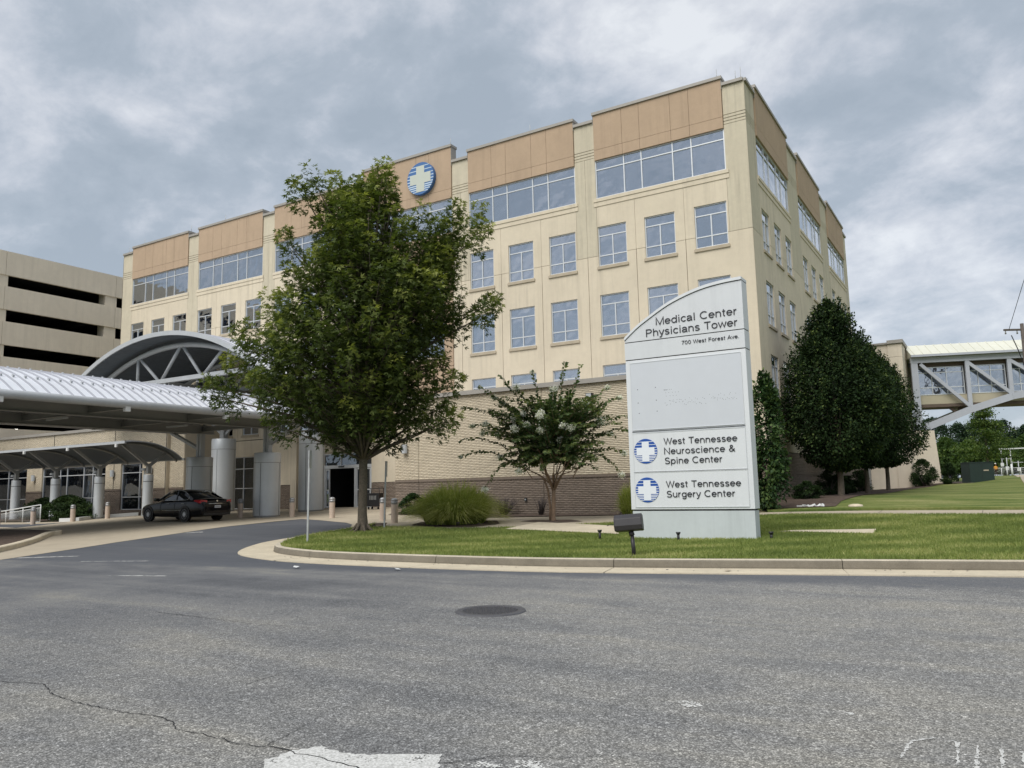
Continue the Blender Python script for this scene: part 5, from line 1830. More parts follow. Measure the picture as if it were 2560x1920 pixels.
def maple():
    x, y = -17.28, 19.1
    z = g(x, y) + lawn_off(x, y)
    e = empty('maple_tree', (x, y, z), 0, 'large green maple tree in full leaf at the corner of the lawn', 'tree')
    # silhouette: height, left and right reach
    tab = [(2.9, -.9, 1.0), (3.3, -1.7, 2.0), (3.7, -2.4, 2.4), (4.2, -3.9, 2.3), (4.7, -4.2, 2.7), (5.3, -4.2, 2.8), (5.9, -3.7, 3.0), (6.6, -3.4, 3.7), (7.3, -2.6, 3.8), (8.1, -2.2, 3.4), (8.9, -1.9, 3.6), (9.7, -1.8, 3.3), (10.3, -1.6, 2.0), (10.8, -1.1, 1.1), (11.3, -.2, .9)]
    # branches
    wood = MB()
    tr = [(0, 0, -.1), (.02, .0, .12), (.0, .02, .6), (.03, 0, 1.6), (.02, .05, 2.6), (.12, .1, 3.8), (.2, .1, 5.4), (.3, 0, 7.2), (.4, .1, 9.2), (.5, .1, 11.0)]
    def L3(l, d, h): return tuple(CAMR * l + CAMF * d + np.array([0, 0, h]))
    tp = [L3(*p) for p in tr]
    wood.tube(tp, [.25, .175, .145, .135, .135, .11, .09, .07, .045, .02], 12)
    for k in range(7):
        a = 2 * PI * k / 7 + .3
        wood.tube([(.13 * math.cos(a), .13 * math.sin(a), .22), (.30 * math.cos(a), .30 * math.sin(a), .03), (.5 * math.cos(a), .5 * math.sin(a), -.06)], [.06, .045, .015], 6)
    clumps = []
    tries = 0
    while len(clumps) < 470 and tries < 60000:
        tries += 1
        h = random.uniform(2.9, 11.2)
        l0, r0 = interp(tab, h); l0 *= .92; r0 *= .97
        c = (l0 + r0) / 2; hw = (r0 - l0) / 2
        dep = min(4.2, hw * 1.02)
        a = random.uniform(0, 2 * PI); q = random.random() ** .42
        l, d = c + hw * q * math.cos(a), dep * q * math.sin(a)
        # keep some gaps
        s = .8 * math.sin(l * 2.1 + h * 1.3) * math.sin(h * 2.3 - d * 1.5) * math.sin(d * 1.5 + l * .6)
        if s > .20: continue
        if 1.1 < l < 3.0 and h > 10.0: continue
        if random.random() > .45 + .55 * q: continue
        p = np.array(L3(l * .93, d * .93, h))
        if any(np.sum((p - o[0]) ** 2) < .42 ** 2 for o in clumps): continue
        clumps.append((p, q))
    # distinct leading shoots at the outline
    for l, h in ((.95, 11.6), (.75, 11.2), (-1.55, 11.15), (-2.0, 10.9), (-.9, 11.2), (.1, 11.2), (3.2, 10.1), (3.9, 9.9), (4.2, 9.3), (4.35, 7.3), (4.5, 6.9), (-4.6, 5.4), (-4.9, 4.7), (-4.75, 4.2), (-4.2, 6.5), (-3.9, 6.0), (2.7, 3.7), (2.9, 3.3), (-3.2, 3.9), (-2.4, 3.4), (3.0, 4.6), (-2.3, 9.2), (-2.6, 8.3), (-3.1, 7.4), (.3, 10.9)):
        for _ in range(2):
            clumps.append((np.array(L3(l * .94 + random.uniform(-.15, .15), random.uniform(-1.2, .6), h + random.uniform(-.15, .1))), 1.0))
    CC = []; DD = []; NN = []; RR = []; SS = []
    limb_roots = [(Vector(tp[i]), i) for i in range(3, 9)]
    for p, q in clumps:
        pv = Vector(p)
        # attach to trunk a bit lower
        hh = max(2.2, pv.z * .62 - .25)
        ts = min(max(hh, 2.0), 9.5)
        ax = Vector(L3(*[float(np.interp(ts, [t[2] for t in tr], [t[i] for t in tr])) for i in (0, 1)], ts))
        mid = ax.lerp(pv, .5) + Vector((random.uniform(-.15, .15), random.uniform(-.15, .15), .35 if pv.z > 4 else .1))
        Lg = (pv - ax).length
        r0 = .018 + .009 * Lg
        path = [ax, ax.lerp(mid, .5) + Vector((0, 0, .05)), mid, mid.lerp(pv, .6), pv]
        if random.random() < .55: wood.tube(path, [r0 * 1.3, r0, r0 * .7, r0 * .4, .006], 5)
        out = (pv - ax).normalized() * .8 + Vector((0, 0, .45)); out.normalize()
        m = int(random.uniform(80, 125))
        t = RNG.random(m)
        rad = .40 * RNG.random(m) ** .5
        dirs = unit(m)
        o3 = np.array(out)
        perp = dirs - (dirs @ o3)[:, None] * o3
        perp /= np.linalg.norm(perp, axis=1, keepdims=True) + 1e-9
        c = p + o3 * ((t - .55) * 1.15)[:, None] + perp * (rad * (1.15 - .65 * t))[:, None]
        c[:, 2] -= .05 * rad
        dl = perp * .9 + o3 * .5 + np.array([0, 0, -.35]) + RNG.normal(size=(m, 3)) * .35
        nn = np.array([0, 0, 1.0]) + RNG.normal(size=(m, 3)) * .45 + perp * .25
        tone = np.clip(.22 + .35 * (q - .6) + .34 * np.clip((t - .55) / .45, 0, 1) + RNG.normal(size=m) * .10 + random.uniform(-.16, .22) + .015 * (pv.z - 6), 0, 1)  # lit clump tops and shaded inner gaps are painted into the leaf tone
        CC.append(c); DD.append(dl); NN.append(nn); RR.append(tone); SS.append(RNG.uniform(.11, .21, m))
    C = np.concatenate(CC); print('maple leaves', len(C))
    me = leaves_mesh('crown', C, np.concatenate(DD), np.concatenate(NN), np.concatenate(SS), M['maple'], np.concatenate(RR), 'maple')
    inst('crown', me, e)
    wood.build('trunk', M['bark'], e)


maple()


def crape_myrtle():
    x, y = -13.4, 24.62
    z = g(x, y)
    e = empty('crape_myrtle', (x, y, z), 0, 'small crape myrtle tree with arching shoots and white flower clusters beside the sign', 'tree')
    wood = MB()
    def L3(l, d, h): return np.array(CAMR * l + CAMF * d + np.array([0, 0, h]))
    wood.tube([L3(.02, 0, -.08), L3(0, 0, .1), L3(.03, .02, .6), L3(.05, .0, 1.15)], [.12, .08, .068, .065], 10)
    wood.tube([L3(-.10, .08, -.05), L3(-.09, .08, .5), L3(-.16, .1, 1.1), L3(-.3, .1, 1.5)], [.05, .042, .038, .03], 8)
    limbs = []
    for k in range(11):
        a = 2 * PI * k / 11 + .2
        tl, td = math.cos(a) * random.uniform(.55, 1.35), math.sin(a) * random.uniform(.5, 1.2)
        th = random.uniform(2.0, 2.9)
        p = [L3(.04, 0, 1.0 + .1 * (k % 3)), L3(tl * .35, td * .35, 1.6), L3(tl * .75, td * .75, th - .35), L3(tl, td, th)]
        wood.tube(p, [.034, .028, .02, .014], 6); limbs.append(p)
    CC = []; DD = []; NN = []; RR = []; SS = []
    FC = []
    def shoot(root, tip, arch, nl, tone, fl, wood_r=.010, ls=.13):
        root = np.array(root); tip = np.array(tip)
        ctrl = (root + tip) / 2 + np.array([0, 0, arch])
        ts = np.linspace(0, 1, 9)
        pts = [(1 - t) ** 2 * root + 2 * t * (1 - t) * ctrl + t * t * tip for t in ts]
        wood.tube([tuple(p) for p in pts], [wood_r * (1.2 - t) for t in ts], 4)
        t = np.repeat(np.linspace(.12, 1, nl // 2), 2)[:nl]
        m = len(t); t = t[:, None]
        P = (1 - t) ** 2 * root + 2 * t * (1 - t) * ctrl + t * t * tip
        Tn = 2 * (1 - t) * (ctrl - root) + 2 * t * (tip - ctrl); Tn /= np.linalg.norm(Tn, axis=1, keepdims=True)
        sd = np.cross(Tn, np.array([0, 0, 1.0])); sd /= np.linalg.norm(sd, axis=1, keepdims=True) + 1e-9
        sgn = np.where(np.arange(m) % 2 == 0, 1, -1)[:, None]
        up = np.cross(sd, Tn)
        ang = RNG.uniform(-.8, .8, (m, 1))
        dl = sd * sgn * np.cos(ang) + up * np.sin(ang) + Tn * .45 + np.array([0, 0, -.15])
        CC.append(P); DD.append(dl); NN.append(up + RNG.normal(size=(m, 3)) * .5); SS.append(RNG.uniform(.85, 1.35, m) * ls)
        RR.append(np.clip(tone + .25 * (t[:, 0] > .75) + RNG.normal(size=m) * .12, 0, 1))
        if fl:
            FC.append((tip, fl * .72))
    # dense body
    for k in range(340):
        a = random.uniform(0, 2 * PI); q = random.random() ** .55
        h = random.uniform(1.9, 4.35)
        reach = float(np.interp(h, [1.8, 2.3, 3.0, 3.6, 4.3, 4.9], [1.4, 2.3, 2.6, 2.5, 1.9, .8]))
        tip = L3(math.cos(a) * reach * q, math.sin(a) * reach * q * .9, h + random.uniform(-.2, .2))
        lp = random.choice(limbs)
        root = np.array(lp[-1]) * .6 + np.array(tip) * .4; root = root * .7 + (L3(0, 0, h * .62 + .7)) * .3
        shoot(root, tip, random.uniform(.1, .45), random.randint(40, 60), .42 + random.uniform(-.12, .1), .22 if random.random() < .16 else 0)
    # long arching ones at the outline (lateral, depth, height)
    for l, d, h, ar, fl in ((-1.75, -.3, 5.15, .2, 0), (-.6, .1, 5.3, .1, .15), (.55, -.2, 5.55, 0, 0), (1.15, .1, 5.5, -.1, 0), (-2.5, -.2, 4.75, .3, .12), (-3.1, -.3, 4.05, .5, 0), (-3.25, .2, 2.9, .7, 0), (-3.2, -.2, 2.3, .9, .12), (-2.35, -.6, 1.15, 1.5, .24),
                            (2.5, .1, 4.3, .5, .2), (2.9, -.2, 3.6, .7, .26), (2.95, .1, 3.1, .8, 0), (2.55, -.2, 2.3, .9, .22), (2.4, -.4, 1.55, 1.5, .2), (2.1, .2, 4.7, .2, .18), (-2.0, .1, 4.4, .4, .2), (-1.2, -.4, 4.7, .2, .25), (1.7, -.5, 3.4, .4, .34), (.1, -.8, 4.55, .2, .3), (-2.8, .1, 3.4, .6, .18), (-.4, -1.4, 3.1, .4, .25), (.6, -1.5, 3.15, .4, .25), (-1.3, -1.2, 3.2, .4, .26)):
        tip = L3(l, d, h); rt = L3(l * .30, d * .3, max(1.5, min(h * .72, 3.3)))
        shoot(rt, tip, ar, 64, .42, fl, .014, .15)
    C = np.concatenate(CC); print('crape leaves', len(C))
    inst('crown', leaves_mesh('crown', C, np.concatenate(DD), np.concatenate(NN), np.concatenate(SS), M['crape'], np.concatenate(RR), 'kite'), e)
    wood.build('trunk', M['barkl'], e)
    for tip, fl in FC:
        m = int(160 + fl * 900)
        c = np.array(tip) + RNG.normal(size=(m, 3)) * fl * np.array([.36, .36, .30]); d = unit(m)
        fo = inst('flower_cluster', leaves_mesh('flower_cluster', c, d, unit(m), RNG.uniform(.03, .055, m), M['flower'], RNG.random(m), 'kite'), e); fo['kind'] = 'stuff'


crape_myrtle()


def leafy(name, x, y, label, cat, W, D, H, n, size, material, hb=0.0, shape='kite', group=None, lump=.25, trunk=None, egg=.45, zoff=0.0, tone=.35, seed=1, pw=.62, ang=0.0, upright=0.0, bark='bark', inner=.35):
    """a rounded shrub or crown: many leaves in lumps through an egg-shaped volume of width W, depth D, height H starting hb above ground"""
    rg = np.random.default_rng(seed)
    z = g(x, y) + zoff
    e = empty(name, (x, y, z), ang, label, cat, group)
    nl = max(24, int(n / 130))
    # lump centres over the egg
    hh = rg.random(nl); a = rg.random(nl) * 2 * PI; q = rg.random(nl) ** inner
    prof = lambda t: np.abs(np.sin(np.clip(t, 0, 1) ** egg * PI)) ** pw * (1.0 if pw < .7 else 1.08)
    r = prof(hh)
    cx = np.cos(a) * q * r * W / 2 * .92; cy = np.sin(a) * q * r * D / 2 * .92; cz = hb + hh * H * .96
    idx = rg.integers(0, nl, n)
    o = rg.normal(size=(n, 3)) * np.array([W, D, H * .8]) * lump * .30
    C = np.stack([cx[idx], cy[idx], cz[idx]], 1) + o
    t = (C[:, 2] - hb) / H
    rr = prof(t)
    rad = np.sqrt((C[:, 0] / (W / 2)) ** 2 + (C[:, 1] / (D / 2)) ** 2)
    th = np.arctan2(C[:, 1], C[:, 0])
    lumpy = 1 + (.09 if pw < .7 else .15) * np.sin(th * 3 + C[:, 2] * 1.7 + seed) * np.sin(C[:, 2] * 2.3 + seed) + .06 * np.sin(th * 7 + C[:, 2] * 4.1)
    if pw > .7:
        ns = 150; pick = rg.integers(0, len(C), ns); ext = []
        for j in pick:
            tt = t[j]
            if not .15 < tt < .97: continue
            sc_ = float(prof(np.array([tt]))[0]) / max(float(rad[j]), .15)
            if sc_ > 3: continue
            base_ = np.array([C[j, 0] * sc_ * .97, C[j, 1] * sc_ * .97, C[j, 2]])
            m_ = 34; u_ = rg.random(m_)
            ext.append(base_ + np.stack([rg.normal(size=m_) * .06, rg.normal(size=m_) * .06, u_ * .55 - .1], 1) + np.array([C[j, 0], C[j, 1], 0]) / W * .12 * u_[:, None])
        shoots = np.concatenate(ext)
    else:
        shoots = None
    keep = (t > 0) & (t < 1.03) & (rad < (rr * 1.04 + .03) * lumpy)
    C = C[keep]; idx = idx[keep]; rad = rad[keep]; rr = rr[keep]
    if shoots is not None:
        k_ = len(shoots); C = np.concatenate([C, shoots]); idx = np.concatenate([idx, rg.integers(0, nl, k_)])
        rad = np.concatenate([rad, np.full(k_, 1.25)]); rr = np.concatenate([rr, np.full(k_, 1.0)])
    m = len(C)
    outw = np.stack([C[:, 0] / W, C[:, 1] / D, (C[:, 2] - hb - H * .45) / H], 1); outw /= np.linalg.norm(outw, axis=1, keepdims=True) + 1e-9
    d = outw * .8 + rg.normal(size=(m, 3)) * .7 + np.array([0, 0, upright])
    nn = outw * .7 + np.array([0, 0, .6]) + rg.normal(size=(m, 3)) * .5
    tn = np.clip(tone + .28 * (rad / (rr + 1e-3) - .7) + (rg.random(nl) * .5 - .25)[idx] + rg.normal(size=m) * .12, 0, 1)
    s = rg.uniform(.7, 1.3, m) * size
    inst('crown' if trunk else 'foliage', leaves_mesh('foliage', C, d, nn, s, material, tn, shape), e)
    b = MB()
    if trunk:
        tr, th = trunk
        b.tube([(0, 0, -.1), (0, 0, .08), (.02, 0, th * .5), (0, .02, th), (0, 0, hb + H * .55)], [tr * 1.7, tr * 1.15, tr, tr * .95, tr * .3], 10)
        for k in range(10):
            a = 2 * PI * k / 10; hz = hb + H * (.12 + .05 * (k % 4))
            b.tube([(0, 0, hb * .9), (math.cos(a) * W * .12, math.sin(a) * D * .12, hz), (math.cos(a) * W * .3, math.sin(a) * D * .3, hz + H * .25)], [tr * .5, tr * .35, tr * .1], 5)
        b.build('trunk', M[bark], e)
    else:
        for k in range(7):
            a = 2 * PI * k / 7
            b.tube([(0, 0, -.05), (math.cos(a) * W * .12, math.sin(a) * D * .12, H * .3), (math.cos(a) * W * .27, math.sin(a) * D * .27, H * .62)], [.03, .02, .008], 5)
        b.build('stems', M['twig'], e)
    return e


def vegetation():
    leafy('hornbeam_tree', -5.95, 37.6, 'dense dark egg-shaped tree nearest the sign, tallest of the three along the side wall', 'tree', 4.4, 4.4, 7.8, 60000, .125, M['hornb'], hb=1.15, group='dense dark trees along the side wall', trunk=(.13, 1.7), pw=.80, egg=.70, seed=3, lump=.17, tone=.30)
    leafy('hornbeam_tree', -5.75, 44.4, 'dense dark egg-shaped tree in the middle of the three along the side wall', 'tree', 4.1, 4.1, 6.9, 46000, .125, M['hornb'], hb=1.35, group='dense dark trees along the side wall', trunk=(.11, 1.9), pw=.80, egg=.70, seed=4, lump=.17, tone=.30)
    leafy('hornbeam_tree', -5.55, 51.6, 'dense dark egg-shaped tree farthest along the side wall, beside the footbridge pier', 'tree', 4.5, 4.5, 6.6, 42000, .125, M['hornb'], hb=1.45, group='dense dark trees along the side wall', trunk=(.11, 2.0), pw=.8, egg=.66, seed=5, lump=.17, tone=.32)
    leafy('broadleaf_shrub', -7.35, 30.75, 'tall green broad leaved shrub rising directly behind the right edge of the sign', 'shrub', 1.4, 1.4, 5.3, 8000, .15, M['holly'], hb=.05, shape='kite', pw=.5, egg=.62, seed=6, lump=.24, tone=.45)
    leafy('juniper_shrub', -46.6, 26.3, 'large rounded dark green shrub between the handrail and the bollards', 'shrub', 4.2, 2.6, 1.45, 16000, .10, M['jun'], egg=.55, seed=7, lump=.2, tone=.5)
    leafy('juniper_shrub', -51.5, 27.6, 'low dark green shrub mass behind the handrail', 'shrub', 5.5, 2.2, 1.35, 14000, .10, M['jun'], egg=.55, seed=8, lump=.2, tone=.3)
    leafy('boxwood_shrub', -22.9, 28.7, 'small dark green shrub at the brick corner beside the big clump of grass', 'shrub', 1.5, 1.1, .95, 7000, .07, M['holly'], egg=.55, seed=9, lump=.2, tone=.3)
    for k, (x, y, w, h, lb) in enumerate(((-7.0, 35.5, 1.3, .75, 'low dark shrub in the mulch bed nearest the sign'), (-6.7, 39.0, 1.5, 1.15, 'dark shrub at the foot of the first dense tree'), (-6.7, 41.7, 1.4, 1.0, 'dark shrub between the first and second dense trees'), (-6.9, 46.3, 1.2, .95, 'small round shrub right of the second dense tree trunk'), (-6.8, 49.6, 1.5, 1.3, 'dark shrub left of the third dense tree trunk'))):
        leafy('bed_shrub', x, y, lb, 'shrub', w, w * .8, h, 5000, .075, M['jun'], egg=.6, seed=20 + k, lump=.22, tone=.4, zoff=.08, group='shrubs in the mulch bed along the side wall')
    leafy('pier_shrub', -4.6, 65.0, 'dark bushy shrub against the front of the footbridge pier', 'shrub', 1.9, 1.6, 2.0, 9000, .09, M['jun'], egg=.65, seed=30, lump=.22, tone=.45, zoff=.08)
    leafy('pier_shrub', -3.0, 66.3, 'dark shrub between the footbridge pier and the green cabinet', 'shrub', 1.3, 1.3, 1.5, 6500, .09, M['jun'], egg=.65, seed=31, lump=.22, tone=.3, zoff=.08)
    # young oak behind the cabinet: layered crown
    x, y = -.75, 99.2; z = g(x, y)
    e = empty('young_oak_tree', (x, y, z), 0, 'young conical tree behind the green transformer box, seen under the footbridge', 'tree')
    CC = []; rg = np.random.default_rng(40)
    for k in range(80):
        h = rg.uniform(1.9, 7.4); reach = np.interp(h, [1.9, 2.6, 4.0, 6.0, 7.4], [2.6, 3.1, 2.3, 1.1, .3])
        a = rg.uniform(0, 2 * PI); q = rg.uniform(.15, 1)
        m = 110
        c = np.array([math.cos(a) * reach * q, math.sin(a) * reach * q, h + .12 * q]) + rg.normal(size=(m, 3)) * np.array([.38, .38, .13])
        CC.append(c)
    C = np.concatenate(CC); m = len(C)
    inst('crown', leaves_mesh('crown', C, unit(m) + np.array([0, 0, -.2]), unit(m) * .5 + np.array([0, 0, 1]), rg.uniform(.15, .26, m), M['oakl'], rg.random(m)), e)
    b = MB(); b.tube([(0, 0, -.1), (0, 0, 2), (0, 0, 7)], [.16, .12, .02], 8); b.build('trunk', M['bark'], e)
    # far wood
    rg = random.Random(5)
    spots = [(-13, 150, 9, 10.5, 'round dark green tree beyond the pier, leftmost of the far woodland'), (-8.5, 147, 9, 9.5, 'tall dark far tree just right of the pier'), (-5.0, 152, 8, 8.6, 'far tree with a notch of sky beside it under the bridge'), (-2.2, 158, 8, 9.8, 'far round-headed dark tree behind the young oak, left side'), (1.5, 156, 8, 9.0, 'far dark tree directly behind the young oak'), (4.5, 150, 7, 7.6, 'far tree at right beyond the white posts'), (8.5, 158, 9, 8.6, 'far tree beyond the right edge, behind the power pole'), (-6.0, 128, 5, 5.2, 'lower yellow-green far tree in front of the dark woodland'), (-2.8, 122, 4.6, 4.4, 'low olive green far tree left of the young oak trunk'), (1.0, 138, 5, 5.0, 'low olive green far tree right of the young oak trunk'), (4.0, 140, 5.5, 5.5, 'low dark far tree behind the white fence')]
    for k, (x, y, w, h, lb) in enumerate(spots):
        mt = M['oakl'] if y < 141 else M['forest']
        leafy('far_tree', x, y, lb, 'tree', w, w, h, 9000, .34, mt, hb=.5, group='trees beyond the footbridge', trunk=(.22, 1.5), egg=.6, seed=50 + k, lump=.24, tone=.4)


vegetation()


def fountain_grass(x, y, w, h, n, label, seed):
    rg = np.random.default_rng(seed)
    e = empty('fountain_grass', (x, y, g(x, y) + .02), 0, label, 'ornamental grass')
    V = []; F = []; C = []
    a = rg.random(n) * 2 * PI; r0 = rg.random(n) ** .6 * w * .25; out = rg.random(n) ** .7 * w * .30; hh = h * rg.uniform(.35, 1.05, n) * (1 - .35 * (out / (w * .30)) ** 2) * (1 - .3 * (r0 / (w * .25)) ** 2)
    segs = 4
    ts = np.linspace(0, 1, segs + 1)
    ca, sa = np.cos(a), np.sin(a)
    tw = rg.random(n) * PI
    wd = rg.uniform(.006, .012, n)
    P = np.zeros((n, segs + 1, 2, 3))
    for i, t in enumerate(ts):
        rr = r0 + out * (t ** 1.7); zz = hh * (1 - (1 - t) ** 1.7) - out * .35 * max(0, t - .6) ** 1.2 * 2
        for s in (0, 1):
            ww = (s * 2 - 1) * wd * (1 - .8 * t)
            P[:, i, s, 0] = ca * rr + np.cos(tw) * ww; P[:, i, s, 1] = sa * rr + np.sin(tw) * ww; P[:, i, s, 2] = zz
    base = (np.arange(n) * (segs + 1) * 2)[:, None]
    F = np.concatenate([base + np.array([[2 * i, 2 * i + 1, 2 * i + 3, 2 * i + 2]]) for i in range(segs)], 1).reshape(-1, 4)
    tone = np.repeat(np.clip(.45 + rg.normal(size=n) * .18, 0, 1), segs).reshape(n, segs) + np.linspace(-.2, .3, segs)[None]
    inst('blades', np_mesh('blades', P.reshape(-1, 3), F, M['fount'], rnd=np.clip(tone, 0, 1).ravel()), e)
    # old thatch at the foot
    m = 300
    c = np.stack([rg.normal(size=m) * w * .12, rg.normal(size=m) * w * .12, rg.random(m) * .12], 1)
    inst('thatch', leaves_mesh('thatch', c, unit(m), unit(m), rg.uniform(.08, .2, m), M['twig'], rg.random(m), 'long'), e)


fountain_grass(-16.35, 22.85, 4.1, 1.62, 11000, 'large clump of bright green ornamental grass left of the flowering tree', 1)
fountain_grass(-11.55, 27.6, 1.9, 1.45, 3000, 'smaller clump of green ornamental grass at the left edge of the sign', 2)


def twig_bush(x, y, w, h, n, label, seed):
    rg = random.Random(seed)
    e = empty('cut_back_bush', (x, y, g(x, y) + .03), 0, label, 'bush', 'bare cut back bushes in the mulch bed')
    b = MB()
    for k in range(n):
        a = rg.uniform(0, 2 * PI); q = rg.uniform(.2, 1)
        p0 = (math.cos(a) * .08, math.sin(a) * .08, 0); p1 = (math.cos(a) * w * .3 * q, math.sin(a) * w * .3 * q, h * .5); p2 = (math.cos(a) * w * .5 * q, math.sin(a) * w * .5 * q, h * rg.uniform(.75, 1.05))
        b.tube([p0, p1, p2], [.018, .014, .009], 4)
        for j in range(2):
            c = Vector(p1).lerp(Vector(p2), rg.random()); b.tube([tuple(c), tuple(c + Vector((rg.uniform(-.12, .12), rg.uniform(-.12, .12), rg.uniform(.05, .2))))], [.008, .004], 3)
    b.build('twigs', M['twig'], e)


twig_bush(-18.1, 28.9, 1.3, .62, 70, 'wide bare brown bush right of the big ornamental grass', 1)
twig_bush(-16.3, 28.9, .6, .68, 22, 'narrow bare brown bush left of the flowering tree trunk', 2)


def grass_blades():
    """short mown blades over the front lawn: nobody could count them"""
    from mathutils.geometry import intersect_point_tri_2d
    n = 330000
    xs = RNG.uniform(-18.6, 4.5, n); ys = RNG.uniform(13.0, 28.5, n)
    poly = np.array([tuple(p) for p in BACK] + [(30, 28.9), (-6, 28.25), (-8, 27.15), (-10.6, 24.25), (-12.9, 22.15), (-15, 20.55), (-17.2, 20.3), (-17.9, 19.9)])
    inside = np.zeros(n, bool)
    j = len(poly) - 1
    for i in range(len(poly)):
        xi, yi = poly[i]; xj, yj = poly[j]
        c = ((yi > ys) != (yj > ys)) & (xs < (xj - xi) * (ys - yi) / (yj - yi + 1e-12) + xi)
        inside ^= c; j = i
    # pads and sign base stay clear
    def inpoly(pl):
        r = np.zeros(n, bool); j = len(pl) - 1
        for i in range(len(pl)):
            xi, yi = pl[i]; xj, yj = pl[j]
            r ^= ((yi > ys) != (yj > ys)) & (xs < (xj - xi) * (ys - yi) / (yj - yi + 1e-12) + xi); j = i
        return r
    inside &= ~inpoly([(-13.2, 21.1), (-13.3, 23.4), (-10.3, 22.95), (-9.3, 20.96)])
    inside &= ~inpoly([(-5.2, 22.35), (-4.9, 22.75), (-2.9, 23.4), (-2.8, 22.1)])
    inside &= ~((xs > -8.6) & (xs < -5.25) & (ys > 20.3) & (ys < 20.75))
    xs = xs[inside]; ys = ys[inside]; m = len(xs)
    dk = np.full(m, 99.0)
    for p in KERB: dk = np.minimum(dk, np.hypot(xs - p.x, ys - p.y))
    s = np.clip((dk - 1) / 5, 0, 1); s = s * s * (3 - 2 * s)
    zs = garr(xs, ys) + .145 - .105 * s
    a = RNG.random(m) * 2 * PI
    edge = np.exp(-((dk - .2) / .12) ** 2)
    h = RNG.uniform(.03, .07, m) * (1 + .5 * edge)
    w = RNG.uniform(.006, .012, m)
    lean = RNG.normal(size=(m, 2)) * .028
    V = np.zeros((m, 3, 3))
    V[:, 0] = np.stack([xs - np.cos(a) * w, ys - np.sin(a) * w, zs - .005], 1)
    V[:, 1] = np.stack([xs + np.cos(a) * w, ys + np.sin(a) * w, zs - .005], 1)
    V[:, 2] = np.stack([xs + lean[:, 0], ys + lean[:, 1], zs + h], 1)
    big = np.sin(xs * .9 + ys * 1.3) * np.sin(ys * 1.1 - xs * .35 + 2) + .6 * np.sin(xs * 2.6 - ys * 1.9)
    tone = np.clip(.46 + .22 * big + RNG.normal(size=m) * .15, 0, 1)
    me = np_mesh('lawn_blades', V.reshape(-1, 3), np.arange(m * 3).reshape(-1, 3), M['grass'], rnd=tone)
    o = inst('lawn_blades', me)
    tag(o, 'short mown green grass blades covering the front lawn', 'grass', kind='stuff')


grass_blades()


def litter():
    """pale leaves and scraps lying on road and kerb"""
    for k, (x, y, lb) in enumerate(((-12.2, 11.55, 'pale scrap of paper on the asphalt left of the kerb bend'), (-9.9, 11.9, 'small pale scrap on the asphalt in front of the kerb'), (-4.1, 13.75, 'pale dead leaf in the gutter by the kerb joint'))):
        e = empty('paper_scrap', (x, y, g(x, y) + .03), random.uniform(0, 3), lb, 'litter')
        b = MB(); b.add([(-.09, -.04, 0), (.02, -.06, .015), (.1, .01, .0), (.0, .05, .03), (-.07, .04, .01)], [(0, 1, 3, 4), (1, 2, 3)]); b.build('scrap', M['white'] if k < 2 else M['sill'], e)
    b = MB(); rr = random.Random(3)
    for k in range(70):
        i = rr.randrange(50, 95); p = KERB[min(i, len(KERB) - 1)]; t = (KERB[min(i + 1, len(KERB) - 1)] - p)
        if t.length < 1e-6: continue
        t.normalize(); nn = Vector((-t.y, t.x)); q = p - nn * rr.uniform(.03, .5) + t * rr.uniform(-.3, .3)
        s = rr.uniform(.01, .035); z = g(q.x, q.y) + .016; a = rr.uniform(0, 6)
        b.add([(q.x + s * math.cos(a), q.y + s * math.sin(a), z), (q.x - s * .5 * math.sin(a), q.y + s * .5 * math.cos(a), z + s * .3), (q.x - s * math.cos(a), q.y - s * math.sin(a), z)], [(0, 1, 2)])
    o = b.build('gutter_debris', M['twig']); tag(o, 'tiny dry leaves and grit in the gutter', 'debris', kind='stuff')
    # pale rubble in the bed right of the sign
    e = empty('rubble', (-6.1, 31.6, g(-6.1, 31.6) + .1), 0, 'pale broken concrete rubble on the mulch right of the sign', 'rubble')
    for k in range(6):
        bb = MB(); bb.box(-.09, .09, -.06, .06, -.03, .04 + .02 * (k % 2)); o = bb.build('chunk', M['white'], e, ((k - 2.5) * .17, .1 * math.sin(k * 2), 0), (R(k * 12), R(k * 7), k)); 
    e = empty('flat_stone', (-4.5, 31.3, g(-4.5, 31.3) + .09), 0, 'flat pale stone at the edge of the lawn right of the sign', 'stone')
    b = MB(); b.lathe(0, 0, [(.26, 0), (.24, .06), (.10, .09)], 9); b.build('stone', M['gutter'], e)


litter()


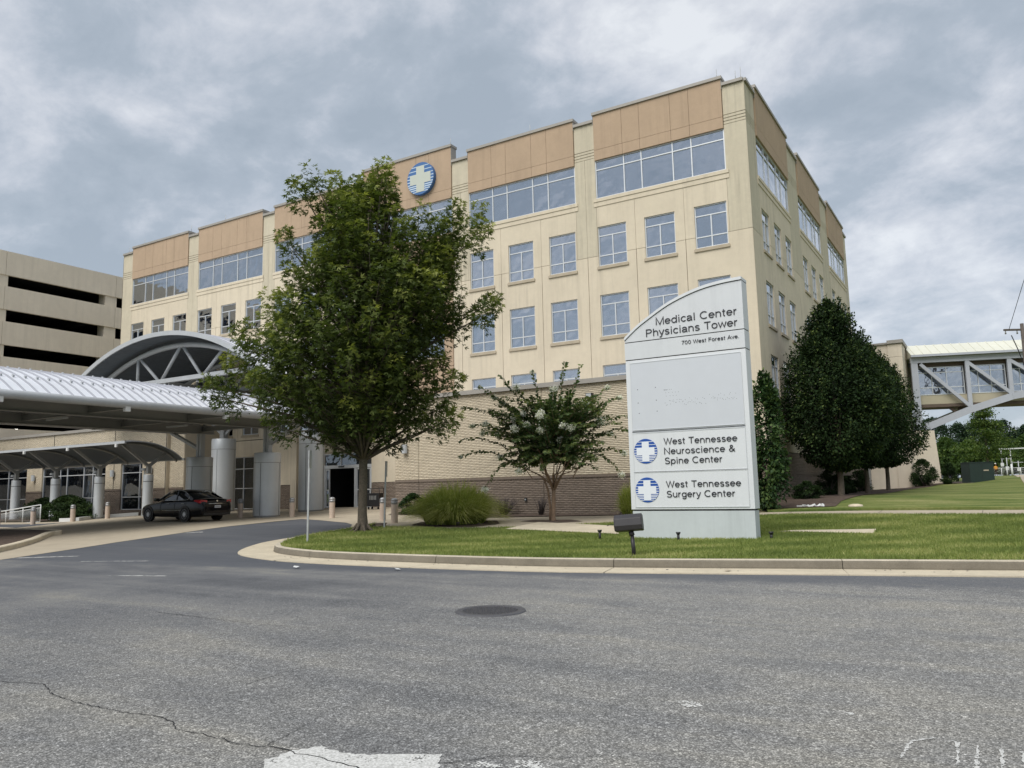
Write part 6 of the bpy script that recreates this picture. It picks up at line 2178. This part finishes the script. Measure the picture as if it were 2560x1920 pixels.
# ================================================================== CAR
def car():
    """dark sedan; local +x is the nose, built around the middle of the rear axle"""
    e = empty('parked_sedan', (-31.02, 23.58, g(-32.2, 23.58) + .008), PI, 'shiny black four door sedan parked under the drive canopy, seen from behind', 'car')
    WB = 2.62; HW = .89
    Lr, Lf = -1.08, WB + .92
    # body stations: x, half width at belt, top of shoulder, bottom, deck height at centre
    st = [(-1.10, .60, .60, .34, .62), (-1.07, .76, .80, .27, .86), (-.98, .83, .93, .22, .98), (-.75, .875, .96, .20, 1.02), (-.4, .89, .955, .18, 1.03), (0, .895, .95, .17, 1.0), (.6, .9, .93, .17, .97), (1.2, .9, .915, .17, .95),
          (1.75, .9, .90, .17, .93), (2.2, .895, .87, .18, .92), (2.62, .885, .82, .19, .86), (3.0, .86, .76, .20, .80), (3.3, .78, .68, .22, .72), (3.48, .62, .58, .26, .61), (3.54, .48, .48, .34, .50)]
    rows = []
    for x, hw, sh, bt, dk in st:
        rows.append([(x, -hw * .93, bt), (x, -hw * .99, bt + .10), (x, -hw, bt + (sh - bt) * .55), (x, -hw * .975, sh - .05), (x, -hw * .90, sh), (x, -hw * .55, dk), (x, 0, dk + .012),
                     (x, hw * .55, dk), (x, hw * .90, sh), (x, hw * .975, sh - .05), (x, hw, bt + (sh - bt) * .55), (x, hw * .99, bt + .10), (x, hw * .93, bt)])
    n = len(rows[0])
    b = MB()
    b.add([p for r in rows for p in r], [(i * n + k, i * n + (k + 1) % n, (i + 1) * n + (k + 1) % n, (i + 1) * n + k) for i in range(len(rows) - 1) for k in range(n)] + [tuple(range(n)), tuple((len(rows) - 1) * n + n - 1 - k for k in range(n))], True)
    body = b.build('body', M['paint'], e)
    sub = body.modifiers.new('s', 'SUBSURF'); sub.levels = 2; sub.render_levels = 2
    # wheel housings: dark discs slightly proud
    # greenhouse: glass shell
    gh = [(-.62, .60, 1.00), (-.25, .63, 1.13), (.12, .655, 1.27), (.50, .665, 1.37), (.9, .665, 1.405), (1.3, .65, 1.36), (1.75, .66, 1.20), (2.28, .68, .93)]
    rows = []
    for x, tw, zt in gh:
        bw = .80
        lowz = .92
        rows.append([(x, -bw, lowz), (x, -(bw + tw) / 2 - .01, (lowz + zt) / 2), (x, -tw, zt - .05), (x, -tw * .8, zt), (x, 0, zt + .015), (x, tw * .8, zt), (x, tw, zt - .05), (x, (bw + tw) / 2 + .01, (lowz + zt) / 2), (x, bw, lowz)])
    n = len(rows[0])
    b = MB(); b.add([p for r in rows for p in r], [(i * n + k, i * n + k + 1, (i + 1) * n + k + 1, (i + 1) * n + k) for i in range(len(rows) - 1) for k in range(n - 1)] + [tuple(range(n)), tuple((len(rows) - 1) * n + n - 1 - k for k in range(n))], True)
    gl = b.build('window_glass', M['cglass'], e); s2 = gl.modifiers.new('s', 'SUBSURF'); s2.levels = 1; s2.render_levels = 1
    # roof skin and pillars in paint
    b = MB()
    rf = [(.18, 1.300), (.38, 1.360), (.65, 1.405), (.95, 1.425), (1.25, 1.39), (1.42, 1.345)]
    V = []; F = []
    for x, z in rf:
        for yy, dz in ((-.64, -.06), (-.55, -.012), (0, .014), (.55, -.012), (.64, -.06)): V.append((x, yy, z + dz))
    for i in range(len(rf) - 1):
        for k in range(4): F.append((i * 5 + k, i * 5 + k + 1, i * 5 + 5 + k + 1, i * 5 + 5 + k))
    b.add(V, F, True); b.build('roof', M['paint'], e)
    for s in (-1, 1):
        for nm, p0, p1, w in (('rear_pillar', (-.42, .775, .95), (.22, .69, 1.235), .13), ('door_pillar', (.72, .80, .93), (.70, .668, 1.36), .06), ('windscreen_pillar', (2.12, .755, .93), (1.36, .672, 1.30), .045)):
            b = MB(); b.beam((p0[0], p0[1] * s, p0[2]), (p1[0], p1[1] * s, p1[2]), w, .05, (0, 1, 0) if False else (0, s, .3)); b.build(nm, M['paint'], e)
        # chrome line round the side glass
        arcp = [(2.05, .80, .955), (1.30, .685, 1.335), (.7, .672, 1.405), (.35, .69, 1.36), (.05, .71, 1.26), (-.14, .76, 1.10), (-.10, .80, .98), (.2, .815, .955), (1.2, .825, .945), (2.05, .81, .945)]
        pp = catmull([(a, c * s * 1.005, z) for a, c, z in arcp], 4)
        b = MB(); b.tube(pp, .009, 4); b.build('window_trim', M['chrome'], e)
        b = MB(); b.tube([(.25, .905 * s, .50), (2.15, .905 * s, .49)], .008, 4); b.build('side_moulding', M['chrome'], e)
        for x in (.05, 1.12):
            b = MB(); b.tube([(x, .895 * s, .80), (x + .08, .925 * s, .80), (x + .18, .895 * s, .80)], .014, 5); b.build('door_handle', M['chrome'], e)
        # mirror
        b = MB(); b.box(1.82, 2.02, s * .86 if s > 0 else -1.06, s * 1.06 if s > 0 else -.86, .93, 1.06); b.build('wing_mirror', M['paint'], e, bevel=.03)
        # door seams
        for x in (-.02, .72, 1.72):
            b = MB(); b.box(x - .004, x + .004, (.893 if s > 0 else -.901), (.901 if s > 0 else -.893), .3, .86); b.build('door_seam', M['black'], e)
        # tail light: wedge wrapping the corner
        b = MB()
        V = [(-1.02, .52 * s, .80), (-1.04, .52 * s, .93), (-.93, .84 * s, .80), (-.96, .80 * s, .955), (-.60, .885 * s, .90), (-.62, .872 * s, .945)]
        V2 = [(a - .03, c * 1.015, z) for a, c, z in V]
        b.add(V + V2, [(6, 8, 9, 7), (8, 10, 11, 9), (0, 1, 7, 6), (4, 5, 11, 10), (1, 3, 9, 7), (3, 5, 11, 9), (0, 6, 8, 2), (2, 8, 10, 4)]); b.build('tail_light', M['red'], e)
    b = MB(); b.tube([(-1.075, -.46, .775), (-1.115, 0, .78), (-1.075, .46, .775)], [.012, .022, .012], 6); b.build('boot_trim', M['chrome'], e)
    b = MB(); b.box(-1.118, -1.105, -.16, .16, .585, .70); b.build('number_plate', M['plate'], e)
    b = MB(); b.box(-1.123, -1.119, -.12, .12, .625, .665); b.build('plate_characters', M['steeld'], e)
    b = MB(); b.lathe(0, 0, [(.045, 0), (.04, .012)], 14); b.build('boot_badge', M['chrome'], e, (-1.055, .0, .89), (0, R(-75), 0))
    b = MB(); b.box(-1.10, -1.02, -.7, .7, .26, .36); b.build('rear_valance', M['black'], e, bevel=.02)
    tyre = MB(); pr = [(.20, -.095), (.29, -.105), (.318, -.085), (.325, 0), (.318, .085), (.29, .105), (.20, .095)]
    nn = 28
    tyre.lathe(0, 0, pr, nn, caps=False)
    rim = MB(); rim.lathe(0, 0, [(.225, .07), (.215, .10), (.20, .085)], nn, caps=False); rim.lathe(0, 0, [(.045, .07), (.03, .10)], 12)
    for k in range(12):
        a = 2 * PI * k / 12
        rim.beam((.03 * math.cos(a), .03 * math.sin(a), .088), (.215 * math.cos(a + .06), .215 * math.sin(a + .06), .082), .022, .02)
    disc = MB(); disc.lathe(0, 0, [(.21, .02), (.21, .05)], 20)
    tm, rm, dm = tyre.mesh('tyre', M['tyre']), rim.mesh('rim', M['rim']), disc.mesh('brake_disc', M['black'])
    arch = MB(); arch.lathe(0, 0, [(.365, .0), (.365, .008)], 26); am = arch.mesh('wheel_arch', M['black'])
    for x in (0, WB):
        for s in (-1, 1):
            w = empty('wheel', (x, s * .812, .325)); w.parent = e; w.rotation_euler = (R(-90) * s, 0, 0)
            inst('tyre', tm, w); inst('rim', rm, w); inst('brake_disc', dm, w)
            inst('wheel_arch', am, e, (x, s * .899, .345), (R(-90) * s, 0, 0))


car()


# ================================================================== RIGHT SIDE: pier, footbridge, pole, cabinet
BD = Vector((.948, .319, 0)).normalized(); BN = Vector((-.319, .948, 0)).normalized()
BO = Vector((-4.89, 67.25, 0))


def TB(u, d, z):
    """along the bridge, d away from the viewer, height"""
    p = BO + BD * u + BN * d
    return (p.x, p.y, z)


def bridge_block():
    p = empty('bridge_tower', (0, 0, 0), 0, 'beige stair tower block at the end of the footbridge, beyond the dense trees', 'building')
    for z0, z1 in ((.5, 3.0), (3.0, 5.2), (5.2, 7.2), (7.2, 8.6), (8.6, 9.7), (9.7, 10.75), (10.75, 11.75)):
        b = MB(); b.box(-8.6, -6.3, 65.43, 65.6, z0 + .01, z1 - .01); b.build('wall_panel', M['gar'], p)
        b = MB(); b.box(-6.29, -5.32, 65.33, 65.6, z0 + .01, z1 - .01); b.build('wall_panel', M['gar'], p)
        b = MB(); b.box(-5.42, -5.315, 65.6, 69.6, z0 + .01, z1 - .01); b.build('wall_panel', M['gar'], p)
    boxobj('block_core', -8.6, -5.425, 65.605, 69.6, 0, 11.7, M['core'], p)
    boxobj('coping', -8.7, -6.3, 65.3, 69.7, 11.76, 11.9, M['coping'], p)
    boxobj('coping', -6.3, -5.2, 65.2, 69.7, 11.77, 12.03, M['coping'], p)
    # low linking wall with doors
    boxobj('link_wall', -8.6, -8.15, 61.7, 65.4, 0, 2.9, M['brown'], p)
    boxobj('service_door', -8.14, -8.08, 62.9, 63.9, .75, 2.9, M['steelw'], p)
    boxobj('service_door', -8.14, -8.08, 63.95, 64.95, .75, 2.9, M['steeld'], p)


bridge_block()


def footbridge():
    p = empty('footbridge', (0, 0, 0), 0, 'enclosed pale blue-grey steel truss footbridge with glazed walkway at the right edge', 'bridge')
    S = M['bridge']; L = 26.0; DP = 3.2
    # pier
    pb = MB(); pb.prism([(-.62, 0.6), (1.42, 0.6), (1.14, 5.18), (.1, 5.18), (-.4, 5.18)], lambda a, c: TB(a, -.1, c), lambda a, c: TB(a, DP + .1, c)); pb.build('pier', M['gar'], p)
    pb = MB(); pb.prism([(-1.25, .5), (-.66, .5), (-.66, 4.0), (-1.15, 4.0)], lambda a, c: TB(a, -.15, c), lambda a, c: TB(a, .6, c)); pb.build('pier_buttress', M['bpan'], p)
    def bar(u0, z0, u1, z1, w, nm='truss_bar', side=0.0, th=.22):
        d = Vector((u1 - u0, z1 - z0)).normalized(); nn = Vector((-d.y, d.x)) * w / 2
        poly = [(u0 - nn.x, z0 - nn.y), (u1 - nn.x, z1 - nn.y), (u1 + nn.x, z1 + nn.y), (u0 + nn.x, z0 + nn.y)]
        b = MB(); b.prism(poly, lambda a, c: TB(a, side, c), lambda a, c: TB(a, side + th, c)); b.build(nm, S, p)
    bay = 2.87
    for side in (0.0, DP - .22):
        bar(-.05, 10.6, L, 10.6, .42, 'top_chord', side - .02, .26)
        low = [(0, 5.47), (.85, 5.50), (3.9, 6.70), (6.75, 7.55), (9.6, 8.0), (12.5, 8.1), (15.4, 7.9), (18.3, 7.4), (21.1, 6.5), (24.3, 5.4)]
        for (a, c), (a2, c2) in zip(low[:-1], low[1:]): bar(a, c, a2, c2, .50, 'lower_chord', side - .02, .26)
        bar(.20, 5.6, .20, 10.4, .46, 'end_post', side, .22)
        for k in range(1, 8):
            u = .97 + bay * k
            zl = float(np.interp(u, [a for a, c in low], [c for a, c in low]))
            bar(u + .03, zl + .1, u + .03, 10.4, .27, 'truss_post', side)
            if k <= 4:
                bar(u - bay + (.05 if k > 1 else -.35), 10.30, u - .05, zl + .28, .24, 'diagonal', side - .004)
            else:
                bar(u - bay + .3, float(np.interp(u - bay, [a for a, c in low], [c for a, c in low])) + .25, u - .05, 10.30, .24, 'diagonal', side - .004)
    # walkway enclosure
    b = MB(); b.box(.42, L, .5, .62, 7.22, 7.92, TB); b.build('side_panel', M['bpan'], p)
    b = MB(); b.box(.42, L, .5, .62, 10.08, 10.4, TB); b.build('head_panel', M['bsoff'], p)
    b = MB(); b.box(.42, L, .45, DP - .45, 6.98, 7.2, TB); b.build('floor', M['bsoff'], p)
    b = MB(); b.box(.42, L, DP - .6, DP - .5, 7.2, 10.4, TB); b.build('far_wall', M['bpan'], p)
    # window units between the posts
    for k in range(8):
        u0 = .46 + bay * k + (.0 if k == 0 else .5); u1 = .97 + bay * (k + 1) - .12
        fr = MB(); t = .05
        ys = (.47, .56)
        fr.box(u0, u1, *ys, 7.92, 7.98, TB); fr.box(u0, u1, *ys, 10.02, 10.08, TB); fr.box(u0, u1, *ys, 8.46, 8.52, TB); fr.box(u0, u1, *ys, 9.62, 9.67, TB)
        ms = [u0, u0 + (u1 - u0) * .30, u0 + (u1 - u0) * .62, u1 - .05]
        for m in ms: fr.box(m, m + t, ys[0] + .004, ys[1], 7.98, 10.02, TB)
        o = fr.build('window', M['alu'], p)
        if k < 3:
            for a, c in zip(ms[:-1], ms[1:]):
                for z0, z1 in ((7.98, 8.46), (8.52, 9.62), (9.67, 10.02)):
                    q = MB(); q.box(a + t, c, .535, .545, z0, z1, TB); q.build('pane', M['bglass'], o)
        else:
            q = MB(); q.box(u0, u1, .535, .545, 7.98, 10.02, TB); q.build('glazing', M['bglass'], o)
    # roof
    b = MB(); b.prism([(-.28, 10.84), (DP + .28, 10.84), (DP + .28, 10.98), (DP / 2, 12.0), (-.28, 10.98)], lambda a, c: TB(-.05, a, c), lambda a, c: TB(L, a, c)); b.build('roof', M['broof'], p)
    b = MB(); b.box(-.08, L, -.36, -.285, 10.82, 10.99, TB); b.build('gutter', M['bridge'], p)
    sm = MB(); sm.prism([(0, .002), (.06, .002), (.06, .04), (0, .04)], lambda a, c: TB(a, -.28, 10.98 + c), lambda a, c: TB(a, DP / 2, 12.0 + c)); me = sm.mesh('seam', M['broof'])
    for k in range(40): inst('seam', me, p, tuple(BD * (.2 + .62 * k)))
    # struts under the floor
    for u in (3.0, 4.0):
        b = MB(); b.prism([(u - .6, 7.0), (u - .3, 7.0), (u + .3, 6.45), (u + .05, 6.45)], lambda a, c: TB(a, .7, c), lambda a, c: TB(a, .9, c)); b.build('strut', M['bsoff'], p)
    b = MB(); b.box(3.3, 3.55, .9, 1.2, 6.3, 7.0, TB); b.build('strut', M['bsoff'], p)


footbridge()


def right_side():
    # transformer cabinet
    x, y = -1.25, 69.5; z = g(x, y)
    e = empty('transformer_box', (x, y, z), R(30), 'dark green electrical transformer box on the lawn under the footbridge', 'transformer')
    b = MB(); b.box(-.9, .9, -.6, .6, -.1, 1.5); b.build('cabinet', M['green'], e, bevel=.02)
    boxobj('lid', -.93, .93, -.63, .63, 1.5, 1.56, M['green'], e)
    boxobj('warning_label', .12, .5, -.612, -.601, .88, .97, M['sill'], e)
    boxobj('pad', -1.05, 1.05, -.75, .75, -.12, .03, M['curb'], e)
    boxobj('door_gap', -.006, .006, -.606, -.6005, .05, 1.45, M['black'], e)
    # power pole at the right edge
    x, y = 2.19, 59.85; z = g(x, y)
    e = empty('power_pole', (x, y, z), 0, 'grey utility pole with crossarm and hanging cables at the right edge', 'utility pole')
    b = MB(); b.tube([(0, 0, -.2), (0, 0, 5.0), (0, 0, 11.35 - z)], [.17, .15, .11], 10); b.build('pole', M['wood'], e)
    d = Vector(CAMR)
    b = MB(); b.beam(tuple(d * -1.2 + Vector((0, 0, 10.95 - z))), tuple(d * 1.2 + Vector((0, 0, 10.95 - z))), .10, .12); b.build('crossarm', M['wood'], e)
    for k, s in enumerate((-1.1, -.35, .9)):
        b = MB(); q = d * s + Vector((0, 0, 10.9 - z)); b.tube([tuple(q), tuple(q - Vector((0, 0, .22)))], [.03, .06], 6); b.build('insulator', M['steeld'], e)
    for s, l0 in ((-.75, 0), (-.12, .1)):
        p0 = d * s + Vector((0, 0, 10.6 - z)); pts = [p0, p0 + d * (.35 + l0) - Vector((0, 0, 1.0)), d * -.10 - Vector((0, 0, z - 8.5)), d * -.02 - Vector((0, 0, z - 8.3)), d * .05 - Vector((0, 0, z - 8.9))]
        b = MB(); b.tube(catmull(pts, 5), .03, 5); b.build('cable', M['black'], e)
    b = MB(); b.tube([tuple(d * -.85 + Vector((0, 0, 11.0 - z))), tuple(d * -.5 + Vector((.6, -4, 13.2 - z))), tuple(Vector((3.0, -14, 19 - z)))], .018, 4); b.build('wire', M['black'], e)
    # substation behind the lawn: white gantry, posts, fence
    zb = 1.66
    e = empty('white_gantry', (1.8, 129.8, zb), 0, 'white steel post frame of the substation at the right edge, under the bridge', 'gantry')
    b = MB(); b.tube([(0, 0, 0), (0, 0, 1.7)], .13, 8); b.tube([(0, 0, 1.7), (0, 0, 3.8)], .075, 8); b.build('post', M['white'], e)
    b = MB(); b.beam((-1.3, -.7, 3.8), (3.5, 2.0, 3.95), .12, .16); b.build('beam', M['white'], e)
    b = MB(); b.tube([(2.6, 1.6, 0), (2.6, 1.6, 6.5)], .12, 8); b.build('post', M['white'], e)
    e = empty('substation_fence', (-.6, 128.5, zb), R(31), 'pale chain link fence of the substation behind the green box', 'fence')
    b = MB(); b.tube([(-.3, 0, 1.2), (9, 0, 1.2)], .035, 5); b.build('top_rail', M['white'], e)
    for k, (x, h) in enumerate(((.25, 1.95), (1.35, 1.2), (2.1, 1.25), (2.9, 2.1), (4.0, 1.2), (5.2, 1.2), (6.5, 1.2))):
        b = MB(); b.tube([(x, 0, -.1), (x, 0, h)], .05, 6); b.build('post', M['white'], e)
    mb = MB()
    for k in range(60):
        x = -.3 + k * .155
        mb.tube([(x, .02, 0), (x + .5, .02, 1.18)], .008, 3); mb.tube([(x + .5, .02, 0), (x, .02, 1.18)], .008, 3)
    o = mb.build('mesh_wire', M['galv'], e); o['kind'] = 'stuff'
    for k, (x, y, h, lb) in enumerate(((1.3, 131.5, 2.7, 'slim grey equipment stand in the substation, left of the white gantry post'), (.75, 133, 4.2, 'tall grey pole in the substation with a short crossbar'), (2.7, 134, 2.2, 'short grey equipment stand behind the chain link fence'))):
        e = empty('equipment_stand', (x, y, zb), 0, lb, 'equipment')
        b = MB(); b.tube([(0, 0, 0), (0, 0, h)], .07, 6); b.build('post', M['galv'], e)
        b = MB(); b.beam((-.6, -.3, h - .2), (.6, .3, h - .2), .08, .1); b.build('crossbar', M['galv'], e)
        b = MB(); b.box(-.2, .2, -.15, .15, h * .35, h * .35 + .5); b.build('box', M['white'], e)


right_side()


# ================================================================== PEOPLE
def person(x, y, z, rz, label, shirt, trousers, hat=None, skin=(.30, .17, .11), H=1.75):
    e = empty('person', (x, y, z), rz, label, 'person')
    s = H / 1.75
    V = [(0, 0, .98), (0, 0, 1.18), (0, 0, 1.40), (0, 0, 1.52), (0, .01, 1.60),
         (.10, 0, .92), (.11, -.01, .50), (.12, 0, .09), (.12, -.10, .04),
         (-.10, 0, .92), (-.11, .02, .50), (-.12, 0, .09), (-.12, -.10, .04),
         (.19, 0, 1.42), (.25, .0, 1.15), (.27, -.05, .90), (.27, -.08, .80),
         (-.19, 0, 1.42), (-.25, 0, 1.15), (-.26, -.06, .90), (-.26, -.10, .80)]
    Rd = [.15, .14, .16, .065, .06, .10, .065, .045, .04, .10, .065, .045, .04, .07, .05, .038, .035, .07, .05, .038, .035]
    E = [(0, 1), (1, 2), (2, 3), (3, 4), (0, 5), (5, 6), (6, 7), (7, 8), (0, 9), (9, 10), (10, 11), (11, 12), (2, 13), (13, 14), (14, 15), (15, 16), (2, 17), (17, 18), (18, 19), (19, 20)]
    me = bpy.data.meshes.new('body'); me.from_pydata([tuple(c * s for c in v) for v in V], E, [])
    o = inst('body', me, e)
    o.modifiers.new('skin', 'SKIN'); sk = me.skin_vertices[0].data
    for i, r in enumerate(Rd): sk[i].radius = (r * s, r * s * .8)
    sk[0].use_root = True
    sb = o.modifiers.new('sub', 'SUBSURF'); sb.levels = 1; sb.render_levels = 1
    m = bpy.data.materials.new('clothes'); m.use_nodes = True; t = NT(m.node_tree)
    tc = t.n('ShaderNodeTexCoord').outputs['Object']; sp = t.n('ShaderNodeSeparateXYZ'); t.link(tc, sp.inputs[0])
    c = t.ramp(t.math('DIVIDE', sp.outputs[2], 2.0), [(.0, (.02, .02, .02)), (.05, trousers), (.49, shirt), (.755, skin)], 'CONSTANT')
    t.link(c, m.node_tree.nodes['Principled BSDF'].inputs['Base Color']); m.node_tree.nodes['Principled BSDF'].inputs['Roughness'].default_value = .8
    me.materials.append(m)
    b = MB(); b.lathe(0, 0, [(.03, 1.56), (.075, 1.60), (.09, 1.68), (.085, 1.74), (.05, 1.79), (.01, 1.80)], 12); hd = b.build('head', plain('skin', skin, .6), e, scale_fix(s))
    b = MB(); b.tube([(0, -.085, 1.69), (0, -.11, 1.66)], [.012, .016], 5); b.build('nose', plain('skin', skin, .6), e)
    b = MB()
    if hat:
        b.lathe(0, 0, [(.125, 1.735), (.10, 1.745), (.095, 1.80), (.04, 1.845), (.01, 1.85)], 12); b.build('hard_hat', plain('hat', hat, .4), e)
    else:
        b.lathe(0, .012, [(.093, 1.70), (.096, 1.75), (.06, 1.80), (.01, 1.815)], 12); b.build('hair', plain('hair', (.02, .015, .012), .7), e)


def scale_fix(s):
    return (0, 0, 0)


person(-33.62, 33.35, g(-33.6, 33.4) + .01, R(100), 'person in a black top standing at the entrance, mostly hidden by the silver column', (.01, .01, .012), (.12, .11, .11))
person(-.1, 127.4, 1.72, R(10), 'distant person in an orange safety vest and white hard hat beside the white fence', (.55, .25, .03), (.05, .025, .02), hat=(.6, .6, .55), H=1.62)


def cart():
    x, y = -28.4, 32.4
    z = g(x, y) + .01
    e = empty('utility_cart', (x, y, z), R(8), 'dark wheeled utility cart parked right of the entrance doors', 'cart')
    b = MB(); b.box(-.38, .38, -.22, .22, .15, .85); b.build('bin', M['black'], e, bevel=.02)
    b = MB()
    for sx in (-1, 1): b.tube([(sx * .38, -.2, .8), (sx * .4, -.2, 1.1), (sx * .4, .2, 1.1), (sx * .38, .2, .8)], .018, 6)
    b.tube([(-.4, -.2, 1.1), (.4, -.2, 1.1)], .018, 6); b.build('handle_frame', M['bronze'], e)
    for k in range(5): boxobj('grille_bar', -.2 + k * .09, -.16 + k * .09, -.232, -.221, .5, .72, M['steeld'], e)
    for sx in (-1, 1):
        for sy in (-1, 1):
            b = MB(); b.tube([(sx * .3 - .02, sy * .17, .07), (sx * .3 + .02, sy * .17, .07)], .07, 10); b.build('wheel', M['tyre'], e)


cart()

# person-scale details on the plaza: joints in the concrete
def plaza_joints():
    par = bpy.data.objects['plaza_paving']
    b = MB()
    for x in (-20.5, -23.5, -26.5, -29.5, -33.0, -36.5, -40.0, -43.5):
        for (ya, yb) in ((25.9, 33.6),):
            pts = [(x, ya + (yb - ya) * k / 8) for k in range(9)]
            for (x0, y0), (x1, y1) in zip(pts[:-1], pts[1:]):
                b.add([(x0 - .012, y0, g(x0, y0) + .010), (x0 + .012, y0, g(x0, y0) + .010), (x1 + .012, y1, g(x1, y1) + .010), (x1 - .012, y1, g(x1, y1) + .010)], [(0, 1, 2, 3)])
    for x in (-3.5, -.5, 2.5, 5.5, -6.5):
        b.add([(x - .012, 28.4, g(x, 28.4) + .012), (x + .012, 28.4, g(x, 28.4) + .012), (x + .012, 30.2, g(x, 30.2) + .012), (x - .012, 30.2, g(x, 30.2) + .012)], [(0, 1, 2, 3)])
    b.build('joint_lines', M['curb'], par)


plaza_joints()
print('objects', len(bpy.data.objects), 'tris', sum(len(o.data.polygons) for o in bpy.data.objects if o.type == 'MESH'))
